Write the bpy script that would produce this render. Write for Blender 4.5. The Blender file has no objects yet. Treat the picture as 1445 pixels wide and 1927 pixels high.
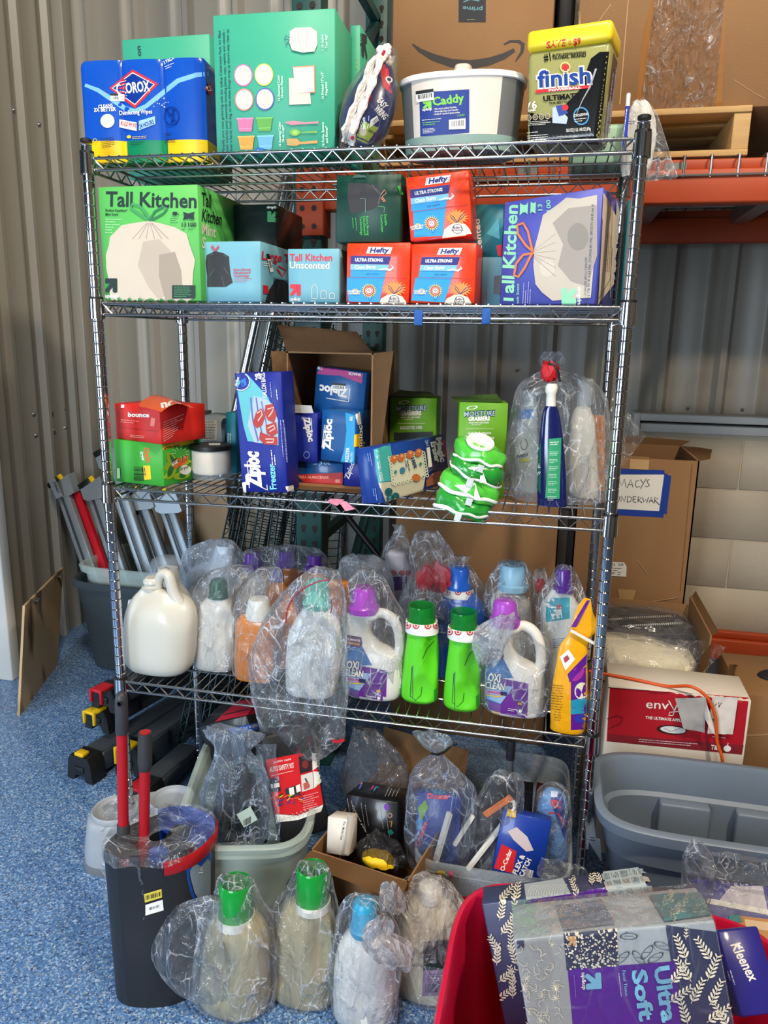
import bpy, bmesh, math, random
from mathutils import Vector, Matrix, noise
from mathutils.bvhtree import BVHTree
from mathutils.geometry import tessellate_polygon
random.seed(7)
S = bpy.context.scene
COL = S.collection
PI = math.pi

# ------------------------------------------------------------------ camera (world: x along the rack, y into the room, z up; metres)
CAM = Vector((1.0557, -1.6548, 1.399)); yaw, pit, rol, FPX = -.2141, .2241, .017, 1432.6
FW = Vector((math.sin(yaw)*math.cos(pit), math.cos(yaw)*math.cos(pit), -math.sin(pit)))
_r = Vector((math.cos(yaw), -math.sin(yaw), 0)); _u = _r.cross(FW)
RI = math.cos(rol)*_r + math.sin(rol)*_u
UP = -math.sin(rol)*_r + math.cos(rol)*_u
cd = bpy.data.cameras.new('camera'); cam = bpy.data.objects.new('camera', cd); COL.objects.link(cam)
cd.sensor_width = 36; cd.sensor_fit = 'HORIZONTAL'; cd.lens = 36*FPX/1445; cd.clip_start = .02
cam.matrix_world = Matrix(((RI.x, UP.x, -FW.x, CAM.x), (RI.y, UP.y, -FW.y, CAM.y), (RI.z, UP.z, -FW.z, CAM.z), (0, 0, 0, 1)))
S.camera = cam

# ------------------------------------------------------------------ view, world, lights
S.view_settings.view_transform = 'Standard'; S.view_settings.look = 'None'
S.view_settings.gamma = 1; S.view_settings.use_curve_mapping = False
S.view_settings.exposure = -0.56
S.cycles.max_bounces = 7; S.cycles.diffuse_bounces = 3; S.cycles.glossy_bounces = 3
S.cycles.transmission_bounces = 4; S.cycles.transparent_max_bounces = 24
S.cycles.caustics_reflective = False; S.cycles.caustics_refractive = False
W = bpy.data.worlds.new('hall_light'); S.world = W; W.use_nodes = True
wn, wl = W.node_tree.nodes, W.node_tree.links; bg = wn['Background']
_tc = wn.new('ShaderNodeTexCoord'); _sx = wn.new('ShaderNodeSeparateXYZ'); wl.new(_tc.outputs['Generated'], _sx.inputs[0])
_r1 = wn.new('ShaderNodeMapRange'); _r1.inputs[1].default_value = -.9; _r1.inputs[2].default_value = .9; wl.new(_sx.outputs[0], _r1.inputs[0])
_mc = wn.new('ShaderNodeMix'); _mc.data_type = 'RGBA'; _mc.inputs[6].default_value = (.62, .80, 1.0, 1); _mc.inputs[7].default_value = (1.0, .82, .62, 1); wl.new(_r1.outputs[0], _mc.inputs[0]); wl.new(_mc.outputs[2], bg.inputs[0])
_vo = wn.new('ShaderNodeTexNoise'); _vo.inputs['Scale'].default_value = 3.2; _vo.inputs['Detail'].default_value = 2; wl.new(_tc.outputs['Generated'], _vo.inputs['Vector'])
_r2 = wn.new('ShaderNodeMapRange'); _r2.inputs[1].default_value = .40; _r2.inputs[2].default_value = .66; _r2.inputs[3].default_value = .03; _r2.inputs[4].default_value = .26; wl.new(_vo.outputs['Fac'], _r2.inputs[0]); wl.new(_r2.outputs[0], bg.inputs[1])

def light(name, kind, loc, to, energy, col, **k):
    d = bpy.data.lights.new(name, kind); d.energy = energy; d.color = col
    for a, v in k.items(): setattr(d, a, v)
    o = bpy.data.objects.new(name, d); COL.objects.link(o)
    o.location = loc; o.rotation_euler = (Vector(to)-Vector(loc)).to_track_quat('-Z', 'Y').to_euler()
    return o
light('high_bay_lamp', 'AREA', (2.3, -1.6, 3.5), (.6, .3, .8), 108, (1, .85, .66), shape='DISK', size=.20)
light('overhead_wall_fill', 'AREA', (.9, -1.5, 4.4), (-.3, .8, .9), 120, (1, .90, .76), shape='DISK', size=.6)  # added overhead fill, placed to brighten the left wall
light('open_door_daylight', 'AREA', (-2.2, -1.3, 1.05), (.2, .8, .9), 55, (.60, .79, 1), shape='RECTANGLE', size=1.0, size_y=1.7)
light('cool_front_fill', 'AREA', (-.15, -3.2, 1.5), (-.8, 1.3, 1.1), 150, (.76, .88, 1), shape='RECTANGLE', size=1.3, size_y=1.5)  # added cool fill from behind the camera, lifts the dim left wall

# ------------------------------------------------------------------ pixel of the photograph -> place in the room
def ray(px, py): return FW + RI*((px-722.5)/FPX) - UP*((py-963.5)/FPX)
def at(px, py, x=None, y=None, z=None):
    d = ray(px, py)
    t = (x-CAM.x)/d.x if x is not None else (y-CAM.y)/d.y if y is not None else (z-CAM.z)/d.z
    return CAM + d*t
def plen(base, dr, px=None, py=None):          # length along dr from base at which the picture coordinate is reached
    q = base-CAM
    if px is not None: a, N = (px-722.5)/FPX, RI
    else: a, N = (963.5-py)/FPX, UP
    return (a*q.dot(FW)-q.dot(N))/(dr.dot(N)-a*dr.dot(FW))
def X(px, y, z): return plen(Vector((0, y, z)), Vector((1, 0, 0)), px=px)
def Zt(x, y, py): return plen(Vector((x, y, 0)), Vector((0, 0, 1)), py=py)

# ------------------------------------------------------------------ materials
def lin(c): return tuple(((v/255+.055)/1.055)**2.4 if v > 10.3 else v/255/12.92 for v in c)+(1,)
MATS = {}
def M(name, c=(128, 128, 128), rough=.5, metal=0, spec=.5, var=.06, scale=14, bump=0, bscale=60, trans=0, alpha=1, sss=0, coat=0, ior=1.45, stretch=None):
    if name in MATS: return MATS[name]
    m = bpy.data.materials.new(name); m.use_nodes = True; MATS[name] = m
    n, l = m.node_tree.nodes, m.node_tree.links; p = n['Principled BSDF']
    tc = n.new('ShaderNodeTexCoord'); nz = n.new('ShaderNodeTexNoise'); nz.inputs['Scale'].default_value = scale; nz.inputs['Detail'].default_value = 3
    src = tc.outputs['Object']
    if stretch:
        mp = n.new('ShaderNodeMapping'); mp.inputs['Scale'].default_value = stretch; l.new(src, mp.inputs[0]); src = mp.outputs[0]
    l.new(src, nz.inputs['Vector'])
    mx = n.new('ShaderNodeMix'); mx.data_type = 'RGBA'; L = lin(c)
    mx.inputs[6].default_value = tuple(v*(1-var*2) for v in L[:3])+(1,); mx.inputs[7].default_value = tuple(min(1, v*(1+var*2)) for v in L[:3])+(1,)
    l.new(nz.outputs['Fac'], mx.inputs[0]); l.new(mx.outputs[2], p.inputs['Base Color'])
    p.inputs['Roughness'].default_value = rough; p.inputs['Metallic'].default_value = metal
    p.inputs['Specular IOR Level'].default_value = spec; p.inputs['IOR'].default_value = ior
    if trans: p.inputs['Transmission Weight'].default_value = trans
    if alpha < 1: p.inputs['Alpha'].default_value = alpha
    if coat: p.inputs['Coat Weight'].default_value = coat; p.inputs['Coat Roughness'].default_value = .1
    if bump:
        b = n.new('ShaderNodeBump'); b.inputs['Strength'].default_value = bump; b.inputs['Distance'].default_value = .01
        n2 = n.new('ShaderNodeTexNoise'); n2.inputs['Scale'].default_value = bscale; n2.inputs['Detail'].default_value = 5
        l.new(src, n2.inputs['Vector']); l.new(n2.outputs['Fac'], b.inputs['Height']); l.new(b.outputs[0], p.inputs['Normal'])
    return m

def film(name, body=.07, tint=(235, 240, 248), crease=.75, scale=15, rough=.13, edge=.30, bump=.7):
    """clear crinkled polythene: see-through, milky along its creases, shiny"""
    if name in MATS: return MATS[name]
    m = bpy.data.materials.new(name); m.use_nodes = True; MATS[name] = m
    n, l = m.node_tree.nodes, m.node_tree.links; n.clear()
    out = n.new('ShaderNodeOutputMaterial'); tc = n.new('ShaderNodeTexCoord')
    mp = n.new('ShaderNodeMapping'); mp.inputs['Scale'].default_value = (1, 1, .55); l.new(tc.outputs['Object'], mp.inputs[0])
    wz = n.new('ShaderNodeTexNoise'); wz.inputs['Scale'].default_value = scale*.5; wz.inputs['Detail'].default_value = 2; l.new(mp.outputs[0], wz.inputs['Vector'])
    ad = n.new('ShaderNodeVectorMath'); ad.operation = 'MULTIPLY_ADD'; ad.inputs[1].default_value = (.11, .11, .11)
    l.new(wz.outputs['Color'], ad.inputs[0]); l.new(mp.outputs[0], ad.inputs[2])
    vo = n.new('ShaderNodeTexVoronoi'); vo.feature = 'DISTANCE_TO_EDGE'; vo.inputs['Scale'].default_value = scale; l.new(ad.outputs[0], vo.inputs['Vector'])
    v2 = n.new('ShaderNodeTexVoronoi'); v2.feature = 'F1'; v2.inputs['Scale'].default_value = scale*1.4; l.new(ad.outputs[0], v2.inputs['Vector'])
    nz = n.new('ShaderNodeTexNoise'); nz.inputs['Scale'].default_value = scale*2; nz.inputs['Detail'].default_value = 4; l.new(ad.outputs[0], nz.inputs['Vector'])
    hs = n.new('ShaderNodeMath'); hs.operation = 'ADD'; l.new(v2.outputs['Distance'], hs.inputs[0]); l.new(nz.outputs['Fac'], hs.inputs[1])
    bp = n.new('ShaderNodeBump'); bp.inputs['Strength'].default_value = bump; bp.inputs['Distance'].default_value = .05; l.new(hs.outputs[0], bp.inputs['Height'])
    rp = n.new('ShaderNodeMapRange'); rp.inputs[1].default_value = 0; rp.inputs[2].default_value = .028; rp.inputs[3].default_value = crease; rp.inputs[4].default_value = 0
    l.new(vo.outputs['Distance'], rp.inputs[0])
    n3 = n.new('ShaderNodeMapRange'); n3.inputs[1].default_value = .42; n3.inputs[2].default_value = .66; l.new(nz.outputs['Fac'], n3.inputs[0])
    ml = n.new('ShaderNodeMath'); ml.operation = 'MULTIPLY'; l.new(rp.outputs[0], ml.inputs[0]); l.new(n3.outputs[0], ml.inputs[1])
    v3 = n.new('ShaderNodeTexVoronoi'); v3.feature = 'DISTANCE_TO_EDGE'; v3.inputs['Scale'].default_value = scale*2.6; l.new(ad.outputs[0], v3.inputs['Vector'])
    r3 = n.new('ShaderNodeMapRange'); r3.inputs[1].default_value = 0; r3.inputs[2].default_value = .045; r3.inputs[3].default_value = crease*1.1; r3.inputs[4].default_value = 0; l.new(v3.outputs['Distance'], r3.inputs[0])
    n4 = n.new('ShaderNodeTexNoise'); n4.inputs['Scale'].default_value = scale*.9; n4.inputs['Detail'].default_value = 2; l.new(mp.outputs[0], n4.inputs['Vector'])
    n5 = n.new('ShaderNodeMapRange'); n5.inputs[1].default_value = .50; n5.inputs[2].default_value = .62; l.new(n4.outputs['Fac'], n5.inputs[0])
    m5 = n.new('ShaderNodeMath'); m5.operation = 'MULTIPLY'; l.new(r3.outputs[0], m5.inputs[0]); l.new(n5.outputs[0], m5.inputs[1])
    a5 = n.new('ShaderNodeMath'); a5.operation = 'ADD'; l.new(ml.outputs[0], a5.inputs[0]); l.new(m5.outputs[0], a5.inputs[1]); ml = a5
    lw = n.new('ShaderNodeLayerWeight'); lw.inputs[0].default_value = .22
    fm = n.new('ShaderNodeMath'); fm.operation = 'MULTIPLY_ADD'; fm.inputs[1].default_value = edge; fm.inputs[2].default_value = body; l.new(lw.outputs['Facing'], fm.inputs[0])
    sm = n.new('ShaderNodeMath'); sm.operation = 'ADD'; sm.use_clamp = True; l.new(fm.outputs[0], sm.inputs[0]); l.new(ml.outputs[0], sm.inputs[1])
    tr = n.new('ShaderNodeBsdfTransparent'); tr.inputs[0].default_value = (.97, .98, .99, 1)
    df = n.new('ShaderNodeBsdfDiffuse'); df.inputs[0].default_value = lin(tint); l.new(bp.outputs[0], df.inputs['Normal'])
    tl = n.new('ShaderNodeBsdfTranslucent'); tl.inputs[0].default_value = lin(tint)
    dm = n.new('ShaderNodeMixShader'); dm.inputs[0].default_value = .4; l.new(df.outputs[0], dm.inputs[1]); l.new(tl.outputs[0], dm.inputs[2])
    m1 = n.new('ShaderNodeMixShader'); l.new(sm.outputs[0], m1.inputs[0]); l.new(tr.outputs[0], m1.inputs[1]); l.new(dm.outputs[0], m1.inputs[2])
    gl = n.new('ShaderNodeBsdfGlossy'); gl.inputs['Roughness'].default_value = rough; l.new(bp.outputs[0], gl.inputs['Normal'])
    fr = n.new('ShaderNodeFresnel'); fr.inputs[0].default_value = 1.5; l.new(bp.outputs[0], fr.inputs[1])
    f2 = n.new('ShaderNodeMath'); f2.operation = 'MINIMUM'; f2.inputs[1].default_value = .32; l.new(fr.outputs[0], f2.inputs[0])
    m2 = n.new('ShaderNodeMixShader'); l.new(f2.outputs[0], m2.inputs[0]); l.new(m1.outputs[0], m2.inputs[1]); l.new(gl.outputs[0], m2.inputs[2])
    l.new(m2.outputs[0], out.inputs[0]); return m

# ------------------------------------------------------------------ mesh builder, working in world coordinates
def I4(): return Matrix.Identity(4)
def frame(o, u, w, v):                         # matrix with axes u (x), w (y), v (z) at o
    return Matrix(((u.x, w.x, v.x, o.x), (u.y, w.y, v.y, o.y), (u.z, w.z, v.z, o.z), (0, 0, 0, 1)))
_fontobj = None
def glyphs(txt, off=0., shear=0.):
    c = bpy.data.curves.new('t', 'FONT'); c.body = txt; c.size = 1; c.offset = off; c.shear = shear; c.resolution_u = 2
    o = bpy.data.objects.new('t', c); COL.objects.link(o)
    dg = bpy.context.evaluated_depsgraph_get(); me = o.evaluated_get(dg).to_mesh()
    vs = [(v.co.x, v.co.y) for v in me.vertices]; fs = [list(p.vertices) for p in me.polygons]
    o.evaluated_get(dg).to_mesh_clear(); bpy.data.objects.remove(o); bpy.data.curves.remove(c)
    return vs, fs
CAPH = None
class B:
    def __init__(s, mat=None):
        s.bm = bmesh.new(); s.mats = []; s.m = mat; s.M = I4(); s.bvh = None; s.lay = 0; s.smooth = set()
    def mi(s, m):
        m = m or s.m
        if m not in s.mats: s.mats.append(m)
        return s.mats.index(m)
    def v(s, p): return s.bm.verts.new(s.M @ Vector(p))
    def face(s, vs, m=None, sm=False):
        try: f = s.bm.faces.new(vs)
        except ValueError: return None
        f.material_index = s.mi(m); f.smooth = sm; s.bvh = None; return f
    def poly(s, pts, m=None): return s.face([s.v(p) for p in pts], m)
    def box(s, lo, hi, m=None, bev=0, seg=2):
        (a, b, c), (d, e, f) = lo, hi
        v = [s.v(p) for p in ((a, b, c), (d, b, c), (d, e, c), (a, e, c), (a, b, f), (d, b, f), (d, e, f), (a, e, f))]
        fs = [s.face([v[i] for i in q], m) for q in ((3, 2, 1, 0), (4, 5, 6, 7), (0, 1, 5, 4), (1, 2, 6, 5), (2, 3, 7, 6), (3, 0, 4, 7))]
        if bev:
            es = {e for q in fs for e in q.edges}; i = s.mi(m)
            r = bmesh.ops.bevel(s.bm, geom=list(es), offset=bev, segments=seg, affect='EDGES', profile=.5)
            for q in r['faces']: q.material_index = i; q.smooth = seg > 1
        return v
    def loft(s, rings, m=None, cap=(1, 1), sm=True, closed=True):
        vr = [[s.v(p) for p in r] for r in rings]; n = len(vr[0])
        for a, b in zip(vr, vr[1:]):
            for i in range(n if closed else n-1): s.face([a[i], a[(i+1) % n], b[(i+1) % n], b[i]], m, sm)
        if cap[0]: s.face(vr[0][::-1], m)
        if cap[1]: s.face(vr[-1], m)
        return vr
    def lathe(s, prof, c=(0, 0, 0), m=None, n=32, sx=1, sy=1, cap=(1, 1), sm=True, e=2, rot=0):
        rings = []
        for r, z in prof:
            rings.append([(c[0]+sx*r*spow(math.cos(t+rot), e), c[1]+sy*r*spow(math.sin(t+rot), e), c[2]+z) for t in [2*PI*i/n for i in range(n)]])
        return s.loft(rings, m, cap, sm)
    def tube(s, pts, r, m=None, n=8, cap=(1, 1), sm=True, closed=False):
        pts = [Vector(p) for p in pts]; rings = []; prev = None
        rr = r if isinstance(r, (list, tuple)) else [r]*len(pts)
        for i, p in enumerate(pts):
            a = pts[i-1] if (i or closed) else p; b = pts[(i+1) % len(pts)] if (i < len(pts)-1 or closed) else p
            t = (b-a).normalized()
            if prev is None:
                x = t.orthogonal().normalized()
            else: x = (prev-t*prev.dot(t)).normalized()
            prev = x; y = t.cross(x)
            rings.append([p+(x*math.cos(k)+y*math.sin(k))*rr[i] for k in [2*PI*j/n for j in range(n)]])
        if closed: rings.append(rings[0]); cap = (0, 0)
        return s.loft(rings, m, cap, sm)
    def bar(s, a, b, w, h, m=None, upv=(0, 0, 1), bev=0):      # rectangular bar from a to b
        a, b = Vector(a), Vector(b); t = (b-a); L = t.length; t.normalize(); u = Vector(upv); u = (u-t*u.dot(t)).normalized(); q = u.cross(t)
        old = s.M; s.M = old @ frame(a, t, q, u); s.box((0, -w/2, -h/2), (L, w/2, h/2), m, bev); s.M = old
    def prism(s, pts, d, m=None, bev=0):       # outline (x,z) given a thickness d along local y
        n = len(pts); a = [s.v((x, 0, z)) for x, z in pts]; b = [s.v((x, d, z)) for x, z in pts]
        fs = [s.face(a, m), s.face(b[::-1], m)]+[s.face([a[i], b[i], b[(i+1) % n], a[(i+1) % n]], m) for i in range(n)]
        bmesh.ops.recalc_face_normals(s.bm, faces=[f for f in fs if f])
    def rough(s, amp, sc, seed=0):             # dent everything a little
        for v in s.bm.verts: v.co += Vector(noise.noise_vector(v.co*sc+Vector((seed, 0, 0))))*amp
    # ---- prints: flat marks lying on this mesh, positions given in pixels of the photograph
    def hit(s, px, py):
        if s.bvh is None:
            s.bm.normal_update(); s.bvh = BVHTree.FromBMesh(s.bm)
        d = ray(px, py).normalized(); h = s.bvh.ray_cast(CAM, d)
        if h[0] is None: return None
        nn = h[1] if h[1].dot(d) < 0 else -h[1]
        return h[0]+nn*(.0005+.00016*min(s.lay, 10)+.00004*max(0, min(s.lay-10, 40)))
    def stamp(s, vs, fs, m):
        bv = s.bvh; ps = [s.hit(*p) for p in vs]; bv = s.bvh; old = s.M; s.M = I4()
        V = [s.v(p) if p else None for p in ps]
        dd = [(p-CAM).length if p else 0 for p in ps]
        for f in fs:
            if all(V[i] for i in f):
                ext = max(abs(vs[i][0]-vs[f[0]][0])+abs(vs[i][1]-vs[f[0]][1]) for i in f)
                if max(dd[i] for i in f)-min(dd[i] for i in f) < .01+.006*ext: s.face([V[i] for i in f], m)
        for q in V:
            if q and not q.link_faces: s.bm.verts.remove(q)
        s.M = old; s.bvh = bv; s.lay += 1
    def pp(s, pts, m, sub=0):                  # polygon
        if len(pts) == 4 and sub:
            n = sub; g = [[None]*(n+1) for _ in range(n+1)]; vs = []; fs = []
            for j in range(n+1):
                for i in range(n+1):
                    u, w = i/n, j/n
                    vs.append(tuple((pts[0][k]*(1-u)+pts[1][k]*u)*(1-w)+(pts[3][k]*(1-u)+pts[2][k]*u)*w for k in (0, 1)))
            for j in range(n):
                for i in range(n): a = j*(n+1)+i; fs.append([a, a+1, a+n+2, a+n+1])
            return s.stamp(vs, fs, m)
        cx, cy = sum(p[0] for p in pts)/len(pts), sum(p[1] for p in pts)/len(pts); o = []
        for p in pts:                          # a corner just past the edge of the mesh slides back onto it
            for k in range(16):
                q = (lerp(p[0], cx, k*.03), lerp(p[1], cy, k*.03))
                if s.hit(*q): break
            o.append(q)
        t = tessellate_polygon([[Vector((p[0], p[1], 0)) for p in o]]); g = bmesh.new(); V = [g.verts.new((p[0], p[1], 0)) for p in o]
        for q in t:
            try: g.faces.new([V[i] for i in q])
            except ValueError: pass
        size = max(max(p[i] for p in o)-min(p[i] for p in o) for i in (0, 1)); lim = max(3.2, size/22)
        for _ in range(5):
            es = [x for x in g.edges if x.calc_length() > lim]
            if not es: break
            bmesh.ops.subdivide_edges(g, edges=es, cuts=1); bmesh.ops.triangulate(g, faces=[f for f in g.faces if len(f.verts) > 3])
        g.verts.index_update(); vs = [(v.co.x, v.co.y) for v in g.verts]; fs = [[v.index for v in f.verts] for f in g.faces]; g.free()
        s.stamp(vs, fs, m)
    def pr(s, x0, y0, x1, y1, m, sub=0): s.pp([(x0, y0), (x1, y0), (x1, y1), (x0, y1)], m, sub)
    def pe(s, cx, cy, rx, ry, m, rot=0, inner=0, n=24):         # ellipse or ring
        rot = math.radians(rot); o = []
        for k in (1, inner): o.append([(cx+k*(rx*math.cos(a)*math.cos(rot)-ry*math.sin(a)*math.sin(rot)), cy+k*(rx*math.cos(a)*math.sin(rot)+ry*math.sin(a)*math.cos(rot))) for a in [2*PI*i/n for i in range(n)]])
        if inner: s.stamp(o[0]+o[1], [[i, (i+1) % n, n+(i+1) % n, n+i] for i in range(n)], m)
        else: s.stamp(o[0]+[(cx, cy)], [[i, (i+1) % n, n] for i in range(n)], m)
    def pl(s, pts, w, m):                      # stroke
        if not isinstance(w, (list, tuple)): w = [w]*len(pts)
        P_, W_ = [], []
        for i in range(len(pts)-1):
            k = max(1, int(math.hypot(pts[i+1][0]-pts[i][0], pts[i+1][1]-pts[i][1])/7))
            for j in range(k): t = j/k; P_.append((lerp(pts[i][0], pts[i+1][0], t), lerp(pts[i][1], pts[i+1][1], t))); W_.append(lerp(w[i], w[i+1], t))
        pts, w = P_+[pts[-1]], W_+[w[-1]]
        vs = []; fs = []
        for i, p in enumerate(pts):
            a = pts[max(i-1, 0)]; b = pts[min(i+1, len(pts)-1)]; dx, dy = b[0]-a[0], b[1]-a[1]; L = math.hypot(dx, dy) or 1
            ww = (w[i] if isinstance(w, (list, tuple)) else w)/2
            vs += [(p[0]-dy/L*ww, p[1]+dx/L*ww), (p[0]+dy/L*ww, p[1]-dx/L*ww)]
        for i in range(len(pts)-1): fs.append([2*i, 2*i+2, 2*i+3, 2*i+1])
        s.stamp(vs, fs, m)
    def pt(s, txt, p0, p1, m, h=None, bold=.02, shear=0, mirror=False):   # lettering from p0 to p1 along its baseline, cap height h pixels
        global CAPH
        if CAPH is None: CAPH = max(q[1] for q in glyphs('H')[0])
        vs, fs = glyphs(txt, bold*.55, shear)
        if not vs: return
        x0 = min(q[0] for q in vs); x1 = max(q[0] for q in vs); dx, dy = p1[0]-p0[0], p1[1]-p0[1]; L = math.hypot(dx, dy)
        k = L/(x1-x0); kh = k if not h or isinstance(h, tuple) else h/CAPH; ex = (dx/L, dy/L); ey = (dy/L, -dx/L)
        if isinstance(h, tuple): kh = 1/CAPH; ey = h        # explicit up vector in pixels per cap height
        s.stamp([(p0[0]+ex[0]*(a-x0)*k+ey[0]*b*kh, p0[1]+ex[1]*(a-x0)*k+ey[1]*b*kh) for a, b in vs], fs, m)
    def bars(s, p0, p1, hh, m, n=22, seed=1):  # barcode stripes from p0 to p1, hh = stroke vector in pixels
        R = random.Random(seed); t = 0; vs = []; fs = []
        while t < 1:
            w = R.choice((.4, .7, 1.1))/n; a = [p0[k]+(p1[k]-p0[k])*t for k in (0, 1)]; b = [p0[k]+(p1[k]-p0[k])*min(1, t+w) for k in (0, 1)]
            i = len(vs); vs += [a, b, (b[0]+hh[0], b[1]+hh[1]), (a[0]+hh[0], a[1]+hh[1])]; fs.append([i, i+1, i+2, i+3]); t += w+R.choice((.4, .7, 1.1))/n
        s.stamp(vs, fs, m)
    def fine(s, p0, p1, rows, step, m, w=1.1, seed=3, fill=.9):          # small print: rows of short dashes
        R = random.Random(seed); dx, dy = p1[0]-p0[0], p1[1]-p0[1]; L = math.hypot(dx, dy); ex = (dx/L, dy/L); ey = (-dy/L, dx/L); vs = []; fs = []
        for r in range(rows):
            t = 0; end = L*R.uniform(.6, 1)*fill if r == rows-1 else L*R.uniform(.85, 1)
            while t < end:
                q = min(R.uniform(2, 7)*w, end-t); o = (p0[0]+ey[0]*r*step, p0[1]+ey[1]*r*step); i = len(vs)
                for a, b in ((t, 0), (t+q, 0), (t+q, w), (t, w)): vs.append((o[0]+ex[0]*a+ey[0]*b, o[1]+ex[1]*a+ey[1]*b))
                fs.append([i, i+1, i+2, i+3]); t += q+w*.9
        s.stamp(vs, fs, m)
    def dent(s, cx, cy, rx, ry, depth, power=1, side=1):        # press the near side in, inside a pixel ellipse
        for v in s.bm.verts:
            q = v.co-CAM; z = q.dot(FW); px = 722.5+FPX*q.dot(RI)/z; py = 963.5-FPX*q.dot(UP)/z
            r = ((px-cx)/rx)**2+((py-cy)/ry)**2
            if r < 1: v.co.y += depth*(1-r)**power
        s.bvh = None
    # ---- finish
    def obj(s, name, parent=None, label=None, cat=None, group=None, kind=None, at=None, recalc=True):
        if recalc: bmesh.ops.recalc_face_normals(s.bm, faces=s.bm.faces)
        me = bpy.data.meshes.new(name); o = bpy.data.objects.new(name, me); COL.objects.link(o)
        if parent is not None: base = parent_base(parent)
        elif at is not None: base = Vector(at)
        else:
            xs = [v.co for v in s.bm.verts]; base = Vector((sum(p.x for p in xs)/len(xs), sum(p.y for p in xs)/len(xs), min(p.z for p in xs)))
        bmesh.ops.translate(s.bm, verts=s.bm.verts, vec=-base)
        s.bm.to_mesh(me); s.bm.free()
        for m in s.mats: me.materials.append(m)
        me.set_sharp_from_angle(angle=math.radians(48))
        if parent is not None: o.parent = parent
        else: o.location = base
        o['_b'] = tuple(base)
        tag(o, label, cat, group, kind); return o
BASES = {}
def parent_base(o): return Vector(o['_b'])
def tag(o, label=None, cat=None, group=None, kind=None):
    for k, v in (('label', label), ('category', cat), ('group', group), ('kind', kind)):
        if v: o[k] = v
def thing(name, label, cat, loc, group=None):
    o = bpy.data.objects.new(name, None); COL.objects.link(o); o.location = loc; o['_b'] = tuple(loc); o.empty_display_size = .05
    tag(o, label, cat, group); return o
def spow(c, e): return math.copysign(abs(c)**(2/e), c)
def lerp(a, b, t): return a+(b-a)*t
def smooth_keys(keys, n):                      # Catmull-Rom through tuples, n samples
    out = []; k = len(keys)
    for i in range(n):
        t = i/(n-1)*(k-1); j = min(int(t), k-2); f = t-j
        p = [keys[max(0, min(k-1, j+d))] for d in (-1, 0, 1, 2)]
        out.append(tuple(.5*(2*p[1][q]+(p[2][q]-p[0][q])*f+(2*p[0][q]-5*p[1][q]+4*p[2][q]-p[3][q])*f*f+(3*p[1][q]-p[0][q]-3*p[2][q]+p[3][q])*f**3) for q in range(len(p[1]))))
    return out
def up_axis(roll=0, yw=0): pass
def carton(mat, pl, pr, pt, y=None, z=0, yw=0, d=.1, pb=None, roll=0, lean=0, h=None, w=None, bev=.0015, dent=0, seg=1, at0=None):
    """closed box standing at height z, front bottom edge from pixel pl to pr, top left at pixel row pt. Returns builder"""
    if pb: o = at(pl, pb, z=z)
    elif at0: o = Vector(at0)
    else: o = Vector((X(pl, y, z), y, z))
    yw, roll, lean = map(math.radians, (yw, roll, lean))
    R3 = Matrix.Rotation(yw, 3, 'Z') @ Matrix.Rotation(-lean, 3, 'X') @ Matrix.Rotation(-roll, 3, 'Y')
    u, wv, v = (R3 @ Vector(a) for a in ((1, 0, 0), (0, 1, 0), (0, 0, 1)))
    w = w or plen(o, u, px=pr); h = h or plen(o, v, py=pt)
    b = B(mat); b.M = frame(o, u, wv, v); b.dim = (w, d, h); b.o = o
    if dent:
        nx, nz = 6, 6
        b.box((0, 0, 0), (w, d, h), mat, bev, seg); bmesh.ops.subdivide_edges(b.bm, edges=b.bm.edges[:], cuts=3, use_grid_fill=True); b.rough(dent, 9, pl)
    else: b.box((0, 0, 0), (w, d, h), mat, bev, seg)
    return b
def carton_z(mat, bl, br, bk, pt, z, lean=0, bev=.0015, dent=0, roll=0, tr=None):
    """box from the pixels of its front-left, front-right and back-right bottom corners on the level z"""
    A, Bq, Cq = at(*bl, z=z), at(*br, z=z), at(*bk, z=z); yw = math.degrees(math.atan2(Bq.y-A.y, Bq.x-A.x))
    n = Vector((-math.sin(math.radians(yw)), math.cos(math.radians(yw)), 0))
    return carton(mat, bl[0], br[0], pt, z=z, yw=yw, d=abs((Cq-Bq).dot(n)), at0=A, w=(Bq-A).length, lean=lean, roll=roll, bev=bev, dent=dent)
def slab(mat, bl, br, tl, d, bev=.0015, dent=0, seg=1):
    """box from three corners of its near face (points in the room), d deep away from the camera"""
    u = br-bl; v = tl-bl; w = u.length; u.normalize(); v = v-u*v.dot(u); h = v.length; v.normalize(); n = v.cross(u)*-1
    if n.dot(bl-CAM) < 0: n = -n
    b = B(mat); b.M = frame(bl, u, n, v); b.dim = (w, d, h); b.o = bl; b.box((0, 0, 0), (w, d, h), mat, bev, seg)
    if dent: bmesh.ops.subdivide_edges(b.bm, edges=b.bm.edges[:], cuts=4, use_grid_fill=True); b.rough(dent, 9, bl.x*50)
    return b
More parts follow.
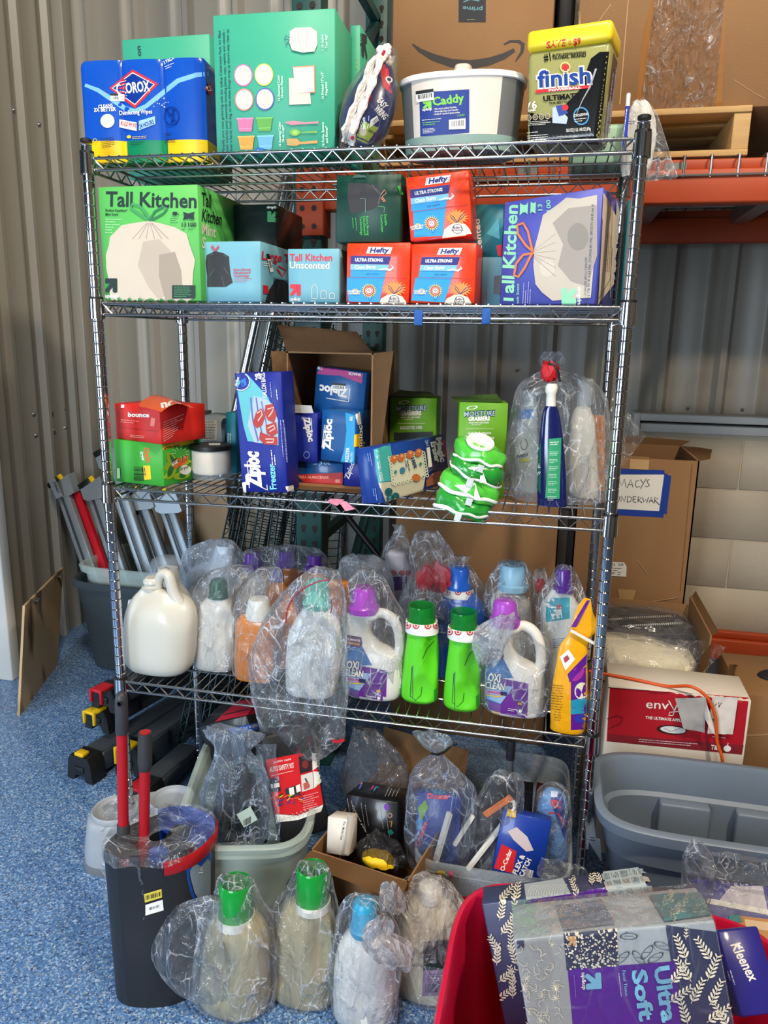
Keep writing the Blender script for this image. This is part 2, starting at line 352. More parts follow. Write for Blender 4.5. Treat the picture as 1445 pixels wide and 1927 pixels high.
def tubshape(b, c, hx, hy, h, taper=.88, e=5, rot=0, z0=0, wall=.004, lip=.012, m=None, n=64, step=None, rise=None):
    """open plastic tub: outside, rolled lip, inside"""
    def R(s, z, dx=0):
        o = []
        for i in range(n):
            t = 2*PI*i/n; p, q = (hx*s+dx)*spow(math.cos(t), e), (hy*s+dx)*spow(math.sin(t), e); k = math.radians(rot)
            o.append((c[0]+p*math.cos(k)-q*math.sin(k), c[1]+p*math.sin(k)+q*math.cos(k), z0+z+(rise(math.cos(t), math.sin(t)) if rise and z > h*.6 else 0)))
        return o
    f = lambda z: taper+(1-taper)*z/h
    out = [R(f(0), 0, -.012), R(f(0), .008), R(f(.02), .02)]
    if step: out += [R(f(step), step), R(f(step)+.0, step+.006, .008)]
    k = .008 if step else 0
    out += [R(f(h-.03), h-.03, k), R(f(h-.028), h-.028, lip+k), R(1, h-.004, lip+k), R(1, h, lip*.7+k), R(1, h, 0+k*.5), R(f(h-.02), h-.01, -wall+k*.5)]
    if step: out += [R(f(step), step+.008, -wall+.006), R(f(step), step, -wall-.004)]
    out += [R(f(.01), .008, -wall), R(f(0), .006, -wall-.012)]
    b.loft(out, m)
def pxrings(yc, keys, n=32, e=2.4, dep=.7, nseg=None, zb=None, tw=0):
    """keys: (row, left pixel, right pixel[, depth ratio]) from the base up -> rings of points centred in depth at yc"""
    ks = [k if len(k) > 3 else tuple(k)+(dep,) for k in keys]
    if nseg: ks = smooth_keys(ks, nseg)
    rings = []
    for i, (py, a, b, dr) in enumerate(ks):
        A, Bq = at(a, py, y=yc), at(b, py, y=yc); c = (A+Bq)/2; r = abs(Bq.x-A.x)/2
        z = c.z
        rings.append((c.x, yc, z, r, r*dr))
    if zb is not None:
        z0 = rings[0][2]; top = rings[-1][2]
        rings = [(x, y, zb+(z-z0)*(top-zb)/(top-z0), r, d) for x, y, z, r, d in rings]
    return rings
def ringpts(r, n=32, e=2.4, rot=0):
    x, y, z, a, b = r; c, s_ = math.cos(rot), math.sin(rot); o = []
    for i in range(n):
        t = 2*PI*i/n; p, q = a*spow(math.cos(t), e), b*spow(math.sin(t), e)
        o.append((x+p*c-q*s_, y+p*s_+q*c, z))
    return o
def bottle(b, yc, keys, m=None, n=32, e=2.4, dep=.7, nseg=None, zb=None, cap=(1, 1), rot=0):
    rs = pxrings(yc, keys, n, e, dep, nseg, zb); b.loft([ringpts(r, n, e, rot) for r in rs], m, cap); return rs
def bag_mesh(b, rings, m, seed=0, amp=.12, n=64, rows=44, folds=9, cap=(1, 1), e=2.2, fine=.5, rot=0):
    """a crumpled film bag through the given (x,y,z,rx,ry) rings"""
    rs = smooth_keys(rings, rows); out = []
    sd = Vector((seed*3.7, seed*1.3, seed*2.1))
    for x, y, z, rx, ry in rs:
        row = []
        for i in range(n):
            t = 2*PI*i/n; ct, st = spow(math.cos(t), e), spow(math.sin(t), e)
            p = Vector((ct, st, z*7))
            k = noise.noise(p*1.6+sd)*.8 + (abs(noise.noise(Vector((math.cos(t)*folds*.5, math.sin(t)*folds*.5, z*4))+sd))-.25)*1.1 + fine*(abs(noise.noise(Vector((math.cos(t)*folds, math.sin(t)*folds, z*30))+sd))-.2)
            f = 1+amp*k; dz = noise.noise(p*2.3+sd*2)*amp*.06
            c, s_ = math.cos(rot), math.sin(rot); a, q = rx*ct*f, ry*st*f
            row.append((x+a*c-q*s_, y+a*s_+q*c, z+dz))
        out.append(row)
    b.loft(out, m, cap, sm=True)
def pxbag(b, yc, keys, m, seed=0, amp=.12, dep=.7, zb=None, **k):
    bag_mesh(b, pxrings(yc, keys, dep=dep, zb=zb), m, seed, amp, **k)
def sheet(b, P, m, nu=20, nv=20, amp=.006, sc=12, seed=0, fn=None):
    """crumpled sheet through four corner points P00,P10,P11,P01"""
    P = [Vector(p) for p in P]; g = []
    nrm = (P[1]-P[0]).cross(P[3]-P[0]).normalized()
    for j in range(nv+1):
        r = []
        for i in range(nu+1):
            u, w = i/nu, j/nv; p = (P[0]*(1-u)+P[1]*u)*(1-w)+(P[3]*(1-u)+P[2]*u)*w
            p = p+nrm*(noise.noise(p*sc+Vector((seed, 0, 0)))*amp)+nrm*((abs(noise.noise(p*sc*2.3+Vector((0, seed, 0))))-.2)*amp)
            if fn: p = p+nrm*fn(u, w)
            r.append(b.v(p))
        g.append(r)
    for j in range(nv):
        for i in range(nu): b.face([g[j][i], g[j][i+1], g[j+1][i+1], g[j+1][i]], m, True)
# ================================================================== room
RW, RD = 1.192, .4233                          # post spacing of the rack
YW, XL = 1.65, -1.15                           # back wall, left wall
m_metal = M('painted_metal', (146, 141, 130), .38, .0, .5, var=.03, scale=3)
m_block = None
def blockmat():
    m = M('painted_block', (190, 178, 158), .6, bump=.12, bscale=55, var=.03)
    return m
m_trim = M('white_trim', (205, 203, 196), .5, var=.03)
def floor_mat():
    m = bpy.data.materials.new('blue_flake_floor'); m.use_nodes = True
    n, l = m.node_tree.nodes, m.node_tree.links; p = n['Principled BSDF']; tc = n.new('ShaderNodeTexCoord')
    def vor(sc):
        v = n.new('ShaderNodeTexVoronoi'); v.inputs['Scale'].default_value = sc; l.new(tc.outputs['Object'], v.inputs['Vector'])
        s = n.new('ShaderNodeSeparateColor'); l.new(v.outputs['Color'], s.inputs[0]); return s.outputs[0]
    def ramp(f, st):
        r = n.new('ShaderNodeValToRGB'); r.color_ramp.interpolation = 'CONSTANT'; e = r.color_ramp.elements
        e[0].position, e[0].color = 0, lin(st[0][1]); e[1].position, e[1].color = st[1][0], lin(st[1][1])
        for q, c in st[2:]:
            x = e.new(q); x.color = lin(c)
        l.new(f, r.inputs[0]); return r.outputs[0]
    a = ramp(vor(210), [(0, (84, 122, 168)), (.30, (56, 84, 122)), (.48, (112, 150, 192)), (.66, (70, 104, 152)), (.80, (176, 200, 222)), (.90, (30, 46, 70)), (.965, (178, 172, 152))])
    b_ = ramp(vor(330), [(0, (76, 112, 158)), (.35, (98, 136, 182)), (.60, (44, 68, 102)), (.78, (126, 166, 208)), (.92, (210, 220, 226))])
    mx = n.new('ShaderNodeMix'); mx.data_type = 'RGBA'; mx.inputs[0].default_value = .45; l.new(a, mx.inputs[6]); l.new(b_, mx.inputs[7])
    nz = n.new('ShaderNodeTexNoise'); nz.inputs['Scale'].default_value = 5; nz.inputs['Detail'].default_value = 5; l.new(tc.outputs['Object'], nz.inputs['Vector'])
    mr = n.new('ShaderNodeMapRange'); mr.inputs[1].default_value = .62; mr.inputs[2].default_value = .74; mr.inputs[4].default_value = .4; l.new(nz.outputs['Fac'], mr.inputs[0])
    m2 = n.new('ShaderNodeMix'); m2.data_type = 'RGBA'; l.new(mr.outputs[0], m2.inputs[0]); l.new(mx.outputs[2], m2.inputs[6]); m2.inputs[7].default_value = lin((92, 98, 102))
    l.new(m2.outputs[2], p.inputs['Base Color']); p.inputs['Roughness'].default_value = .28
    bp = n.new('ShaderNodeBump'); bp.inputs['Strength'].default_value = .25; bp.inputs['Distance'].default_value = .002; l.new(vor(210), bp.inputs['Height']); l.new(bp.outputs[0], p.inputs['Normal'])
    return m
b = B(floor_mat()); b.box((-4, -4.5, -.06), (4.5, 2.2, 0)); b.obj('floor', kind='structure', at=(0, 0, 0))

def ribs(name, x0, x1, period, phase, z0, z1, put, mat):
    prof = [(0, 0), (.40, 0), (.45, .012), (.53, .012), (.58, 0), (.72, 0), (.80, .030), (.90, .030), (.98, 0)]
    pts = []; k = math.floor((x0-phase)/period)
    while phase+k*period < x1:
        for u, h in prof:
            x = phase+(k+u)*period
            if x0 <= x <= x1: pts.append((x, h))
        k += 1
    b = B(mat); rows = [[put(x, h, z) for x, h in pts] for z in (z0, z1)]
    b.loft(rows, mat, (0, 0), sm=False, closed=False); return b
xa, xb = at(1250, 600, y=YW-.03).x, at(1364, 600, y=YW-.03).x
PER = xb-xa
b = ribs('wall_back', XL, 3.6, PER, xa-.80*PER, 0, 3.3, lambda x, h, z: (x, YW-h, z), m_metal)
b.poly([(XL, YW+.03, 0), (3.6, YW+.03, 0), (3.6, YW+.03, 3.3), (XL, YW+.03, 3.3)])
m_hole = M('screw_hole', (40, 36, 30), .8)
m_screw = M('screw_head', (150, 148, 140), .3, .8)
for px, py in ((973, 697), (1294, 768), (1396, 771), (200, 762)):
    p = at(px, py, y=YW); b.lathe([(.008, 0), (.006, .006)], (0, 0, 0), m_screw, 8) if False else None
    o = b.M; b.M = Matrix.Translation((p.x, YW-.004, p.z)) @ Matrix.Rotation(PI/2, 4, 'X'); b.lathe([(.007, 0), (.005, .006), (0.001, .008)], (0, 0, 0), m_screw, 8); b.M = o
b.obj('wall_back', kind='structure', at=(0, YW, 0))
b = ribs('wall_left', .90, YW, .20, .98, 0, 3.3, lambda x, h, z: (XL+h*.8, x, z), m_metal)
b.poly([(XL-.03, .9, 0), (XL-.03, YW, 0), (XL-.03, YW, 3.3), (XL-.03, .9, 3.3)])
for px, py in ((28, 207), (47, 219), (76, 234)):
    p = at(px, py, x=XL+.01); o = b.M; b.M = Matrix.Translation((XL+.004, p.y, p.z)) @ Matrix.Rotation(PI/2, 4, 'Y'); b.lathe([(.009, 0), (.006, .006), (.001, .008)], (0, 0, 0), m_screw, 8); b.M = o
for px, py in ((65, 779), (99, 775), (122, 769), (69, 819), (103, 810), (124, 805)):
    p = at(px, py, x=XL+.01); o = b.M; b.M = Matrix.Translation((XL+.004, p.y, p.z)) @ Matrix.Rotation(PI/2, 4, 'Y'); b.lathe([(.009, 0), (.006, .008), (.001, .010)], (0, 0, 0), m_screw, 8); b.M = o
b.obj('wall_left', kind='structure', at=(XL, 1.2, 0))
# corner flashing, sheet seam
b = B(m_metal); b.box((XL+.0, YW-.075, 0), (XL+.07, YW-.0, 3.3), None, .004)
b.obj('trim_1', kind='structure')
# jamb at the end of the left wall, blue door beyond it
b = B(m_trim); b.box((-1.26, .845, 0), (-1.035, .90, 3.3), None, .006); b.obj('trim_2', kind='structure')
m_blue = M('blue_door_paint', (28, 84, 150), .45)
b = B(m_blue); b.box((-1.36, .70, .03), (-1.20, .84, 2.1), None, .004); b.obj('door_1', kind='structure')
b = B(M('threshold', (120, 96, 70), .7)); b.box((-1.5, .60, 0), (-1.12, .845, .02), None, .004); b.obj('trim_3', kind='structure')
# painted block wainscot with its sill
def block_wall():
    m = blockmat(); b = B(m); y = 1.53; x0 = 1.385; H = 1.085; ch = .2032
    z = H-.045
    b.box((x0, y+.004, 0), (3.6, YW-.04, H), m)
    m_joint = m
    R_ = random.Random(2); k = 0
    while z > 0:
        zz = max(0, z-ch); off = (.203 if k % 2 else 0); x = x0-off
        while x < 3.6:
            a, c = max(x0, x), min(3.6, x+.4064)
            if c-a > .02: b.box((a+.003, y, zz+.003), (c-.003, y+.02, z-.003), m, .003, 1)
            x += .4064
        z = zz; k += 1
    b.obj('wall_back_lower', kind='structure', at=(x0, y, 0))
    s = B(m_trim); s.box((x0-.01, y-.03, 1.10), (3.6, YW-.03, 1.128), None, .003); s.box((x0-.01, y-.012, 1.055), (3.6, YW-.04, 1.088), None, .003)
    s.box((x0-.012, y-.032, 1.04), (x0+.012, YW-.03, 1.13), None, .002)
    s.obj('trim_4', kind='structure')
block_wall()

# ================================================================== chrome wire rack
m_chrome = M('chrome', (205, 205, 205), .12, 1, var=.02)
m_wire = M('chrome_wire', (178, 178, 176), .22, 1, var=.04)
m_black = M('black_plastic', (22, 22, 23), .45)
m_foot = M('grey_rubber', (120, 122, 124), .6)
SZ = [1.7693, 1.4551, 1.0153, .5007]
rack = thing('wire_rack', 'tall four-shelf chrome wire rack loaded with cleaning supplies', 'shelf rack', (0, 0, 0))
PX = {(0, 0): .012, (1, 0): .006, (0, 1): .02, (1, 1): .025}
for i in (0, 1):
    for j in (0, 1):
        b = B(m_chrome); x, y = i*RW, j*RD; z = .03
        while z < 1.80:
            z1 = min(z+.0254, 1.815); b.lathe([(.0127, z+.0021), (.0127, z1-.0021)], (x, y, 0), m_chrome, 24, cap=(0, 0))
            b.lathe([(.0127, z1-.0021), (.0110, z1)], (x, y, 0), m_chrome, 24, cap=(0, 0)); b.lathe([(.0110, z1), (.0110, z1+.0001)], (x, y, 0), m_chrome, 24, cap=(0, 0))
            b.lathe([(.0110, z1+.0001), (.0127, z1+.0021)], (x, y, 0), m_chrome, 24, cap=(0, 0)); z = z1
        post = b.obj('post', rack)
        b = B(m_foot); b.lathe([(.02, 0), (.022, .004), (.022, .012), (.012, .018), (.008, .034)], (x, y, 0), m_foot, 16); b.obj('levelling_foot', post)
        b = B(m_black); b.lathe([(.0128, 0), (.0128, .006), (.009, .008)], (x, y, 1.8155), m_black, 16); b.obj('post_cap', post)
def wire_shelf(zc):
    b = B(m_wire); r = .0034; e = .0165
    x0, x1, y0, y1 = e, RW-e, e, RD-e
    for z in (zc+.0125, zc-.0125):
        for q in ([(x0-.004, 0, z), (x1+.004, 0, z)], [(x0-.004, RD, z), (x1+.004, RD, z)], [(0, y0-.004, z), (0, y1+.004, z)], [(RW, y0-.004, z), (RW, y1+.004, z)]): b.tube(q, r, None, 8)
    def zig(p, q, n):
        p, q = Vector(p), Vector(q); pts = []
        for i in range(2*n+1):
            c = p.lerp(q, i/(2*n)); c.z = zc+(.0115 if i % 2 == 0 else -.0115); pts.append(c)
        b.tube(pts, .0021, None, 6)
    zig((x0, 0, 0), (x1, 0, 0), 25); zig((x0, RD, 0), (x1, RD, 0), 25); zig((0, y0, 0), (0, y1, 0), 8); zig((RW, y0, 0), (RW, y1, 0), 8)
    n = 46
    for i in range(n):
        x = x0+.012+(x1-x0-.024)*i/(n-1); b.tube([(x, 0, zc+.0165), (x, RD, zc+.0165)], .0018, None, 6)
    for y in (RD*.25, RD*.5, RD*.75): b.tube([(0, y, zc+.0125), (RW, y, zc+.0125)], .0028, None, 6)
    sh = b.obj('shelf', rack)
    for i in (0, 1):
        for j in (0, 1):
            c = B(m_chrome); c.lathe([(.0135, -.022), (.0178, -.022), (.0165, .022), (.0135, .022)], (i*RW, j*RD, zc), m_chrome, 20, cap=(0, 0)); c.obj('corner_collar', sh)
            c = B(m_black); c.lathe([(.0130, .0), (.0160, .0), (.0155, .006), (.0130, .006)], (i*RW, j*RD, zc+.0215), m_black, 18, cap=(0, 0)); c.obj('split_sleeve', sh)
    return sh
for z in SZ: wire_shelf(z)
S1, S2, S3, S4 = (z+.0198 for z in SZ)

# ================================================================== pallet racking behind
m_orange = M('orange_steel', (166, 62, 22), .5, var=.04, scale=8)
m_teal = M('dark_green_steel', (34, 74, 70), .45, var=.05, scale=8)
m_galv = M('galvanised_wire', (150, 150, 146), .35, .8)
UX = .285
pr_ = thing('pallet_rack', 'dark green and orange pallet racking along the back wall', 'pallet rack', (UX, .6, 0))
ucols = []
for y in (.58, 1.42):
    b = B(m_teal); b.box((UX, y, .01), (UX+.085, y+.07, 3.1), None, .004)
    hm = m_hole; z = .1
    while z < 3:
        for xx in (UX+.024, UX+.061):
            o = b.M; b.M = Matrix.Translation((xx, y-.0012, z)) @ Matrix.Rotation(PI/2, 4, 'X'); b.lathe([(.009, 0), (.009, .0006)], (0, 0, 0), hm, 10); b.lathe([(.005, 0), (.005, .0006)], (0, -.012, 0), hm, 8); b.M = o
        z += .0508
    c = b.obj('upright_column', pr_); ucols.append(c)
    b = B(m_teal); b.box((UX-.03, y-.03, 0), (UX+.12, y+.10, .012), None, .002); b.obj('foot_plate', c)
b = B(m_teal)
for k, z in enumerate((.15, .75, 1.35, 1.95, 2.55)):
    b.bar((UX+.042, .64, z), (UX+.042, 1.43, z), .03, .03); b.bar((UX+.042, .64, z), (UX+.042, 1.43, z+.6), .03, .03)
b.obj('bracing', pr_)
for nm, y0, zb in (('front_beam', .585, 1.756), ('rear_beam', 1.42, 1.756), ('rear_beam', 1.42, .165)):
    b = B(m_orange); x0 = UX+.09; b.box((x0, y0, zb), (2.9, y0+.05, zb+.085), None, .006); b.box((x0, y0+.02, zb+.085), (2.9, y0+.05, zb+.112), None, .004)
    bm_ = b.obj(nm, pr_); b = B(m_orange); b.box((UX+.086, y0-.012, zb-.07), (UX+.094, y0+.062, zb+.13), None, .002); b.box((UX+.012, y0-.014, zb-.07), (UX+.092, y0-.008, zb+.13), None, .002)
    for kz in (.0, .05, .10, .15):
        for kx in (.03, .066):
            o = b.M; b.M = Matrix.Translation((UX+kx, y0-.0145, zb-.045+kz)) @ Matrix.Rotation(PI/2, 4, 'X'); b.lathe([(.008, 0), (.008, .0006)], (0, 0, 0), hm, 10); b.M = o
    b.obj('beam_connector', bm_)
for zb in (1.756,):
    b = B(m_galv); zt = zb+.118
    x = UX+.14
    while x < 2.6:
        b.tube([(x, .585, zt-.055), (x, .582, zt-.002), (x, .60, zt), (x, 1.47, zt)], .0032, None, 6); x += .066
    for y in (.66, .76, .86, .96, 1.06, 1.16, 1.26, 1.36, 1.45): b.tube([(UX+.12, y, zt-.006), (2.6, y, zt-.006)], .0032, None, 6)
    b.tube([(UX+.12, .581, zt-.05), (2.6, .581, zt-.05)], .0032, None, 6)
    wd = b.obj('wire_deck', pr_)
    for x in (.55, .95, 1.33, 1.66, 2.05):
        b = B(m_galv); b.bar((x, .60, zt-.035), (x, 1.45, zt-.035), .055, .04); b.obj('deck_channel', wd)
# ================================================================== things on the top shelf
def ink(r, g, b_, rough=.5): return M('print_%d_%d_%d' % (r, g, b_), (r, g, b_), rough, var=.03)
WH = ink(238, 234, 224); BK = ink(20, 20, 22); NV = ink(22, 36, 100); RD_ = ink(205, 28, 36); YL = ink(246, 196, 20); GN = ink(70, 180, 74); GY = ink(150, 150, 148)
m_card = M('brown_cardboard', (142, 104, 66), .75, var=.07, scale=5, bump=.1, bscale=220)
m_card2 = M('brown_cardboard_cut_edge', (170, 136, 96), .8)
m_dark = M('dark_inside', (24, 20, 18), .9)
m_white = M('white_plastic', (232, 228, 216), .35, sss=.1)
m_stick = M('white_sticker', (240, 238, 232), .5)
BAGF = film('clear_bag_film'); SHRINK = film('shrink_film', .02, crease=.12, edge=.18, rough=.08, bump=.35, scale=9)
MILKY = film('milky_bag_film', .26, crease=.4, edge=.45, scale=12)

def sticker(b, q, seed=1):                     # white price sticker with black head and stripes; q = four pixel corners tl, tr, br, bl
    b.pp(q, m_stick, 2)
    mid = lambda a, c, t: (lerp(a[0], c[0], t), lerp(a[1], c[1], t))
    l0, r0 = mid(q[0], q[3], .30), mid(q[1], q[2], .30)
    b.pp([q[0], q[1], r0, l0], BK)
    a, c = mid(l0, r0, .1), mid(l0, r0, .9); hv = ((q[3][0]-q[0][0])*.4, (q[3][1]-q[0][1])*.4)
    a = (a[0]+hv[0]*.15, a[1]+hv[1]*.15); c = (c[0]+hv[0]*.15, c[1]+hv[1]*.15); b.bars(a, c, hv, BK, 16, seed)
def target(b, cx, cy, r, m=None):
    b.pe(cx, cy, r, r, m or RD_, 0, .68, 18); b.pe(cx, cy, r*.36, r*.36, m or RD_, n=12)
def arrow(b, q, m):                            # the square-tailed arrow mark; q = pixel corners tl, tr, br, bl of its square
    def P(u, w): return ((q[0][0]*(1-u)+q[1][0]*u)*(1-w)+(q[3][0]*(1-u)+q[2][0]*u)*w, (q[0][1]*(1-u)+q[1][1]*u)*(1-w)+(q[3][1]*(1-u)+q[2][1]*u)*w)
    b.pp([P(*p) for p in ((0, .06), (.06, 0), (.94, 0), (1, .06), (1, .94), (.9, 1), (.72, 1), (.62, .9), (.62, .62), (.22, 1), (.1, .98), (0, .88), (.02, .78), (.38, .38), (.1, .38), (0, .28))], m)

# --- three-canister pack of wipes in blue shrink wrap
def wipes():
    y0 = .075; zt = Zt(X(270, y0, S1), y0, 106); h = zt-S1; xa, xb = X(160, y0, S1), X(388, y0+.02, S1); r = (xb-xa)/6
    m_b = M('blue_wrap', (18, 78, 178), .22, coat=.5, var=.05); m_b2 = M('deep_blue_wrap', (14, 52, 138), .22, coat=.5); m_y = M('yellow_label', (244, 196, 20), .25, coat=.5); m_g = M('green_label', (10, 128, 84), .25, coat=.5)
    b = B(m_b); n = 60; yw = math.radians(5)
    def P(t, f, z):                            # t along the pack 0..1, f 0 front 1 back
        k = (t*3) % 1 if t < 1 else 1
        bul = math.sqrt(max(0, 1-(2*k-1)**2))
        x, y = xa+(xb-xa)*t, (y0+r-(.82+.18*bul)*r if not f else y0+r+(.82+.18*bul)*r)
        return (xa+(x-xa)*math.cos(yw)-(y-y0)*math.sin(yw), y0+(x-xa)*math.sin(yw)+(y-y0)*math.cos(yw), z)
    def ring(z, s=1):
        o = [P(i/n, 0, z) for i in range(n+1)]+[P(1-i/n, 1, z) for i in range(n+1)]
        return o
    zs = [0, .006, .05, .22, .24, .5, .8, .93, .97, 1]
    sc = [.94, 1, 1, 1, 1, 1, 1, 1, .985, .9]
    c = Vector(((xa+xb)/2, y0+r, 0)); rings = []
    for z, s in zip(zs, sc):
        rings.append([(c.x+(p[0]-c.x)*(1-(1-s)*.3), c.y+(p[1]-c.y)*s, S1+h*z) for p in ring(z)])
    b.loft(rings, m_b); b.bm.normal_update()
    i_y, i_g = b.mi(m_y), b.mi(m_g)
    for f in b.bm.faces:
        ce = f.calc_center_median()
        if ce.z < S1+h*.225:
            u = (ce.x-xa)/(xb-xa); f.material_index = i_g if .34 < u < .68 else i_y
    LB = ink(120, 176, 232)
    b.pl([(160, 160), (185, 170), (215, 190), (235, 204), (254, 209), (275, 200), (300, 180), (335, 152), (370, 141), (392, 139)], [6, 8, 9, 9, 8, 8, 9, 9, 9, 8], LB)
    b.pp([(206, 166), (250, 131), (298, 158), (254, 204)], RD_, 10); b.pp([(211, 166), (250, 136), (291, 159), (254, 198)], WH, 10); b.pp([(213, 166), (250, 138), (289, 159), (254, 196)], m_b2, 10)
    b.pt('CLOROX', (220, 178), (283, 171), WH, 19, .05)
    sticker(b, [(209, 176), (235, 178), (235, 191), (208, 190)])
    b.pt('CLEANS', (186, 204), (213, 201), WH, 6, .04); b.pt('3X BETTER', (178, 211), (219, 209), WH, 7, .05)
    b.pe(203, 228, 13, 13, WH); b.pe(202, 226, 7, 9, ink(190, 196, 180), 30)
    b.pt('Disinfecting Wipes', (225, 217), (287, 214), WH, 8, .02)
    b.pp([(225, 225), (258, 231), (258, 247), (225, 240)], WH, 4); b.pt('KILLS 99.9%', (227, 236), (257, 241), RD_, 8, .04)
    b.pp([(262, 228), (292, 219), (293, 234), (262, 246)], ink(150, 190, 225), 4); b.pt('24 HOURS', (264, 243), (291, 233), m_b2, 8, .05)
    b.pe(323, 219, 15, 18, m_b2, 0, .86); b.pl([(313, 207), (334, 232)], 2.4, m_b2); b.pl([(326, 207), (327, 220), (323, 232)], 3.5, m_b2); b.pe(327, 206, 2.6, 2.6, m_b2); b.pl([(327, 213), (318, 218)], 2, m_b2)
    b.pt('3 PACK', (311, 122), (329, 112), WH, 6, .03); b.fine((311, 126), (330, 118), 2, 4, WH, 1)
    b.fine((190, 262), (216, 258), 6, 3.2, BK, .9); b.pe(170, 268, 5, 4, ink(226, 176, 10), 0, .7); b.pe(180, 265, 4, 4, ink(226, 176, 10), 0, .7)
    b.pe(244, 258, 4, 3, YL); b.fine((250, 258), (280, 256), 2, 3, YL, 1); b.fine((246, 268), (276, 266), 2, 4, ink(12, 70, 60), 1.6)
    b.fine((308, 252), (326, 250), 2, 3.4, BK, 1); b.fine((309, 262), (334, 262), 3, 2.6, BK, 1.2)
    R2 = random.Random(3)
    for _ in range(16): b.pe(R2.uniform(290, 318), R2.uniform(184, 204), .9, .9, WH, n=6)
    b.pp([(384, 167), (394, 154), (396, 182)], RD_); b.pt('CL', (388, 172), (397, 170), WH, 10, .04)
    return b
b = wipes(); b.obj('wipes_pack', label='blue shrink-wrapped pack of three disinfecting wipe canisters at left of top shelf', cat='wipes')

m_aqua = M('aqua_carton', (62, 164, 132), .5, var=.03)
AQD = ink(22, 60, 72)
b = carton(m_aqua, 243, 402, 75, y=.26, z=S1, yw=0, d=.12); b.pt('on', (266, 106), (264, 86), AQD, 8, .06)
b.obj('party_pack_carton', label='aqua carton standing behind the blue wipes pack, mostly hidden', cat='carton', group='aqua party cartons')
b = carton(m_aqua, 658, 676, 48, y=.20, z=S1, yw=0, d=.21)
arrow(b, [(690, 66), (681, 62), (681, 108), (691, 114)], AQD); b.pt('up&up', (682, 104), (680, 62), AQD, 4, .03); b.fine((670, 130), (670, 96), 1, 3, ink(150, 200, 80), 1.6)
b.obj('party_pack_carton', label='narrow aqua carton with a dark arrow, behind the mop refill', cat='carton', group='aqua party cartons')
def party():
    b = carton(m_aqua, 408, 630, 29, y=.035, z=S1, yw=2, d=.155)
    for k, t in enumerate(("Simplify your next gathering with the up&up Celebration Pack. It's filled", 'with colorful party essentials including plates, cups, napkins and utensils -', "even a handy trash bag, so that when things wrap up there's easy clean up.")):
        b.pt(t, (422.5+k*7.2, 286-k*.6), (415+k*7.6, 58-k*2), AQD, 4.4, .02)
    for cx, cy, c in ((458, 142, (226, 110, 160)), (497, 141, (222, 210, 90)), (460, 188, (240, 128, 104)), (499, 187, (92, 88, 176))):
        b.pe(cx, cy, 17.5, 21, ink(*c)); b.pe(cx, cy, 15.6, 18.6, ink(232, 220, 216)); b.pe(cx, cy, 12.6, 15.2, ink(208, 194, 186))
    for x, y, c in ((447, 224, (230, 110, 150)), (483, 223, (92, 160, 70)), (449, 258, (236, 150, 60)), (485, 257, (100, 165, 205))):
        b.pp([(x, y), (x+30, y-1), (x+27, y+24), (x+4, y+24)], ink(*c)); b.pl([(x-1, y), (x+31, y-1)], 2.4, ink(*[min(255, v+30) for v in c])); b.pl([(x+4, y+19), (x+27, y+18)], 1.5, ink(*[min(255, v+30) for v in c]))
    b.pp([(544, 148), (582, 145), (586, 196), (545, 198)], ink(222, 196, 184)); b.pp([(552, 126), (593, 124), (594, 175), (556, 177)], ink(240, 130, 90)); b.pp([(552, 128), (591, 126), (592, 173), (556, 177)], ink(226, 204, 192))
    b.pp([(546, 60), (556, 53), (585, 52), (597, 60), (598, 84), (592, 98), (570, 100), (550, 95), (545, 80)], ink(214, 198, 190)); b.pl([(546, 72), (538, 68), (536, 76), (546, 76), (538, 86)], 1.6, ink(60, 90, 120)); b.pl([(560, 58), (566, 90)], 1, ink(190, 172, 164)); b.pl([(580, 58), (576, 92)], 1, ink(190, 172, 164))
    PK, GR, OR = ink(238, 130, 150), ink(120, 170, 70), ink(232, 150, 80)
    b.pp([(537, 231), (552, 228), (575, 231), (600, 229), (600, 233), (575, 234), (548, 236)], PK); b.pe(556, 250, 10, 6.5, GR); b.pl([(566, 250), (598, 249)], [2, 3.6], GR); b.pe(556, 250, 5, 4, ink(150, 196, 100))
    b.pp([(540, 262), (560, 262), (566, 268), (598, 265), (598, 270), (566, 272), (558, 275), (541, 274)], OR); b.pl([(541, 266), (556, 266)], 1, m_aqua); b.pl([(541, 270), (556, 270)], 1, m_aqua)
    LT = ink(206, 238, 216)
    for t, x, ya, yb in (('1 13-Gallon', 610, 95, 66), ('Trash Bag*', 617, 92, 66), ('16 Printed 13"x13"', 610, 187, 136), ('Napkins', 617, 180, 155), ('16 Forks, Spoons', 611, 276, 231), ('and Knives*', 618, 270, 238), ('16 Assorted Color', 528, 190, 142), ('10-inch Plates', 534, 185, 144), ('16 Assorted Color', 530, 276, 230), ('18-oz Cups*', 536, 268, 236)):
        b.pt(t, (x, ya), (x-1, yb), LT, 4.4, .03)
    m_t = ink(30, 96, 176); b.pp([(479, 284), (484, 278), (497, 280), (498, 288), (490, 286), (480, 292)], m_t)
    b.fine((648, 210), (646, 165), 3, 3, ink(150, 90, 60), 1); 
    return b
b = party(); b.obj('party_pack_carton', label='large aqua party-supplies carton with pictures of plates, cups and forks', cat='carton', group='aqua party cartons')

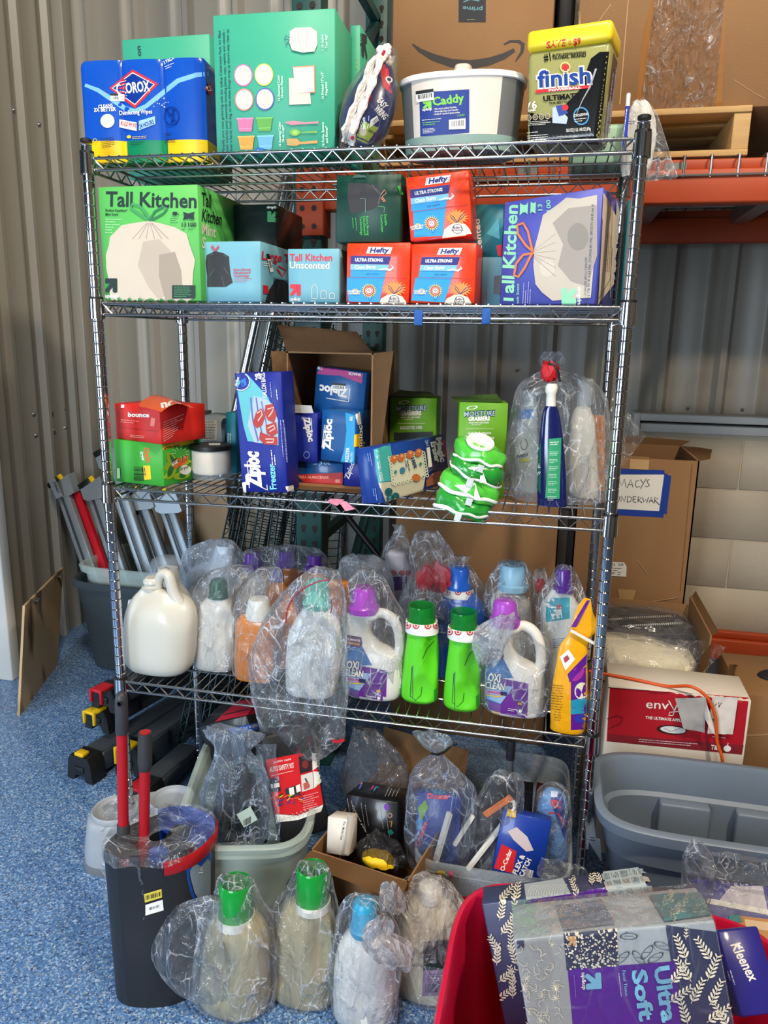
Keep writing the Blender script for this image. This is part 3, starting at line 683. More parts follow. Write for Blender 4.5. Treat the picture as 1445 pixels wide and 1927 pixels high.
# --- string mop refill in its navy pack, leaning
def mop():
    root = thing('mop_refill', 'navy pack of white string mop with red flecks leaning on aqua carton', 'mop', (X(690, .06, S1), .06, S1))
    m_n = M('navy_pack', (22, 32, 92), .3, coat=.4); m_c = M('cotton_cord', (232, 222, 212), .8, bump=.6, bscale=90, var=.06)
    b = B(m_n); a = at(668, 276, y=.05); c = at(728, 92, y=.10); ax = (c-a); L = ax.length; t = ax.normalized(); sd = t.cross(Vector((0, 1, 0))).normalized()*-1; w = sd.cross(t)
    rings = []
    for f, rx, ry, off in ((0, .022, .010, .0), (.05, .036, .025, 0), (.2, .050, .042, .004), (.42, .052, .046, .006), (.65, .040, .038, .006), (.8, .027, .028, .002), (.86, .02, .022, 0)):
        c0 = a+t*(L*f)+sd*off; rings.append([c0+sd*(rx*math.cos(q))+w*(ry*math.sin(q)) for q in [2*PI*i/28 for i in range(28)]])
    b.loft(rings); b.rough(.004, 25)
    PKc = ink(206, 24, 44)
    b.pp([(714, 122), (727, 112), (738, 178), (720, 163)], PKc, 4); b.pt('Q', (723, 150), (735, 158), WH, 10, .04)
    b.pt('EASY', (709, 190), (722, 206), WH, 11, .05); b.pt('WRING', (703, 206), (722, 226), WH, 12, .05)
    b.pp([(684, 228), (712, 240), (690, 270), (668, 260)], ink(160, 176, 60), 4); b.pt('DECO', (692, 247), (703, 253), BK, 5, .05); b.pe(683, 248, 7, 8, ink(200, 190, 160))
    b.pp([(697, 226), (709, 218), (712, 227), (695, 241)], m_stick, 3); b.bars((699, 228), (709, 221), (1.5, 7), BK, 9); b.pp([(666, 174), (680, 164), (676, 190), (664, 192)], ink(60, 52, 60), 3)
    b.obj('label_sleeve', root)
    b = B(m_c); R_ = random.Random(5); mr = M('red_cord_fleck', (190, 40, 60), .8)
    pts_px = [(654, 270), (662, 250), (672, 225), (684, 196), (696, 165), (708, 135), (718, 110), (727, 92)]
    for k in range(-3, 4):
        pts = []
        for i, (px, py) in enumerate(smooth_keys(pts_px, 16)):
            q = at(px+k*2.6*(1.2 if i < 12 else .8), py+k*1.1, y=.045-.004*abs(k)+.0 if i < 13 else .06); q.y += (-.022 if 1 < i < 13 else -.0)+.003*math.sin(i*1.9+k); q.x += .0016*math.sin(i*2.3+k*2); pts.append(q)
        b.tube(pts, [.0042+.0012*math.sin(i*2.1+k) for i in range(16)], mr if k == 2 and False else m_c, 7)
    for px, py in ((671, 232), (668, 240), (690, 196), (693, 188), (719, 104), (661, 262)):
        q = at(px, py, y=.018); b.tube([q, at(px+5, py-9, y=.016)], .0032, mr, 6)
    for i in range(16):
        q = at(722+R_.uniform(-8, 10), 98+R_.uniform(-12, 26), y=.075); b.lathe([(.001, -.008), (.007, -.004), (.008, .002), (.003, .008)], q, m_c, 8)
    b.obj('mop_cord', root)
    b = B(SHRINK); rings = []
    for f, rx, ry in ((-.07, .03, .004), (-.03, .04, .016), (.05, .042, .034), (.2, .056, .05), (.45, .058, .054), (.66, .046, .046), (.82, .032, .034), (1.0, .02, .022)):
        c0 = a+t*(L*f)+sd*.003; rings.append([c0+sd*(rx*math.cos(q))+w*(ry*math.sin(q)) for q in [2*PI*i/28 for i in range(28)]])
    b.loft(rings, None, (1, 1)); b.rough(.004, 40); b.obj('clear_wrapper', root)
mop()

# --- oval cleaning caddy
def caddy():
    y = .145; x = X(866, y, S1); zt = Zt(x, y, 156); h = zt-S1; rx = (X(981, y, zt)-X(748, y, zt))/2; ry = rx*.62
    root = thing('cleaning_caddy', 'white and grey oval plastic caddy with navy label on top shelf', 'caddy', (x, y, S1))
    m_w = M('caddy_white', (212, 204, 192), .4); m_g = M('caddy_grey', (96, 98, 100), .45); m_t = M('caddy_grey_green', (128, 154, 146), .4)
    b = B(m_w); n = 48
    ks = [(0, .87, m_t), (.004, .895, m_t), (.2, .91, m_w), (.92, .985, m_w), (.925, .985, m_w)]
    rg = [[(x+q[0], y+q[1], S1+h*f) for q in [(rx*s*spow(math.cos(t), 2.6), ry*s*spow(math.sin(t), 2.6)) for t in [2*PI*i/n for i in range(n)]]] for f, s, _ in ks]
    b.loft(rg[:3], m_t, (1, 0)); b.loft(rg[2:], m_w, (0, 0))
    inn = [[(x+q[0], y+q[1], S1+h*f) for q in [(rx*s*spow(math.cos(t), 2.6), ry*s*spow(math.sin(t), 2.6)) for t in [2*PI*i/n for i in range(n)]]] for f, s in ((.925, .96), (.1, .86))]
    b.loft(inn, m_w, (0, 1))
    i_g = b.mi(m_g)
    for f in b.bm.faces:
        c = f.calc_center_median(); a = math.atan2(c.y-y, c.x-x)
        if c.z > S1+h*.2 and c.z < S1+h*.9 and (a > -.62 or a < -2.55) and (c-Vector((x, y, c.z))).length > rx*.5: f.material_index = i_g
    q = [(788, 178), (797, 173), (872, 168), (881, 172), (883, 182), (883, 243), (879, 250), (803, 257), (792, 251)]
    m_l = ink(26, 52, 132); g2 = ink(126, 206, 70)
    b.pp([(789, 174), (883, 168), (883, 250), (791, 257)], m_l, 10)
    b.pt('Caddy', (815, 199), (874, 191), g2, 15, .05); arrow(b, [(796, 190), (812, 190), (812, 205), (796, 205)], g2); b.pt('up&up', (795, 209), (813, 207), WH, 5, .03)
    for k, t in enumerate(('Fits most up&up buckets', 'Non-slip base and handle', 'Holds 8+ standard spray bottles')): b.pt('- '+t, (816, 207+k*5), (859+k*3, 203+k*5), WH, 3.2, .02)
    b.fine((795, 226), (852, 221), 1, 4, WH, 1); b.pt('1 COUNT', (861, 220), (875, 218), g2, 3.4, .02); b.fine((796, 231), (832, 228), 2, 4, g2, 1); b.fine((796, 243), (820, 241), 4, 2.6, WH, .8)
    b.pp([(845, 226), (876, 223), (876, 243), (845, 244)], m_stick, 4); b.bars((848, 228), (873, 226), (0, 11), BK, 18, 4)
    sticker(b, [(783, 172), (816, 167), (817, 188), (785, 193)], 6)
    b.obj('tub', root)
    b = B(M('caddy_rim', (236, 228, 222), .35)); rim = [(x+1.0*rx*spow(math.cos(t), 2.6), y+1.0*ry*spow(math.sin(t), 2.6), S1+h*.96) for t in [2*PI*i/n for i in range(n)]]
    b.loft([[(x+(p[0]-x)*s, y+(p[1]-y)*s, S1+h*f) for p in rim] for s, f in ((.985, .915), (1.02, .925), (1.025, .985), (1.0, 1.0), (.96, .99), (.955, .92))], None, (0, 0)); b.obj('rim', root)
    b = B(m_w); o = (X(872, y, zt), y)
    b.loft([[(o[0]+p*sx, o[1]+q*sy, S1+h*f) for p, q in [(spow(math.cos(t), 3), spow(math.sin(t), 3)) for t in [2*PI*i/24 for i in range(24)]]] for f, sx, sy in ((.1, .03, ry*.9), (.85, .022, ry*.8), (1.08, .02, .05), (1.18, .018, .035), (1.19, .014, .03))], None); b.obj('handle', root)
caddy()

# --- dishwasher tablets tub
def tabs():
    b = carton(M('tub_olive', (152, 150, 92), .25, coat=.4), 991, 1127, 96, y=.06, z=S1, yw=-12, d=.10, roll=0, bev=.010, seg=3)
    w, d, h = b.dim; b.bm.verts.ensure_lookup_table()
    for v in b.bm.verts:
        l = b.M.inverted() @ v.co; k = l.z/h; l.x += (l.x/w-.46)*k*w*.13; v.co = b.M @ l
    m_k = ink(18, 18, 18, .2)
    root = thing('tablet_tub', 'olive and black dishwasher tablet tub with yellow lid on top shelf', 'detergent', b.o)
    b.pp([(992, 212), (1040, 222), (1090, 170), (1112, 110), (1128, 98), (1146, 97), (1127, 272), (993, 276)], m_k)
    b.pp([(1154, 98), (1165, 98), (1148, 266), (1135, 270)], m_k)
    b.pt('#1', (1024, 116), (1037, 114), m_k, 14, .04); b.pt('AUTO DISHWASHING', (1039, 107), (1103, 101), m_k, 5, .05); b.pt('GLOBAL BRAND', (1040, 110+2), (1103, 107), m_k, 6, .05)
    bl = ink(18, 60, 140, .3)
    b.pt('finish', (1009, 166), (1115, 157), WH, (-1, -32), .11); b.pt('finish', (1012, 165), (1112, 156), bl, (-1, -30), .05)
    b.pe(1064, 127, 6, 6, ink(206, 24, 30)); b.pe(1064, 127, 10, 10, ink(226, 190, 120), 0, .75)
    b.pp([(1008, 170), (1113, 160), (1112, 166), (1008, 176)], RD_); b.pt('POWERBALL', (1033, 172.6), (1094, 166.5), WH, 4, .06)
    b.fine((1030, 180), (1086, 175), 1, 3, m_k, 1); b.pt('ULTIMATE', (1023, 191), (1090, 185), m_k, 9.5, .07); b.pt('OUR BEST CLEAN', (1034, 197), (1079, 193), m_k, 3.6, .06)
    b.pt('76', (992, 206), (1011, 204), WH, 13, .04); b.pt('TABS', (995, 211), (1009, 209), WH, 4, .04)
    for k in range(4): b.pe(996+k*11.6, 222-k*1, 5, 6, ink(170, 160, 130), 0, .7, 14); b.pe(996+k*11.6, 222-k, 3, 3, ink(120, 110, 90), n=8)
    b.fine((992, 230), (1036, 227), 3, 3, WH, .9)
    b.pp([(1040, 204), (1050, 200), (1069, 222), (1066, 234), (1040, 232)], ink(176, 190, 216)); b.pp([(1046, 200), (1060, 198), (1070, 214), (1052, 220)], ink(32, 62, 140)); b.pe(1064, 203, 6, 6, ink(200, 26, 34))
    b.pe(1094, 219, 15, 17, ink(70, 140, 190), 0, .84); b.pt('CYCLESYNC', (1080, 221), (1108, 217), WH, 4.4, .04); b.fine((1081, 225), (1107, 222), 2, 4, WH, 1)
    b.pt('30.8 OZ (1 LB, 14.8 OZ) 874g', (1066, 249), (1112, 246), WH, 6, .02); b.pl([(1085, 216), (1096, 190), (1110, 165), (1122, 130)], [1, 2, 3, 4], ink(150, 150, 150))
    b.fine((994, 250), (1025, 247), 1, 4, WH, 1.2); b.fine((994, 256), (1036, 253), 3, 4, WH, 1); b.fine((1050, 258), (1108, 255), 1, 3, WH, .8)
    b.fine((1137, 250), (1152, 120), 3, 5, ink(150, 140, 180), 2)
    b.obj('tub', root)
    L = B(M('yellow_lid', (238, 206, 40), .35)); L.M = b.M; c = b.M
    L.box((-w*.07, -.008, h-.002), (w*1.08, d+.008, h+.036), None, .010, 3)
    L.pt('SAVE', (1028, 91), (1066, 86), RD_, 12, .05, .2); L.pt('UP', (1070, 80), (1075, 79), RD_, 3.5, .03); L.pt('TO', (1070, 85), (1075, 84), RD_, 3.5, .03); L.pt('$9', (1079, 85), (1094, 82), RD_, 11, .05, .2)
    L.obj('lid', root)
tabs()
def canister():
    y = .13; x = X(1174, y, S1); r = X(1192, y, S1+.15)-x-.002; zt = Zt(x, y, 176); h = zt-S1
    root = thing('spray_canister', 'purple and blue canister with white cap beside the tablet tub', 'canister', (x, y, S1))
    b = B(M('purple_blue_label', (44, 60, 168), .25, coat=.4)); b.lathe([(r*.96, 0), (r, .004), (r, h*.78), (r*.96, h*.8)], (x, y, S1), None, 32)
    pk = ink(186, 40, 160); b.pp([(1148, 262), (1160, 230), (1166, 215), (1170, 240), (1160, 275)], pk, 4); b.fine((1180, 205), (1172, 275), 3, 3, WH, 1.2); b.pl([(1152, 240), (1164, 212)], 2, WH)
    b.obj('can', root)
    b = B(m_white); b.lathe([(r*1.02, h*.78), (r*1.03, h*.97), (r*.9, h)], (x, y, S1), None, 32); b.obj('cap', root)
    b = B(ink(150, 30, 130)); b.lathe([(r*.8, h), (r*.8, h*1.015)], (x, y, S1), None, 24); b.obj('cap_insert', root)
canister()
def pouchbag():
    y = .25; root = thing('bagged_pouch', 'white pouch in a clear bag hanging past the rack post', 'pouch', at(1205, 320, y=y))
    b = B(M('white_pouch', (226, 220, 208), .35)); pxbag(b, y, [(330, 1172, 1216), (310, 1170, 1226), (270, 1170, 1234), (230, 1178, 1234), (200, 1188, 1224), (190, 1198, 1214)], b.m, 4, .1, dep=.35, n=40, rows=24)
    b.fine((1182, 228), (1196, 228), 2, 4, ink(60, 90, 150), 1.4); b.obj('pouch', root)
    b = B(BAGF); pxbag(b, y, [(336, 1178, 1272), (325, 1172, 1270), (300, 1168, 1262), (260, 1168, 1250), (220, 1176, 1238), (196, 1184, 1222), (188, 1198, 1210)], b.m, 9, .10, dep=.4); b.obj('clear_bag', root)
pouchbag()
b = B(M('pale_green_tub', (150, 186, 160), .4)); yy = .33; x0, x1 = X(1068, yy, S1), X(1185, yy, S1); b.box((x0, yy-.06, S1), (x1, yy+.08, S1+.09), None, .012, 3)
b.obj('low_tub', label='low pale green tub seen through the wires behind the canister', cat='tub')
# ================================================================== things on the second shelf
CREAM = ink(226, 216, 196)
def trashbag(b, body, m, fold, md, knot=None):
    b.pp(body, m)
    for f in fold: b.pl(f, 1.6, md)
b = carton(M('mint_green_carton', (90, 182, 88), .5, var=.02), 197, 379, 352, y=.004, z=S2, yw=0, d=.27)
D = ink(18, 40, 36)
b.pt('Tall Kitchen', (199, 388), (370, 391), D, 27, .045); b.pt('Tall', (379, 386), (397, 391), D, (0, -24), .04); b.pt('Kitchen', (379, 415), (416, 424), D, (2, -22), .04); b.pt('Mint', (379, 440), (405, 447), CREAM, (1, -20), .04); b.pt('Scent', (379, 466), (411, 474), CREAM, (1, -20), .04)
b.pt('Rodent Repellent*', (199, 398), (240, 399), D, 5, .02); b.pt('Mint Scent', (199, 406), (223, 406), D, 5, .02)
for k in range(6): b.fine((199, 412+k*5), (237-k*4, 412.5+k*5), 1, 4, ink(196, 236, 180), 1.1, k)
bagm, bagd = ink(204, 188, 166), ink(168, 150, 132)
b.pp([(283, 416), (305, 421), (330, 428), (352, 440), (358, 462), (368, 490), (364, 515), (362, 570), (207, 566), (208, 540), (201, 505), (200, 480), (206, 462), (208, 446), (230, 424), (258, 419)], bagm)
b.pp([(270, 455), (300, 450), (320, 470), (340, 500), (330, 540), (300, 565), (280, 540), (260, 500)], ink(186, 168, 148)); b.pp([(300, 480), (330, 474), (342, 510), (346, 560), (312, 565), (300, 520)], ink(160, 144, 126))
for x in (250, 262, 276, 292, 306, 318): b.pl([(282+(x-282)*.15, 420), (x, 450)], 1.5, bagd)
gl, gd = ink(60, 150, 84), ink(40, 120, 70)
b.pl([(282, 415), (262, 402), (247, 392), (250, 384), (264, 388), (276, 402), (282, 415)], 4, gl); b.pl([(282, 415), (292, 398), (308, 389), (316, 392), (308, 402), (290, 412), (282, 416)], 4, gd)
b.pe(330, 402, 5, 3.4, D); b.pl([(334, 403), (338, 405)], 1.2, D); b.pp([(345, 399), (355, 402), (367, 399), (365, 406), (367, 414), (355, 411), (345, 414), (348, 406)], D)
for k in range(3): b.fine((321, 411+k*4), (338, 411+k*4), 1, 3, D, .8, k)
b.pt('13', (343, 427), (351, 427), D, 8, .03); b.pt('100', (355, 427), (370, 427), D, 8, .03); b.fine((343, 432), (351, 432), 1, 3, D, 1); b.fine((355, 432), (369, 432), 1, 3, D, 1)
arrow(b, [(199, 524), (222, 524), (222, 551), (199, 551)], D); b.pt('up&up', (199, 560), (223, 560), WH, 6.4, .05)
b.pr(325, 537, 368, 562, D); b.fine((329, 540), (362, 540), 6, 3.6, ink(70, 170, 90), 1)
b.obj('trash_bag_carton', label='large bright green tall-kitchen trash bag carton with beige bag picture, far left', cat='carton')
b = carton(M('black_green_carton', (20, 34, 32), .3, coat=.2), 421, 522, 386, y=.20, z=S2+.0, yw=0, d=.2)
g = ink(20, 130, 66); arrow(b, [(523, 418), (503, 418), (503, 397), (523, 397)], g); b.pt('up&up', (522, 389), (502, 389), WH, (0, 5), .03); b.pl([(424, 396), (424, 440)], 3, ink(120, 126, 124))
b.obj('trash_bag_carton', label='black-green carton with upside-down green arrow, at back behind pale blue box', cat='carton')
SKY = M('sky_blue_carton', (114, 172, 188), .5, var=.02); RR = ink(206, 30, 52)
def blackbag(b, P, m, md, tie):
    b.pp(P, m)
    xs = sum(p[0] for p in P)/len(P); 
    for p in P[::2]: b.pl([(lerp(p[0], xs, .2), p[1]), (lerp(p[0], xs, .6), lerp(p[1], P[0][1], .3))], 1.1, md)
b = carton(SKY, 377, 491, 455, y=.03, z=S2, yw=-1, d=.21, dent=.0012)
kb, kg = ink(36, 34, 34, .3), ink(90, 88, 88, .3)
blackbag(b, [(404, 473), (420, 476), (431, 483), (432, 498), (434, 516), (438, 532), (425, 540), (390, 540), (390, 520), (387, 495), (389, 480)], kb, kg, RR)
b.pl([(404, 473), (398, 464), (400, 462), (406, 470), (411, 462), (413, 465), (405, 473)], 1.6, RR)
for k, (t, x) in enumerate((('Extra-Strong', 472), ('UltraStretch', 471), ('Technology', 469))): b.pt(t, (440, 510+k*6), (x, 509+k*6), RR, 4.6, .02)
b.fine((441, 525), (478, 524), 2, 4, RR, 1)
b.pt('Large T', (491, 488), (544, 494), RR, (1, -15), .04); b.fine((492, 494), (516, 497), 2, 4, WH, 1.2); b.pl([(520, 505), (530, 520), (536, 508), (522, 500)], 2.6, RR)
b.pp([(518, 525), (535, 528), (545, 540), (545, 574), (497, 571), (505, 545)], kb); b.pl([(525, 530), (520, 555)], 1.5, kg); b.pl([(532, 532), (538, 560)], 1.5, kg); b.pp([(493, 536), (503, 538), (503, 553), (494, 552)], RR)
sticker(b, [(499, 477), (505, 478), (513, 511), (507, 513)])
b.obj('trash_bag_carton', label='pale blue carton with black bag picture, front left beside the bright green one', cat='carton')
b = carton(SKY, 543, 638, 468, y=.055, z=S2, yw=-1, d=.15, dent=.0015)
b.pt('Tall Kitchen', (545, 491), (625, 491), RR, 13, .04); b.pt('Unscented', (545, 505), (620, 506), CREAM, 12.5, .035); arrow(b, [(546, 535), (566, 535), (566, 557), (546, 557)], RR); b.pt('up&up', (546, 566), (566, 565), WH, 6, .03)
for x, s in ((592, 1), (609, .6), (625, .4)): b.pl([(x-5, 562), (x-5, 562-20*s), (x-2, 562-26*s), (x+2, 562-26*s), (x+5, 562-20*s), (x+5, 562), (x-5, 562)], 1, CREAM)
b.fine((585, 566), (599, 566), 1, 3, CREAM, 1)
b.obj('trash_bag_carton', label='pale blue unscented tall-kitchen carton with red lettering, left of orange boxes', cat='carton')
# --- the orange boxes
OR = M('orange_carton', (228, 60, 24), .4, coat=.2, var=.03)
def hefty(P, label, y, z, yw, roll, pl, pr, pt, d=.15, dent=.0018):
    b = carton(OR, pl, pr, pt, y=y, z=z, yw=yw, roll=roll, d=d, dent=dent)
    def Q(u, w): return ((P[0][0]*(1-u)+P[1][0]*u)*(1-w)+(P[3][0]*(1-u)+P[2][0]*u)*w, (P[0][1]*(1-u)+P[1][1]*u)*(1-w)+(P[3][1]*(1-u)+P[2][1]*u)*w)
    def poly(pts, m, sub=0): b.pp([Q(*p) for p in pts], m, sub)
    bl, nv, lb = ink(30, 150, 214), ink(24, 30, 120), ink(120, 186, 226)
    poly([(.0, .54), (.60, .54), (.52, 1), (.0, 1)], bl, 8); poly([(.05, .43), (.62, .43), (.60, .54), (.05, .54)], bl, 6)
    poly([(.32, .05), (.70, .05), (.67, .16), (.29, .16)], WH, 4); poly([(.335, .06), (.685, .06), (.66, .15), (.31, .15)], nv, 4); poly([(.34, .062), (.68, .062), (.655, .148), (.315, .148)], WH, 4)
    b.pt('Hefty', Q(.345, .142), Q(.645, .135), nv, tuple(a-c for a, c in zip(Q(.36, .068), Q(.345, .142))), .08)
    poly([(.05, .20), (.68, .20), (.65, .33), (.05, .33)], nv, 6); b.pt('ULTRA STRONG', Q(.12, .29), Q(.56, .285), WH, tuple(a-c for a, c in zip(Q(.12, .24), Q(.12, .29))), .08)
    poly([(.05, .335), (.66, .335), (.64, .43), (.05, .43)], lb, 6); b.pt('Clean Burst', Q(.12, .41), Q(.45, .40), WH, tuple(a-c for a, c in zip(Q(.12, .355), Q(.12, .41))), .03)
    b.pl([Q(.5, .42), Q(.6, .40), Q(.68, .42), Q(.73, .38), Q(.70, .34)], [2, 3, 4, 3, 1], ink(214, 232, 240)); b.pt('odor control', Q(.30, .50), Q(.50, .495), nv, 2.8, .0)
    b.pl([Q(.0, .545), Q(.62, .545), Q(1, .545)], .9, ink(150, 40, 30))
    poly([(.36, .70), (.40, .68), (.40, .9), (.36, .9)], bl)
    c = Q(.36, .76); sx = abs(P[1][0]-P[0][0])/120
    b.stamp([c]+[(c[0]+r*sx*math.cos(a), c[1]+r*sx*math.sin(a)) for a, r in [(2*PI*i/40, 15 if i % 2 else 9) for i in range(40)]], [[0, 1+i, 1+(i+1) % 40] for i in range(40)], ink(240, 200, 60))
    b.pe(c[0], c[1], 9.6*sx, 9.6*sx, ink(176, 30, 20)); b.pe(c[0], c[1], 7.4*sx, 7.4*sx, WH, 0, .9); b.pe(c[0], c[1], 5.2*sx, 5.2*sx, ink(240, 226, 214)); b.pl([(c[0]-2, c[1]+1), (c[0], c[1]-3), (c[0]+2, c[1]), (c[0], c[1]+2)], 1.5, ink(176, 30, 20))
    b.pe(*Q(.14, .78), 6, 5.4, ink(230, 190, 110), 0, .6); b.pt('CONTINUOUS', Q(.02, .79), Q(.23, .785), WH, 3, .06); b.pt('ODOR CONTROL', Q(.03, .825), Q(.22, .82), WH, 2.8, .06)
    cg = Q(.76, .72)
    b.stamp([cg]+[(cg[0]+r*sx*math.cos(a), cg[1]+r*sx*.7*math.sin(a)) for a, r in [(2*PI*i/36, 24 if i % 2 else 15) for i in range(36)]], [[0, 1+i, 1+(i+1) % 36] for i in range(36)], ink(242, 140, 60))
    poly([(.52, 1.0), (.56, .88), (.66, .82), (.76, .80), (.90, .84), (.97, .93), (.99, 1.0)], CREAM)
    b.pl([Q(.76, .80), Q(.68, .72), Q(.66, .66), Q(.71, .70), Q(.77, .79), Q(.84, .70), Q(.90, .66), Q(.87, .73), Q(.76, .80)], 1.6, ink(36, 40, 90))
    cc = Q(.77, .90); b.pe(cc[0], cc[1], 10*sx, 9*sx, ink(70, 74, 110), 0, .88); b.pt('6-in-1', (cc[0]-8*sx, cc[1]), (cc[0]+8*sx, cc[1]-.6), ink(36, 40, 90), 5.5*sx, .06); b.pt('PROTECTION', (cc[0]-11*sx, cc[1]+4*sx), (cc[0]+11*sx, cc[1]+3.4*sx), ink(36, 40, 90), 2.6*sx, .06)
    return b.obj('trash_bag_carton', label=label, cat='carton', group='orange trash bag boxes')
P_B = [(655, 458), (775, 460), (768, 577), (652, 574)]; P_C = [(792, 462), (905, 460), (890, 579), (773, 572)]; P_A = [(764, 334), (884, 318), (888, 440), (772, 455)]
h2 = hefty(P_B, 'orange box with light blue corner, bottom left of the three orange boxes', .04, S2, -1, 0, 652, 769, 457)
hefty(P_C, 'crumpled orange box with folded top corner, bottom right of the three orange boxes', .035, S2, -1, 0, 773, 892, 459)
zB = Zt(X(652, .04, S2), .04, 457)+.001
hefty(P_A, 'tilted orange box balanced on top of the two other orange boxes', .05, zB+.002, 0, 5.5, 772, 888, 335, d=.14)
b = carton(M('forest_green_carton', (14, 62, 48), .45, var=.02), 632, 752, 330, y=.055, z=zB+.002, yw=-2, d=.15, roll=-.5)
gg = ink(60, 190, 70)
b.pp([(655, 344), (690, 345), (712, 350), (719, 362), (716, 385), (700, 394), (680, 398), (660, 403), (654, 375)], ink(40, 34, 30)); b.pl([(700, 348), (716, 366), (712, 384)], 2, ink(90, 84, 80)); b.pl([(690, 347), (712, 362)], 1, ink(80, 74, 70)); b.pl([(717, 366), (724, 357), (727, 364), (719, 370), (726, 380), (722, 379), (717, 372)], 1.6, ink(216, 140, 100))
for k, t in enumerate(('Extra-Strong', 'UltraStretch', 'Technology')): b.pt(t, (689-k*6, 407), (691-k*6, 443), gg, 4.4, .02)
b.fine((670, 410), (674, 450), 1, 4, gg, 1); b.fine((664, 410), (667, 440), 1, 4, gg, 1)
for k, t in enumerate(('Durable', 'Construction')): b.pt(t, (723-k*7, 404), (725-k*7, 425+k*12), gg, 4.4, .02)
b.pl([(678, 374), (688, 374), (688, 400)], .8, ink(120, 170, 150)); b.pl([(711, 388), (724, 390), (723, 400)], .8, ink(120, 200, 120)); b.fine((752, 350), (760, 375), 1, 4, gg, 4)
b.pp([(663, 327), (690, 326), (690, 334), (663, 335)], ink(60, 90, 80))
b.obj('trash_bag_carton', label='dark green carton with sideways black bag picture, stacked left of orange boxes', cat='carton')
TL = M('teal_carton', (44, 128, 140), .45)
b = carton(SKY, 891, 942, 484, y=.15, z=S2, yw=0, d=.12)
for k in range(5): b.fine((914-k*4, 572), (914-k*4, 540), 1, 3, RR, 1.1, k)
b.pp([(930, 520), (942, 518), (942, 555), (928, 552)], kb); b.obj('trash_bag_carton', label='pale blue carton with upside-down red print, wedged behind the orange boxes', cat='carton')
zz = Zt(X(891, .15, S2), .15, 484)+.001
b = carton(TL, 885, 944, 385, y=.165, z=zz, yw=0, d=.12); b.pt('Scented', (908, 480), (902, 412), WH, 10, .04); b.pp([(915, 440), (938, 410), (940, 450)], ink(80, 170, 184)); b.pp([(934, 462), (944, 460), (944, 484), (936, 480)], RR)
b.obj('trash_bag_carton', label='teal carton standing on the pale blue one, left of the violet box', cat='carton')
# --- violet box lying on its side
VI = M('violet_carton', (82, 88, 176), .45, var=.03)
b = carton(VI, 940, 1119, 381, y=.075, z=S2, yw=-15, d=.175, roll=0)
w, d, h = b.dim
for v in b.bm.verts:                            # the carton leans a little and its top rises to the right
    l = b.M.inverted() @ v.co; l.z += max(0, l.z/h)*(l.x/w)*.016; v.co = b.M @ l
b.bvh = None; mint = ink(140, 214, 172)
b.pt('Tall Kitchen', (965, 576), (974, 386), mint, 22, .05); b.pt('Fresh Scent', (976, 579), (977, 534), mint, 5, .01)
for k in range(4): b.fine((983+k*4.4, 578), (986+k*4.4, 524), 1, 3, ink(190, 190, 226), 1, k)
b.pp([(979, 382), (984, 386), (990, 386), (994, 381), (993, 404), (990, 400), (984, 400), (978, 406)], mint); b.pp([(999, 380), (1004, 383), (1009, 380), (1008, 402), (1002, 399), (998, 402)], mint)
b.pt('13', (1021, 396), (1020, 384), mint, 8, .03); b.pt('100', (1037, 398), (1036, 376), mint, 8, .03)
b.pp([(1006, 468), (1016, 430), (1022, 405), (1050, 385), (1066, 372), (1090, 374), (1124, 367), (1122, 450), (1112, 560), (1080, 562), (1060, 564), (1040, 566), (1020, 550), (1008, 535), (1004, 500)], ink(196, 184, 168))
b.pp([(1040, 420), (1070, 392), (1124, 386), (1124, 480), (1106, 540), (1075, 530), (1050, 500), (1060, 460)], ink(160, 150, 140)); b.pe(1088, 446, 20, 26, ink(140, 132, 124)); b.pe(1030, 505, 14, 16, ink(206, 194, 178))
for k in range(6): b.pl([(1006, 470+k*3), (1046, 440+k*16)], 1, ink(170, 158, 142))
oo = ink(224, 116, 56)
b.pl([(1004, 474), (990, 462), (975, 440), (974, 424), (985, 420), (994, 436), (1000, 462), (1004, 476), (985, 480), (972, 496), (968, 518), (976, 521), (988, 504), (998, 484), (1004, 474)], 4.2, oo)
arrow(b, [(1057, 542), (1057, 572), (1085, 572), (1085, 542)], mint); b.pt('up&up', (1092, 572), (1092, 540), WH, 7, .04)
b.pt('BAGS - 13 GALLON (49.2 L) CAPACITY', (1103, 574), (1106, 484), ink(70, 70, 100), 4.6, 0); b.pt('2 FT 2 7/8 IN X 1.64 MIL (TOP)/0.82 MIL (BODY) 60.8 cm X', (1109, 574), (1118, 384), ink(70, 70, 100), 4.6, 0)
cr = ink(228, 214, 190)
b.pp([(1134, 363), (1176, 378), (1165, 573), (1123, 573)], cr); b.pl([(1146, 560), (1150, 370)], 1.4, ink(170, 150, 120)); b.pl([(1119, 570), (1146, 525), (1150, 465)], 1, ink(80, 70, 60)); b.pp([(1158, 376), (1172, 380), (1164, 520), (1150, 540)], ink(206, 202, 200))
b.bars((1170, 432), (1168, 462), (-12, 0), BK, 20, 8); b.fine((1160, 514), (1163, 468), 3, 3.4, ink(90, 90, 90), 1); b.fine((1136, 512), (1140, 430), 3, 3.4, ink(150, 120, 90), 1.2)
b.obj('trash_bag_carton', label='violet tall-kitchen trash bag carton on its side, at right of second shelf', cat='carton')
b = carton(TL, 1166, 1178, 375, y=.24, z=S2, yw=0, d=.12); b.obj('trash_bag_carton', label='sliver of teal carton behind the violet box by the right post', cat='carton')
mt = M('blue_painters_tape', (26, 84, 160), .6)
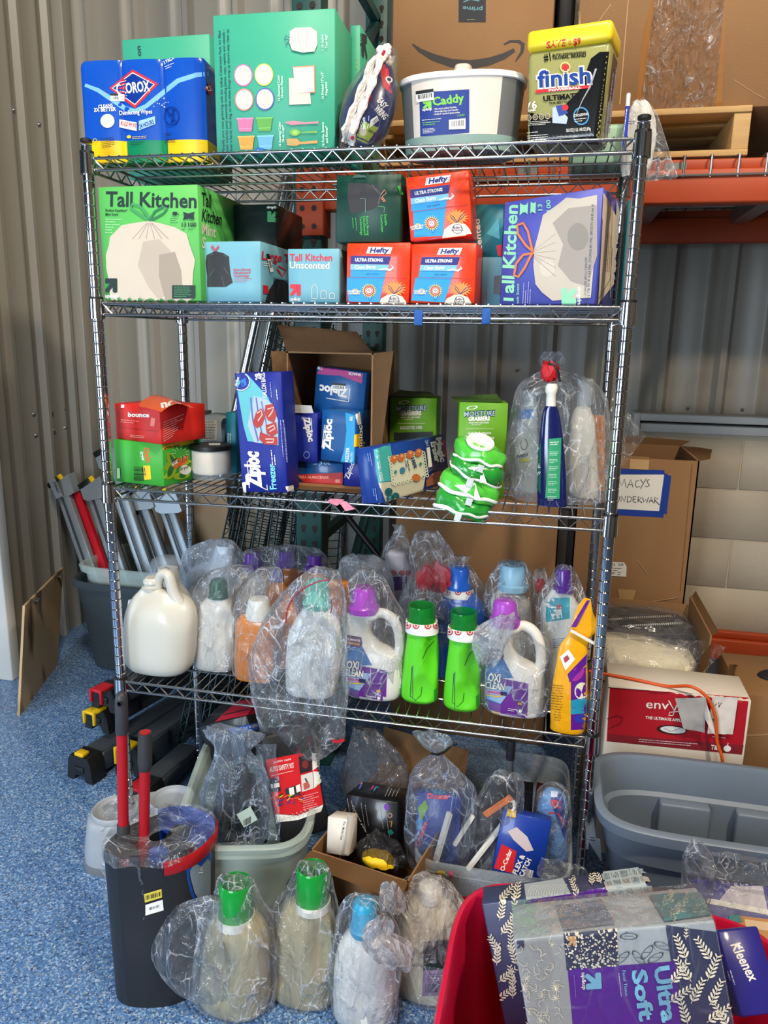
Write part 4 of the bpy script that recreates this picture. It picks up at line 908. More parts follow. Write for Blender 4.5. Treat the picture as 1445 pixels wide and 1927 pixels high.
for px, py, lab in ((787, 596, 'blue tape tab on shelf edge below the crumpled orange box'), (915, 593, 'blue tape tab on shelf edge below the violet box')):
    c = at(px, py, y=-.006); b = B(mt); b.box((c.x-.009, -.0075, c.z-.018), (c.x+.009, -.0045, c.z+.014), None, .001); b.rough(.001, 60); b.obj('tape_tab', label=lab, cat='tape', group='blue tape tabs')
# ================================================================== things on the third shelf
m_gr = M('leaf_green_carton', (62, 168, 52), .5, var=.03)
b = carton_z(m_gr, (218, 906), (309, 916), (366, 896), 827, S3); zG = S3+b.dim[2]
OG = ink(240, 90, 30)
b.pt('Gain', (270, 843), (276, 871), OG, 10, .05); b.pt('dryer', (264, 850), (268, 868), WH, 6, .05); b.bars((252, 878), (252, 904), (19, 1), BK, 20, 2); b.pp([(270, 876), (283, 876), (285, 902), (272, 903)], YL); b.fine((273, 880), (275, 898), 2, 4, BK, 1.6); b.pp([(221, 881), (226, 881), (227, 900), (221, 900)], ink(180, 220, 170))
b.pp([(306, 839), (364, 824), (364, 833), (306, 847)], YL); b.pt('wrinkle release', (308, 846), (338, 839), BK, 4.5, .04)
yg = ink(150, 190, 30); dg = ink(40, 110, 40)
for cx, cy, rx, ry, a in ((318, 885, 12, 18, 20), (322, 865, 8, 16, -30), (350, 880, 10, 16, 30), (340, 895, 16, 7, -10)): b.pe(cx, cy, rx, ry, yg, a); b.pe(cx+2, cy, rx*.4, ry*.7, dg, a)
b.pt('Gain', (325, 884), (352, 868), OG, (1, -17), .08); b.pe(347, 884, 11, 9, WH); b.pt('dryer', (337, 886), (355, 880), dg, 6, .05)
sticker(b, [(321, 868), (331, 861), (333, 871), (322, 877)], 3)
for k in range(9): b.pl([(338+9*math.cos(k*.6+3), 852+6*math.sin(k*.6+3)), (338+17*math.cos(k*.6+3), 852+13*math.sin(k*.6+3))], .8, ink(220, 240, 200))
b.obj('dryer_sheet_box', label='green dryer sheet box with yellow band, under the red box on third shelf', cat='box')
m_rd = M('red_orange_carton', (206, 36, 26), .55, var=.04)
b = carton_z(m_rd, (219, 825), (303, 836), (362, 822), 758, zG+.001, lean=0, dent=.0022)
b.pt('bounce', (241, 784), (281, 785), WH, 8, .07); b.fine((228, 789), (266, 793), 2, 4, ink(240, 170, 150), 1); b.pl([(220, 803), (296, 812)], .9, ink(140, 16, 16)); b.pp([(285, 786), (293, 787), (291, 802), (283, 801)], ink(236, 120, 100)); b.fine((246, 818), (276, 821), 2, 3, ink(240, 170, 150), 1); b.pp([(229, 761), (235, 762), (234, 768), (228, 767)], WH)
for k in range(9): b.fine((306, 795+k*4.4), (352-k*2, 776+k*4.6), 1, 3, ink(240, 190, 180), 1, k)
bo = b.obj('dryer_sheet_box', label='red dryer sheet box with torn-open top, stacked on the green box', cat='box')
f = B(M('orange_flap', (226, 84, 24), .4, coat=.3)); z1 = zG+.088
P = [at(257, 763, z=z1), at(303, 775, z=z1), at(366, 768, z=z1), at(330, 752, z=z1)]
sheet(f, [P[0], P[1], P[2], P[3]], f.m, 8, 8, .002, 30, 2, fn=lambda u, w: .02*math.sin(PI*min(1, w*1.1))*(1-.3*u)); f.bvh = None
f.pt('nce', (304, 768), (340, 760), WH, 13, .08); f.obj('torn_flap', bo)
# two boxes at the back and the candle
b = carton(M('grey_white_carton', (196, 200, 200), .5), 362, 384, 775, y=.33, z=S3, yw=3, d=.07); b.obj('small_carton', label='slim white-grey carton at back of third shelf beside the red box', cat='carton')
b = carton(M('grey_blue_carton', (168, 182, 190), .5), 380, 424, 783, y=.27, z=S3, yw=3, d=.11); b.pr(383, 790, 408, 828, WH); b.fine((385, 792), (406, 792), 12, 3, BK, 1); b.pe(422, 792, 4, 5, ink(90, 130, 170), 0, .7); b.obj('small_carton', label='grey-blue carton with black text panel standing behind the candle', cat='carton')
b = carton(M('teal_small_carton', (24, 122, 138), .5), 428, 446, 776, y=.25, z=S3, yw=0, d=.1); b.fine((434, 815), (434, 870), 2, 4, WH, 1.4); b.obj('small_carton', label='teal carton between the candle and the tall freezer bag box', cat='carton')
def candle():
    p = at(399, 905, z=S3); y = p.y+.03; x = X(399, y, S3); r = (X(434, y, S3+.04)-X(365, y, S3+.04))/2; zt = Zt(x, y, 836); h = zt-S3
    root = thing('jar_candle', 'white candle in glass jar with black lid on third shelf', 'candle', (x, y, S3))
    g = M('clear_glass', (225, 230, 230), .04, alpha=.16)
    b = B(g); b.lathe([(r*.85, .001), (r*.98, .004), (r, .02), (r, h*.88), (r*.97, h*.88), (r*.97, .022), (r*.9, .016), (.001, .014)], (x, y, S3), None, 40, cap=(1, 0)); b.obj('glass_jar', root)
    b = B(M('cream_wax', (236, 222, 200), .5, sss=.2)); b.lathe([(r*.9, .0175), (r*.965, .024), (r*.965, h*.84)], (x, y, S3), None, 40); b.obj('wax', root)
    b = B(m_black); b.lathe([(r*.99, h*.86), (r*1.03, h*.87), (r*1.03, h*.985), (r*1.0, h), (r*.9, h*1.0)], (x, y, S3), None, 40); b.bvh = None
    b.pp([(392, 834), (415, 834), (414, 838), (394, 838)], m_stick, 2); b.obj('lid', root)
candle()
# --- tall freezer-bag box
NVB = M('navy_carton', (20, 36, 138), .5, var=.03)
b = carton(NVB, 456, 541, 702, y=.022, z=S3, yw=-3, d=.075, roll=2.6, dent=.0015)
b.pp([(437, 706), (463, 700), (505, 748), (523, 800), (523, 837), (466, 830), (458, 800)], ink(96, 182, 190), 0)
b.pp([(478, 745), (500, 750), (512, 760), (523, 790), (524, 838), (478, 832), (466, 800)], ink(170, 190, 200)); b.pl([(472, 748), (476, 790), (486, 830)], 3, ink(100, 100, 170)); b.pl([(482, 748), (488, 790), (496, 832)], 2.4, ink(90, 90, 160)); b.pl([(492, 755), (500, 790), (506, 832)], 2, ink(110, 100, 170))
mt_r, mt_w = ink(178, 52, 44), ink(228, 190, 176)
for P in ([(482, 776), (492, 768), (500, 782), (494, 800), (484, 806), (476, 796)], [(500, 762), (514, 760), (521, 780), (516, 796), (504, 790), (498, 776)], [(500, 800), (520, 794), (523, 815), (512, 822), (502, 814)], [(490, 812), (506, 820), (522, 822), (523, 837), (498, 836), (488, 826)]): b.pp(P, mt_r)
for P in ([(484, 778), (492, 772), (494, 780), (486, 792)], [(504, 770), (516, 766), (512, 776), (506, 784)], [(504, 806), (516, 800), (518, 806), (508, 812)], [(500, 826), (516, 826), (514, 832), (502, 832)]): b.pl(P, 2.2, mt_w)
b.pe(454, 718, 17, 17, WH); b.pe(454, 718, 15.5, 15.5, NVB); b.pt('Stay Open', (446, 727), (451, 710), WH, 5, .04); b.pp([(454, 716), (462, 711), (465, 724), (456, 728)], ink(40, 120, 200))
b.pt('28', (492, 714), (490, 702), WH, 10, .06); b.pt('GALLON BAGS', (503, 748), (499, 702), WH, 8, .03); b.fine((511, 748), (507, 702), 1, 4, ink(150, 160, 210), 1.2); b.fine((522, 752), (519, 720), 1, 3, WH, 1.2)
b.pt('Ziploc', (492, 916), (486, 850), WH, (-26, -2), .10); b.pl([(470, 918), (466, 868), (472, 868), (472, 906), (504, 922), (503, 912)], 1.6, WH)
b.pt('Freezer', (521, 920), (517, 872), ink(120, 210, 224), 12, .05); b.fine((513, 875), (510, 843), 2, 5, WH, 1.6); b.pp([(456, 908), (464, 906), (466, 930), (458, 930)], WH)
b.pp([(522, 683), (532, 682), (534, 700), (524, 701)], WH); b.pp([(538, 915), (550, 913), (552, 922), (540, 925)], WH); b.fine((533, 790), (540, 880), 2, 4, ink(160, 170, 220), 1.2)
b.obj('storage_bag_box', label='tall navy freezer bag box with picture of bagged meat, standing at shelf front', cat='box', group='bag boxes on the third shelf')
# --- open cardboard box on its side, full of bag boxes
def openbox():
    y0 = .12; xl, xr = X(541, y0, S3+.1), X(700, y0, S3+.1); zt = Zt(xl, y0, 661); d = .24; t = .004; z0 = S3+.001
    root = thing('cardboard_box', 'open cardboard box lying on its side, filled with blue bag boxes', 'cardboard box', ((xl+xr)/2, y0, S3))
    b = B(m_card)
    b.box((xl, y0, z0), (xr, y0+d, z0+t)); b.box((xl, y0, zt-t), (xr, y0+d, zt)); b.box((xl, y0, z0), (xl+t, y0+d, zt)); b.box((xr-t, y0, z0), (xr, y0+d, zt)); b.box((xl, y0+d-t, z0), (xr, y0+d, zt)); b.obj('carton_body', root)
    def flap(P, name='flap'):
        b = B(m_card); n = (P[1]-P[0]).cross(P[3]-P[0]).normalized()*.0035
        sheet(b, P, m_card, 6, 6, .003, 20, 3); b2 = B(m_card2)
        bmesh.ops.solidify(b.bm, geom=b.bm.faces[:], thickness=.0035); b.obj(name, root); b2.bm.free()
    A, C = Vector((xl, y0, zt)), Vector((xr, y0, zt))
    flap([A, C, at(671, 624, y=y0-.05), at(522, 610, y=y0-.05)])
    flap([C, Vector((xr, y0, z0)), at(712, 895, y=y0-.035), at(740, 661, y=y0-.02)])
    flap([A, Vector((xl, y0, z0+.1)), at(520, 800, y=y0-.02), at(510, 661, y=y0-.02)])
    flap([Vector((xl, y0, z0+.003)), Vector((xr, y0, z0+.003)), at(700, 930, z=S3+.004), at(548, 918, z=S3+.004)])
    return y0, z0+t, xl, xr
oy, oz, oxl, oxr = openbox()
tb = M('teal_blue_carton', (14, 84, 148), .4, coat=.3); pk = ink(176, 30, 116); GB = 'bag boxes on the third shelf'
b = carton(tb, 557, 645, 868, y=oy+.03, z=oz, yw=0, d=.15); b.pp([(556, 893), (645, 889), (645, 912), (557, 912)], ink(186, 40, 40), 0); b.pt('PARA ALMACENAR', (561, 900), (619, 901), ink(230, 170, 150), 5, .03); b.pt('80', (631, 908), (640, 908), ink(230, 170, 150), 6, .03); b.pt('Ziploc', (588, 874), (622, 874), ink(150, 180, 210), 8, .05)
zA = oz+b.dim[2]; b.obj('storage_bag_box', label='blue box with red lower band, at bottom of the cardboard box', cat='box', group=GB)
b = carton(NVB, 647, 690, 866, y=oy+.02, z=oz, yw=0, d=.16); b.pt('Ziploc', (656, 902), (667, 872), WH, 9, .05); b.pp([(684, 868), (690, 868), (690, 911), (684, 912)], pk); zC = oz+b.dim[2]; b.obj('storage_bag_box', label='navy box with pink edge, at bottom right inside the cardboard box', cat='box', group=GB)
b = carton(NVB, 543, 598, 776, y=oy+.015, z=zA+.001, yw=2, d=.15, dent=.001); b.pt('Ziploc', (571, 787), (581, 832), WH, 11, .09); b.pl([(569, 789), (568, 786), (586, 788), (587, 820)], 1.3, WH); b.pt('Storage', (537, 781), (545, 820), ink(214, 60, 60), 6, .04); b.pe(577, 856, 6, 7, ink(120, 140, 200), 0, .8); b.fine((540, 836), (542, 862), 1, 3, ink(140, 60, 120), 1.4)
ob = b.obj('storage_bag_box', label='navy storage bag box with raised white flap, left inside the cardboard box', cat='box', group=GB)
f = B(WH); p0, p1, p2, p3 = at(537, 777, y=oy+.012), at(590, 777, y=oy+.012), at(586, 763, y=oy+.006), at(536, 761, y=oy+.006); sheet(f, [p0, p1, p2, p3], WH, 5, 3, .002, 40, 5); f.obj('torn_flap', ob)
b = carton(tb, 603, 668, 771, y=oy+.0, z=max(zA, zC)+.001, yw=-6, d=.14, roll=-2, dent=.001)
b.pt('Ziploc', (621, 847), (625, 789), WH, (-13, -1), .09); b.pl([(606, 842), (611, 800), (614, 800), (610, 838), (628, 848)], 1.3, WH); lb = ink(40, 160, 216)
b.pp([(650, 776), (668, 782), (668, 876), (640, 872), (648, 845), (652, 810)], lb); b.pt('FREEZER', (655, 873), (658, 842), WH, 6, .04); b.pt('GALLON', (662, 874), (664, 852), WH, 4, .02); b.pt('66', (663, 792), (664, 784), WH, 6, .04); b.pp([(667, 818), (676, 816), (676, 840), (666, 841)], YL); b.pp([(669, 780), (676, 776), (679, 798), (672, 800)], m_stick); b.pt('Ziploc', (684, 855), (680, 800), WH, 8, .06)
b.obj('storage_bag_box', label='blue freezer box with light blue edge and yellow tag, right inside the cardboard box', cat='box', group=GB)
b = carton(tb, 588, 681, 690, y=oy+.055, z=max(zA, zC)+.092, yw=-3, d=.10, roll=-5); b.pp([(592, 684), (683, 703), (681, 722), (640, 707), (591, 704)], pk, 0); b.pt('SNACK', (679, 703), (655, 700), WH, (0, 5), .04); b.pt('280', (607, 690), (593, 688), WH, (0, 6), .04); b.pt('Ziploc', (655, 733), (602, 724), WH, (-1, 15), .08)
sticker(b, [(625, 720), (650, 722), (651, 736), (624, 734)], 4); b.pl([(659, 731), (656, 756), (614, 749)], 1.3, WH)
b.obj('storage_bag_box', label='upside-down blue box with magenta band, topmost inside the cardboard box', cat='box', group=GB)
# --- moisture absorber boxes
m_mg = M('lime_green_carton', (98, 158, 26), .5, var=.03); dkv = ink(34, 34, 84)
def grab(b, x0, x1, yt, sub):
    w = x1-x0
    b.pe((x0+x1)/2-w*.16, yt+11, w*.12, 3.4, WH, -8, .7); b.pt('MOISTURE', (x0+w*.17, yt+28), (x1-w*.16, yt+26), ink(24, 50, 60), 9.5, .16, .15); b.pt('MOISTURE', (x0+w*.17, yt+28), (x1-w*.16, yt+26), ink(180, 200, 210), 9, .02, .15); b.pt('GRABBERS', (x0+w*.26, yt+36), (x1-w*.28, yt+35), WH, 7.4, .1, .15)
    b.pt('MOISTURE ABSORBER', (x0+w*.27, yt+41), (x1-w*.3, yt+40.6), WH, 3, .04); b.fine((x0+w*.33, yt+43), (x1-w*.35, yt+43), 1, 3, WH, 1); b.pl([(x0+w*.2, yt+51), (x1-w*.2, yt+51)], .9, ink(200, 220, 160)); b.pt(sub, (x0+w*.25, yt+62), (x1-w*.26, yt+61), WH, 5.4, .05)
b = carton(m_mg, 731, 817, 747, y=.30, z=S3, yw=2, d=.1); grab(b, 731, 817, 746, 'SUGGESTED USES'); b.pp([(742, 814), (815, 812), (815, 826), (742, 828)], ink(40, 50, 50)); bo = b.obj('moisture_absorber_box', label='lime green box with open dark flaps, behind the blue sponge box', cat='box', group='moisture absorber boxes')
f = B(M('dark_green_flap', (60, 92, 40), .5)); b0 = .30; P = [at(730, 747, y=.30), at(818, 745, y=.30), at(810, 737, y=.36), at(752, 734, y=.36)]; sheet(f, P, f.m, 5, 4, .003, 25, 1); f.obj('box_flap', bo)
b = carton(m_mg, 858, 947, 757, y=.105, z=S3, yw=9, d=.09); grab(b, 858, 947, 756, 'High Performance'); b.pt('Moisture Capture', (876, 825), (930, 826), WH, 5.4, .05); b.pt('Technology', (890, 834), (920, 835), WH, 4.6, .02)
b.pp([(900, 862), (936, 860), (936, 886), (900, 888)], ink(214, 210, 196)); b.pp([(900, 875), (936, 873), (936, 886), (900, 888)], ink(110, 140, 170)); b.pp([(848, 915), (943, 912), (943, 944), (848, 944)], dkv); b.fine((918, 890), (936, 890), 4, 3.6, WH, 1); b.fine((896, 924), (936, 922), 4, 4, WH, 1)
bo = b.obj('moisture_absorber_box', label='lime green box with navy base, behind the green pouch bundle', cat='box', group='moisture absorber boxes')
f = B(f_m := MATS['dark_green_flap']); sheet(f, [at(858, 757, y=.11), at(947, 757, y=.125), at(935, 742, y=.20), at(845, 746, y=.19)], f_m, 5, 4, .003, 25, 1); f.obj('box_flap', bo)
# --- sponge box
m_sp = M('blue_sponge_carton', (22, 60, 140), .35, coat=.3, var=.04)
b = carton_z(m_sp, (720, 947), (846, 908), (838, 895), 842, S3+.004, lean=8, roll=0); 
b.pp([(703, 846), (734, 836), (744, 903), (712, 909)], ink(70, 178, 178)); b.pp([(712, 909), (800, 898), (812, 925), (722, 947)], ink(206, 200, 178)); b.pt('FINISH TOUGH MESSES', (706, 848), (716, 906), WH, 5, .04)
b.pp([(732, 862), (795, 850), (802, 895), (738, 912)], ink(222, 220, 196)); R_ = random.Random(8)
for k in range(34):
    t = k/34*4; e = int(t); u = t-e; q = [(732, 862), (795, 850), (802, 895), (738, 912)]; a_, c_ = q[e], q[(e+1) % 4]; b.pe(lerp(a_[0], c_[0], u), lerp(a_[1], c_[1], u), 3.6, 3.6, ink(226, 226, 206), 0, .5, 10)
sk = ink(206, 110, 60)
for cx, cy in ((739, 864), (753, 861), (769, 855), (785, 852)): b.pe(cx, cy, 6.5, 8, sk, 20); b.pe(cx+1, cy-3, 3, 2.6, ink(236, 170, 120), 20)
b.pe(781, 899, 8, 7, sk, 20)
b.pt('100%', (771, 862), (777, 882), NV, 6, .06); b.fine((765, 866), (770, 890), 2, 4, NV, 1.3); b.pe(755, 885, 5, 6, ink(60, 130, 170)); b.pe(742, 888, 2.6, 3, ink(40, 140, 130)); b.pe(789, 873, 2.6, 3, ink(40, 140, 130))
b.pt('Magic', (818, 824), (827, 870), WH, 9.5, .09); b.pt('Eraser', (808, 832), (817, 871), WH, 9.5, .09); b.pt('Mr.Clean', (829, 829), (835, 860), ink(226, 60, 60), 5, .06); b.pt('2in1', (797, 829), (800, 840), ink(150, 170, 220), 6, .04); b.pp([(800, 843), (806, 841), (811, 878), (804, 880)], WH)
b.pp([(799, 905), (812, 890), (826, 886), (836, 890), (826, 908), (800, 916)], ink(150, 84, 60)); b.pe(814, 898, 6, 9, ink(196, 120, 84), 20)
for cx, cy in ((729, 925), (742, 934), (732, 938)): b.pe(cx, cy, 7, 7, ink(20, 90, 100)); b.pe(cx-1, cy-2, 3, 3, ink(80, 170, 170))
b.fine((698, 852), (703, 880), 2, 4, ink(150, 170, 210), 1.1); b.fine((708, 918), (712, 944), 2, 4, ink(150, 170, 210), 1.1); b.pp([(776, 818), (806, 806), (808, 809), (778, 822)], WH)
b.obj('sponge_box', label='blue sponge eraser box leaning back, picturing fingers holding white sponge', cat='box')
# --- bundle of crinkled green pouches
def bundle():
    p = at(868, 962, z=S3); y = .012
    root = thing('pouch_bundle', 'crinkled green and white pouch bundle with round white lid, at shelf edge', 'pouch', (p.x, y, S3))
    g1, g2 = M('bright_green_film', (84, 196, 64), .25, coat=.5, bump=.3, bscale=40), M('deep_green_film', (40, 150, 50), .25, coat=.5, bump=.3, bscale=40); mw = M('pouch_white', (236, 240, 226), .4); mg = M('silver_tab', (170, 170, 166), .3, .6)
    a, c = at(866, 966, y=y), at(912, 832, y=.03); ax = c-a; L = ax.length; t = ax.normalized(); sd = t.cross(Vector((0, 1, 0))).normalized()*-1; w = sd.cross(t)
    if sd.x < 0: sd = -sd
    def ring(f, rx, ry, tilt=0, sh=0):
        o = []
        for i in range(40):
            q = 2*PI*i/40; k = 1+.05*noise.noise(Vector((math.cos(q)*3, math.sin(q)*3, f*20)))
            o.append(a+t*(L*f+tilt*math.cos(q)*.02)+sd*(rx*math.cos(q)*k+sh)-Vector((0, 1, 0))*(-ry*math.sin(q)*k))
        return o
    segs = [(0, .30, .062), (.24, .54, .066), (.49, .76, .062), (.70, .97, .058)]
    for i, (f0, f1, r) in enumerate(segs):
        b = B(g1 if i % 2 else g2); h = f1-f0
        b.loft([ring(f0+h*u, r*s, .045*s, 0) for u, s in ((0, .7), (.06, .92), (.3, 1.0), (.55, 1.03), (.8, .98), (.95, .84), (1, .6))], None); b.rough(.006, 36, i); b.rough(.006, 18, i+9)
        o = b.obj('pouch', root)
        b = B(mw); b.loft([ring(f0+h*u, r*s, .045*s, (.35*math.sin(i*2+1))) for u, s in ((.16, 1.005), (.20, 1.035), (.25, 1.035), (.31, 1.01))], None, (0, 0)); b.rough(.005, 36, i); b.rough(.006, 18, i+9); b.obj('seal_strip', o)
        b = B(mg); q = a+t*(L*(f0+h*.2))+sd*(.0+.012*(i % 2))-Vector((0, .050, 0)); b.bar(q, q-t*.016, .014, .002, None, (0, 1, 0)); b.obj('pull_tab', o)
        if i in (1, 2):
            b = B(mw); q = a+t*(L*(f0+h*.5))-Vector((0, .047, 0)); b.poly([q-sd*.03, q-t*.008, q+sd*.012+t*.018]); b.poly([q+sd*.012+t*.018, q+sd*.035-t*.012, q+sd*.02-t*.016]); b.obj('star_mark', o)
    b = B(mw); q = at(903, 835, y=.012); n = (t*.9-Vector((0, .5, 0))).normalized(); u = Vector((1, 0, -.28)).normalized(); vv = n.cross(u)
    b.M = frame(q, u, vv, n); b.lathe([(.030, 0), (.032, .004), (.030, .008), (.024, .0075), (.022, .006)], (0, 0, 0), None, 32); b.obj('round_lid', root)
bundle()
# --- clear bag with a dark spray bottle and a few other bottles
def bagged():
    y = .13
    b = B(M('navy_bottle', (20, 28, 84), .15, coat=.6)); yb = .085
    bottle(b, yb, [(958, 1014, 1064, .6), (952, 1010, 1067, .6), (900, 1011, 1066, .6), (840, 1013, 1062, .6), (800, 1017, 1057, .6), (775, 1021, 1052, .65), (764, 1026, 1048, .8)], None, 36, 2.6, nseg=20, zb=S3)
    gl = ink(40, 150, 100); b.pp([(1033, 826), (1056, 824), (1052, 955), (1025, 953)], gl, 8); b.fine((1035, 832), (1053, 831), 2, 4, WH, 1.2)
    for k in range(7): b.fine((1034-k*.6, 850+k*14), (1051-k*.6, 850+k*14), 3, 3, ink(200, 236, 210), .9, k)
    b.pp([(1003, 826), (1019, 832), (1018, 930), (1006, 940)], ink(30, 90, 80), 0); b.pt('dry', (1003, 868), (1016, 862), WH, 9, .06); b.pt('KLE', (1004, 884), (1018, 880), WH, 8, .06); b.pt('ER+', (1005, 896), (1019, 892), WH, 7, .06)
    q = at(1037, 764, y=yb); p = at(1038, 958, y=yb); root = b.obj('spray_bottle', label='navy spray bottle with green label inside the clear bag, third shelf right', cat='bottle')
    b = B(m_white); bottle(b, yb, [(764, 1027, 1046, 1), (742, 1028, 1046, 1), (738, 1026, 1048, 1), (728, 1026, 1050, .9), (722, 1030, 1048, .8)], None, 24, 2.3); b.obj('neck_cap', root)
    b = B(M('clear_bottle', (214, 222, 222), .12, alpha=.55)); yb2 = .22; bottle(b, yb2, [(935, 966, 1010, .5), (925, 958, 1014, .5), (840, 962, 1014, .5), (790, 970, 1012, .5), (770, 976, 1010, .5), (735, 980, 1010, .4)], None, 30, 2.6, nseg=16, zb=S3)
    b.pp([(979, 738), (1012, 738), (1012, 762), (977, 768)], ink(226, 226, 222), 4); b.pp([(978, 772), (1012, 768), (1010, 786), (975, 790)], ink(60, 120, 190), 4); b.pe(986, 836, 7, 11, ink(90, 100, 80), 0, .8); b.pt('ammi', (973, 862), (994, 858), ink(60, 70, 70), 8, .04); b.pp([(978, 864), (996, 862), (996, 868), (978, 870)], ink(190, 190, 60))
    b.obj('refill_pouch', label='pale refill pouch with blue band inside clear bag, left of navy bottle', cat='pouch')
    b = B(M('cream_bottle', (222, 214, 196), .35)); yb3 = .2; bottle(b, yb3, [(950, 1074, 1122, .6), (940, 1066, 1126, .6), (860, 1068, 1124, .6), (800, 1072, 1120, .6), (775, 1078, 1114, .6), (764, 1086, 1110, .8)], None, 30, 2.5, nseg=14, zb=S3)
    b.fine((1080, 770), (1100, 766), 1, 4, ink(60, 70, 110), 3); b.pp([(1092, 860), (1110, 856), (1112, 930), (1094, 936)], ink(210, 200, 190), 4); r3 = b.obj('cream_bottle', label='cream bottle with clear cap inside the clear bag, right of navy bottle', cat='bottle')
    b = B(M('clear_cap', (220, 226, 226), .1, alpha=.35)); bottle(b, yb3, [(764, 1084, 1112, 1), (716, 1087, 1118, 1), (712, 1090, 1116, 1)], None, 24, 2); b.obj('clear_cap', r3)
    b = B(M('orange_pack', (236, 150, 60), .4)); yb4 = .30; bottle(b, yb4, [(945, 1108, 1136, .4), (860, 1110, 1138, .4), (790, 1112, 1138, .4), (782, 1114, 1136, .3)], None, 24, 3, nseg=8, zb=S3); b.pp([(1112, 800), (1122, 794), (1118, 840), (1110, 860)], ink(214, 60, 50), 3); b.obj('orange_pack', label='orange and red pack at right edge inside the clear bag', cat='pack')
    b = B(BAGF); pxbag(b, .155, [(966, 972, 1128, .62), (955, 950, 1142, .62), (900, 946, 1146, .66), (830, 954, 1150, .66), (770, 962, 1146, .62), (735, 975, 1128, .6), (715, 1000, 1100, .5), (702, 1020, 1062, .4), (694, 1022, 1056, .4), (685, 1014, 1064, .4), (672, 1018, 1062, .3), (662, 1026, 1052, .3)], None, 3, .09, zb=S3+.001, n=80, rows=60)
    root = b.obj('clear_bag', label='clear bag with red-tied knot holding navy spray bottle, third shelf', cat='plastic bag', group='clear knotted bags on the rack')
    b = B(M('red_tie', (206, 24, 34), .5)); pxbag(b, .12, [(716, 1022, 1048), (708, 1016, 1050), (696, 1020, 1052), (686, 1020, 1040)], None, 5, .35, dep=.6, n=24, rows=12); b.obj('red_print', root)
    b = B(m_black); b.tube([at(1032, 685, y=.09), at(1042, 686, y=.085), at(1050, 700, y=.085), at(1053, 718, y=.09)], .0028, None, 8); b.obj('cable_tie', root)
bagged()
b = B(M('pink_tape', (226, 130, 150), .5)); q = at(640, 945, y=-.006); sheet(b, [at(615, 944, y=-.006), at(634, 952, y=-.007), at(648, 940, y=-.007), at(622, 938, y=-.006)], b.m, 6, 4, .002, 60, 3); sheet(b, [at(634, 940, y=-.007), at(652, 944, y=-.006), at(668, 958, y=-.008), at(650, 962, y=-.008)], b.m, 6, 4, .002, 60, 4); b.obj('tape_tab', label='torn pink tape scrap stuck to the third shelf edge', cat='tape')
# ================================================================== things on the fourth shelf
BG = 'clear knotted bags on the rack'
m_jug = M('milky_jug', (204, 200, 187), .35, sss=.15, coat=.2, var=.02)
m_wj = M('white_jug', (230, 226, 216), .32, coat=.2, var=.02)
m_or = M('orange_liquid_bottle', (222, 128, 24), .2, coat=.4, var=.05)
m_pc = M('purple_cap', (84, 40, 136), .3, coat=.3); m_vc = M('violet_cap', (160, 70, 186), .3, coat=.3); m_tc = M('teal_cap', (74, 176, 158), .35)
def yb_(px, py, half): return at(px, py, z=S4).y+half
# white jug, far left
def whitejug():
    y = .075; b = B(m_jug)
    bottle(b, y, [(1302, 268, 342, .62), (1296, 252, 354, .62), (1270, 242, 364, .62), (1200, 240, 368, .6), (1160, 244, 366, .58), (1135, 252, 356, .5), (1118, 262, 334, .45), (1108, 268, 308, .7), (1104, 270, 304, 1)], None, 48, 2.5, nseg=28, zb=S4); b.dent(338, 1140, 34, 50, .012)
    root = b.obj('jug', thing('detergent_jug', 'milky white handled jug without cap, at far left of fourth shelf', 'jug', (X(303, y, S4), y, S4)))
    T = root.parent
    b = B(m_jug); bottle(b, y, [(1108, 271, 304, 1), (1102, 270, 305, 1), (1101, 273, 302, 1), (1096, 273, 302, 1), (1095, 271, 304, 1), (1090, 272, 303, 1), (1089, 274, 301, 1), (1086, 275, 300, 1)], None, 28, 2); b.obj('threaded_neck', T)
    b = B(m_jug); b.tube([at(*p, y=y-.004) for p in smooth_keys([(296, 1112), (298, 1092), (306, 1080), (317, 1082), (322, 1098), (328, 1118), (340, 1138), (352, 1158)], 18)], [.012+.001*i*.3 for i in range(18)], None, 14); b.obj('handle', T)
    b = B(ink(90, 150, 50)); sheet(b, [at(352, 1250, y=y-.0), at(358, 1250, y=y+.02), at(357, 1185, y=y+.02), at(351, 1185, y=y)], b.m, 2, 6, .0005); b.obj('label', T)
whitejug()
def capbottle():
    y = .21; T = thing('spray_cap_bottle', 'white bottle with clear dome cap, behind the milky white jug', 'bottle', (X(320, y, S4), y, S4))
    b = B(m_wj); bottle(b, y, [(1282, 290, 362, .6), (1274, 282, 370, .6), (1180, 284, 370, .6), (1125, 296, 354, .6), (1108, 304, 344, .8), (1096, 306, 338, 1)], None, 32, 2.3, nseg=16, zb=S4); b.obj('bottle_body', T)
    b = B(m_white); bottle(b, y, [(1096, 302, 336, 1), (1082, 300, 334, 1), (1068, 300, 332, .9)], None, 24, 2.6); b.pe(312, 1075, 8, 8, ink(50, 50, 150)); b.obj('spray_head', T)
    b = B(M('clear_dome', (216, 228, 236), .06, alpha=.22)); bottle(b, y, [(1104, 286, 340, 1), (1062, 286, 338, 1), (1052, 289, 335, 1), (1048, 296, 328, 1)], None, 32, 2.2); b.obj('dome_cap', T)
capbottle()
b = B(M('blue_white_bottle', (206, 216, 224), .3)); bottle(b, .13, [(1280, 240, 266, .6), (1180, 240, 268, .6), (1130, 242, 262, .6)], None, 24, 2.4, nseg=8, zb=S4); b.pp([(240, 1210), (252, 1200), (256, 1262), (242, 1262)], ink(40, 80, 150)); b.pp([(241, 1170), (249, 1165), (250, 1195), (242, 1196)], ink(190, 60, 70)); b.obj('slim_bottle', label='slim white and blue bottle beside the left post, behind milky jug', cat='bottle')
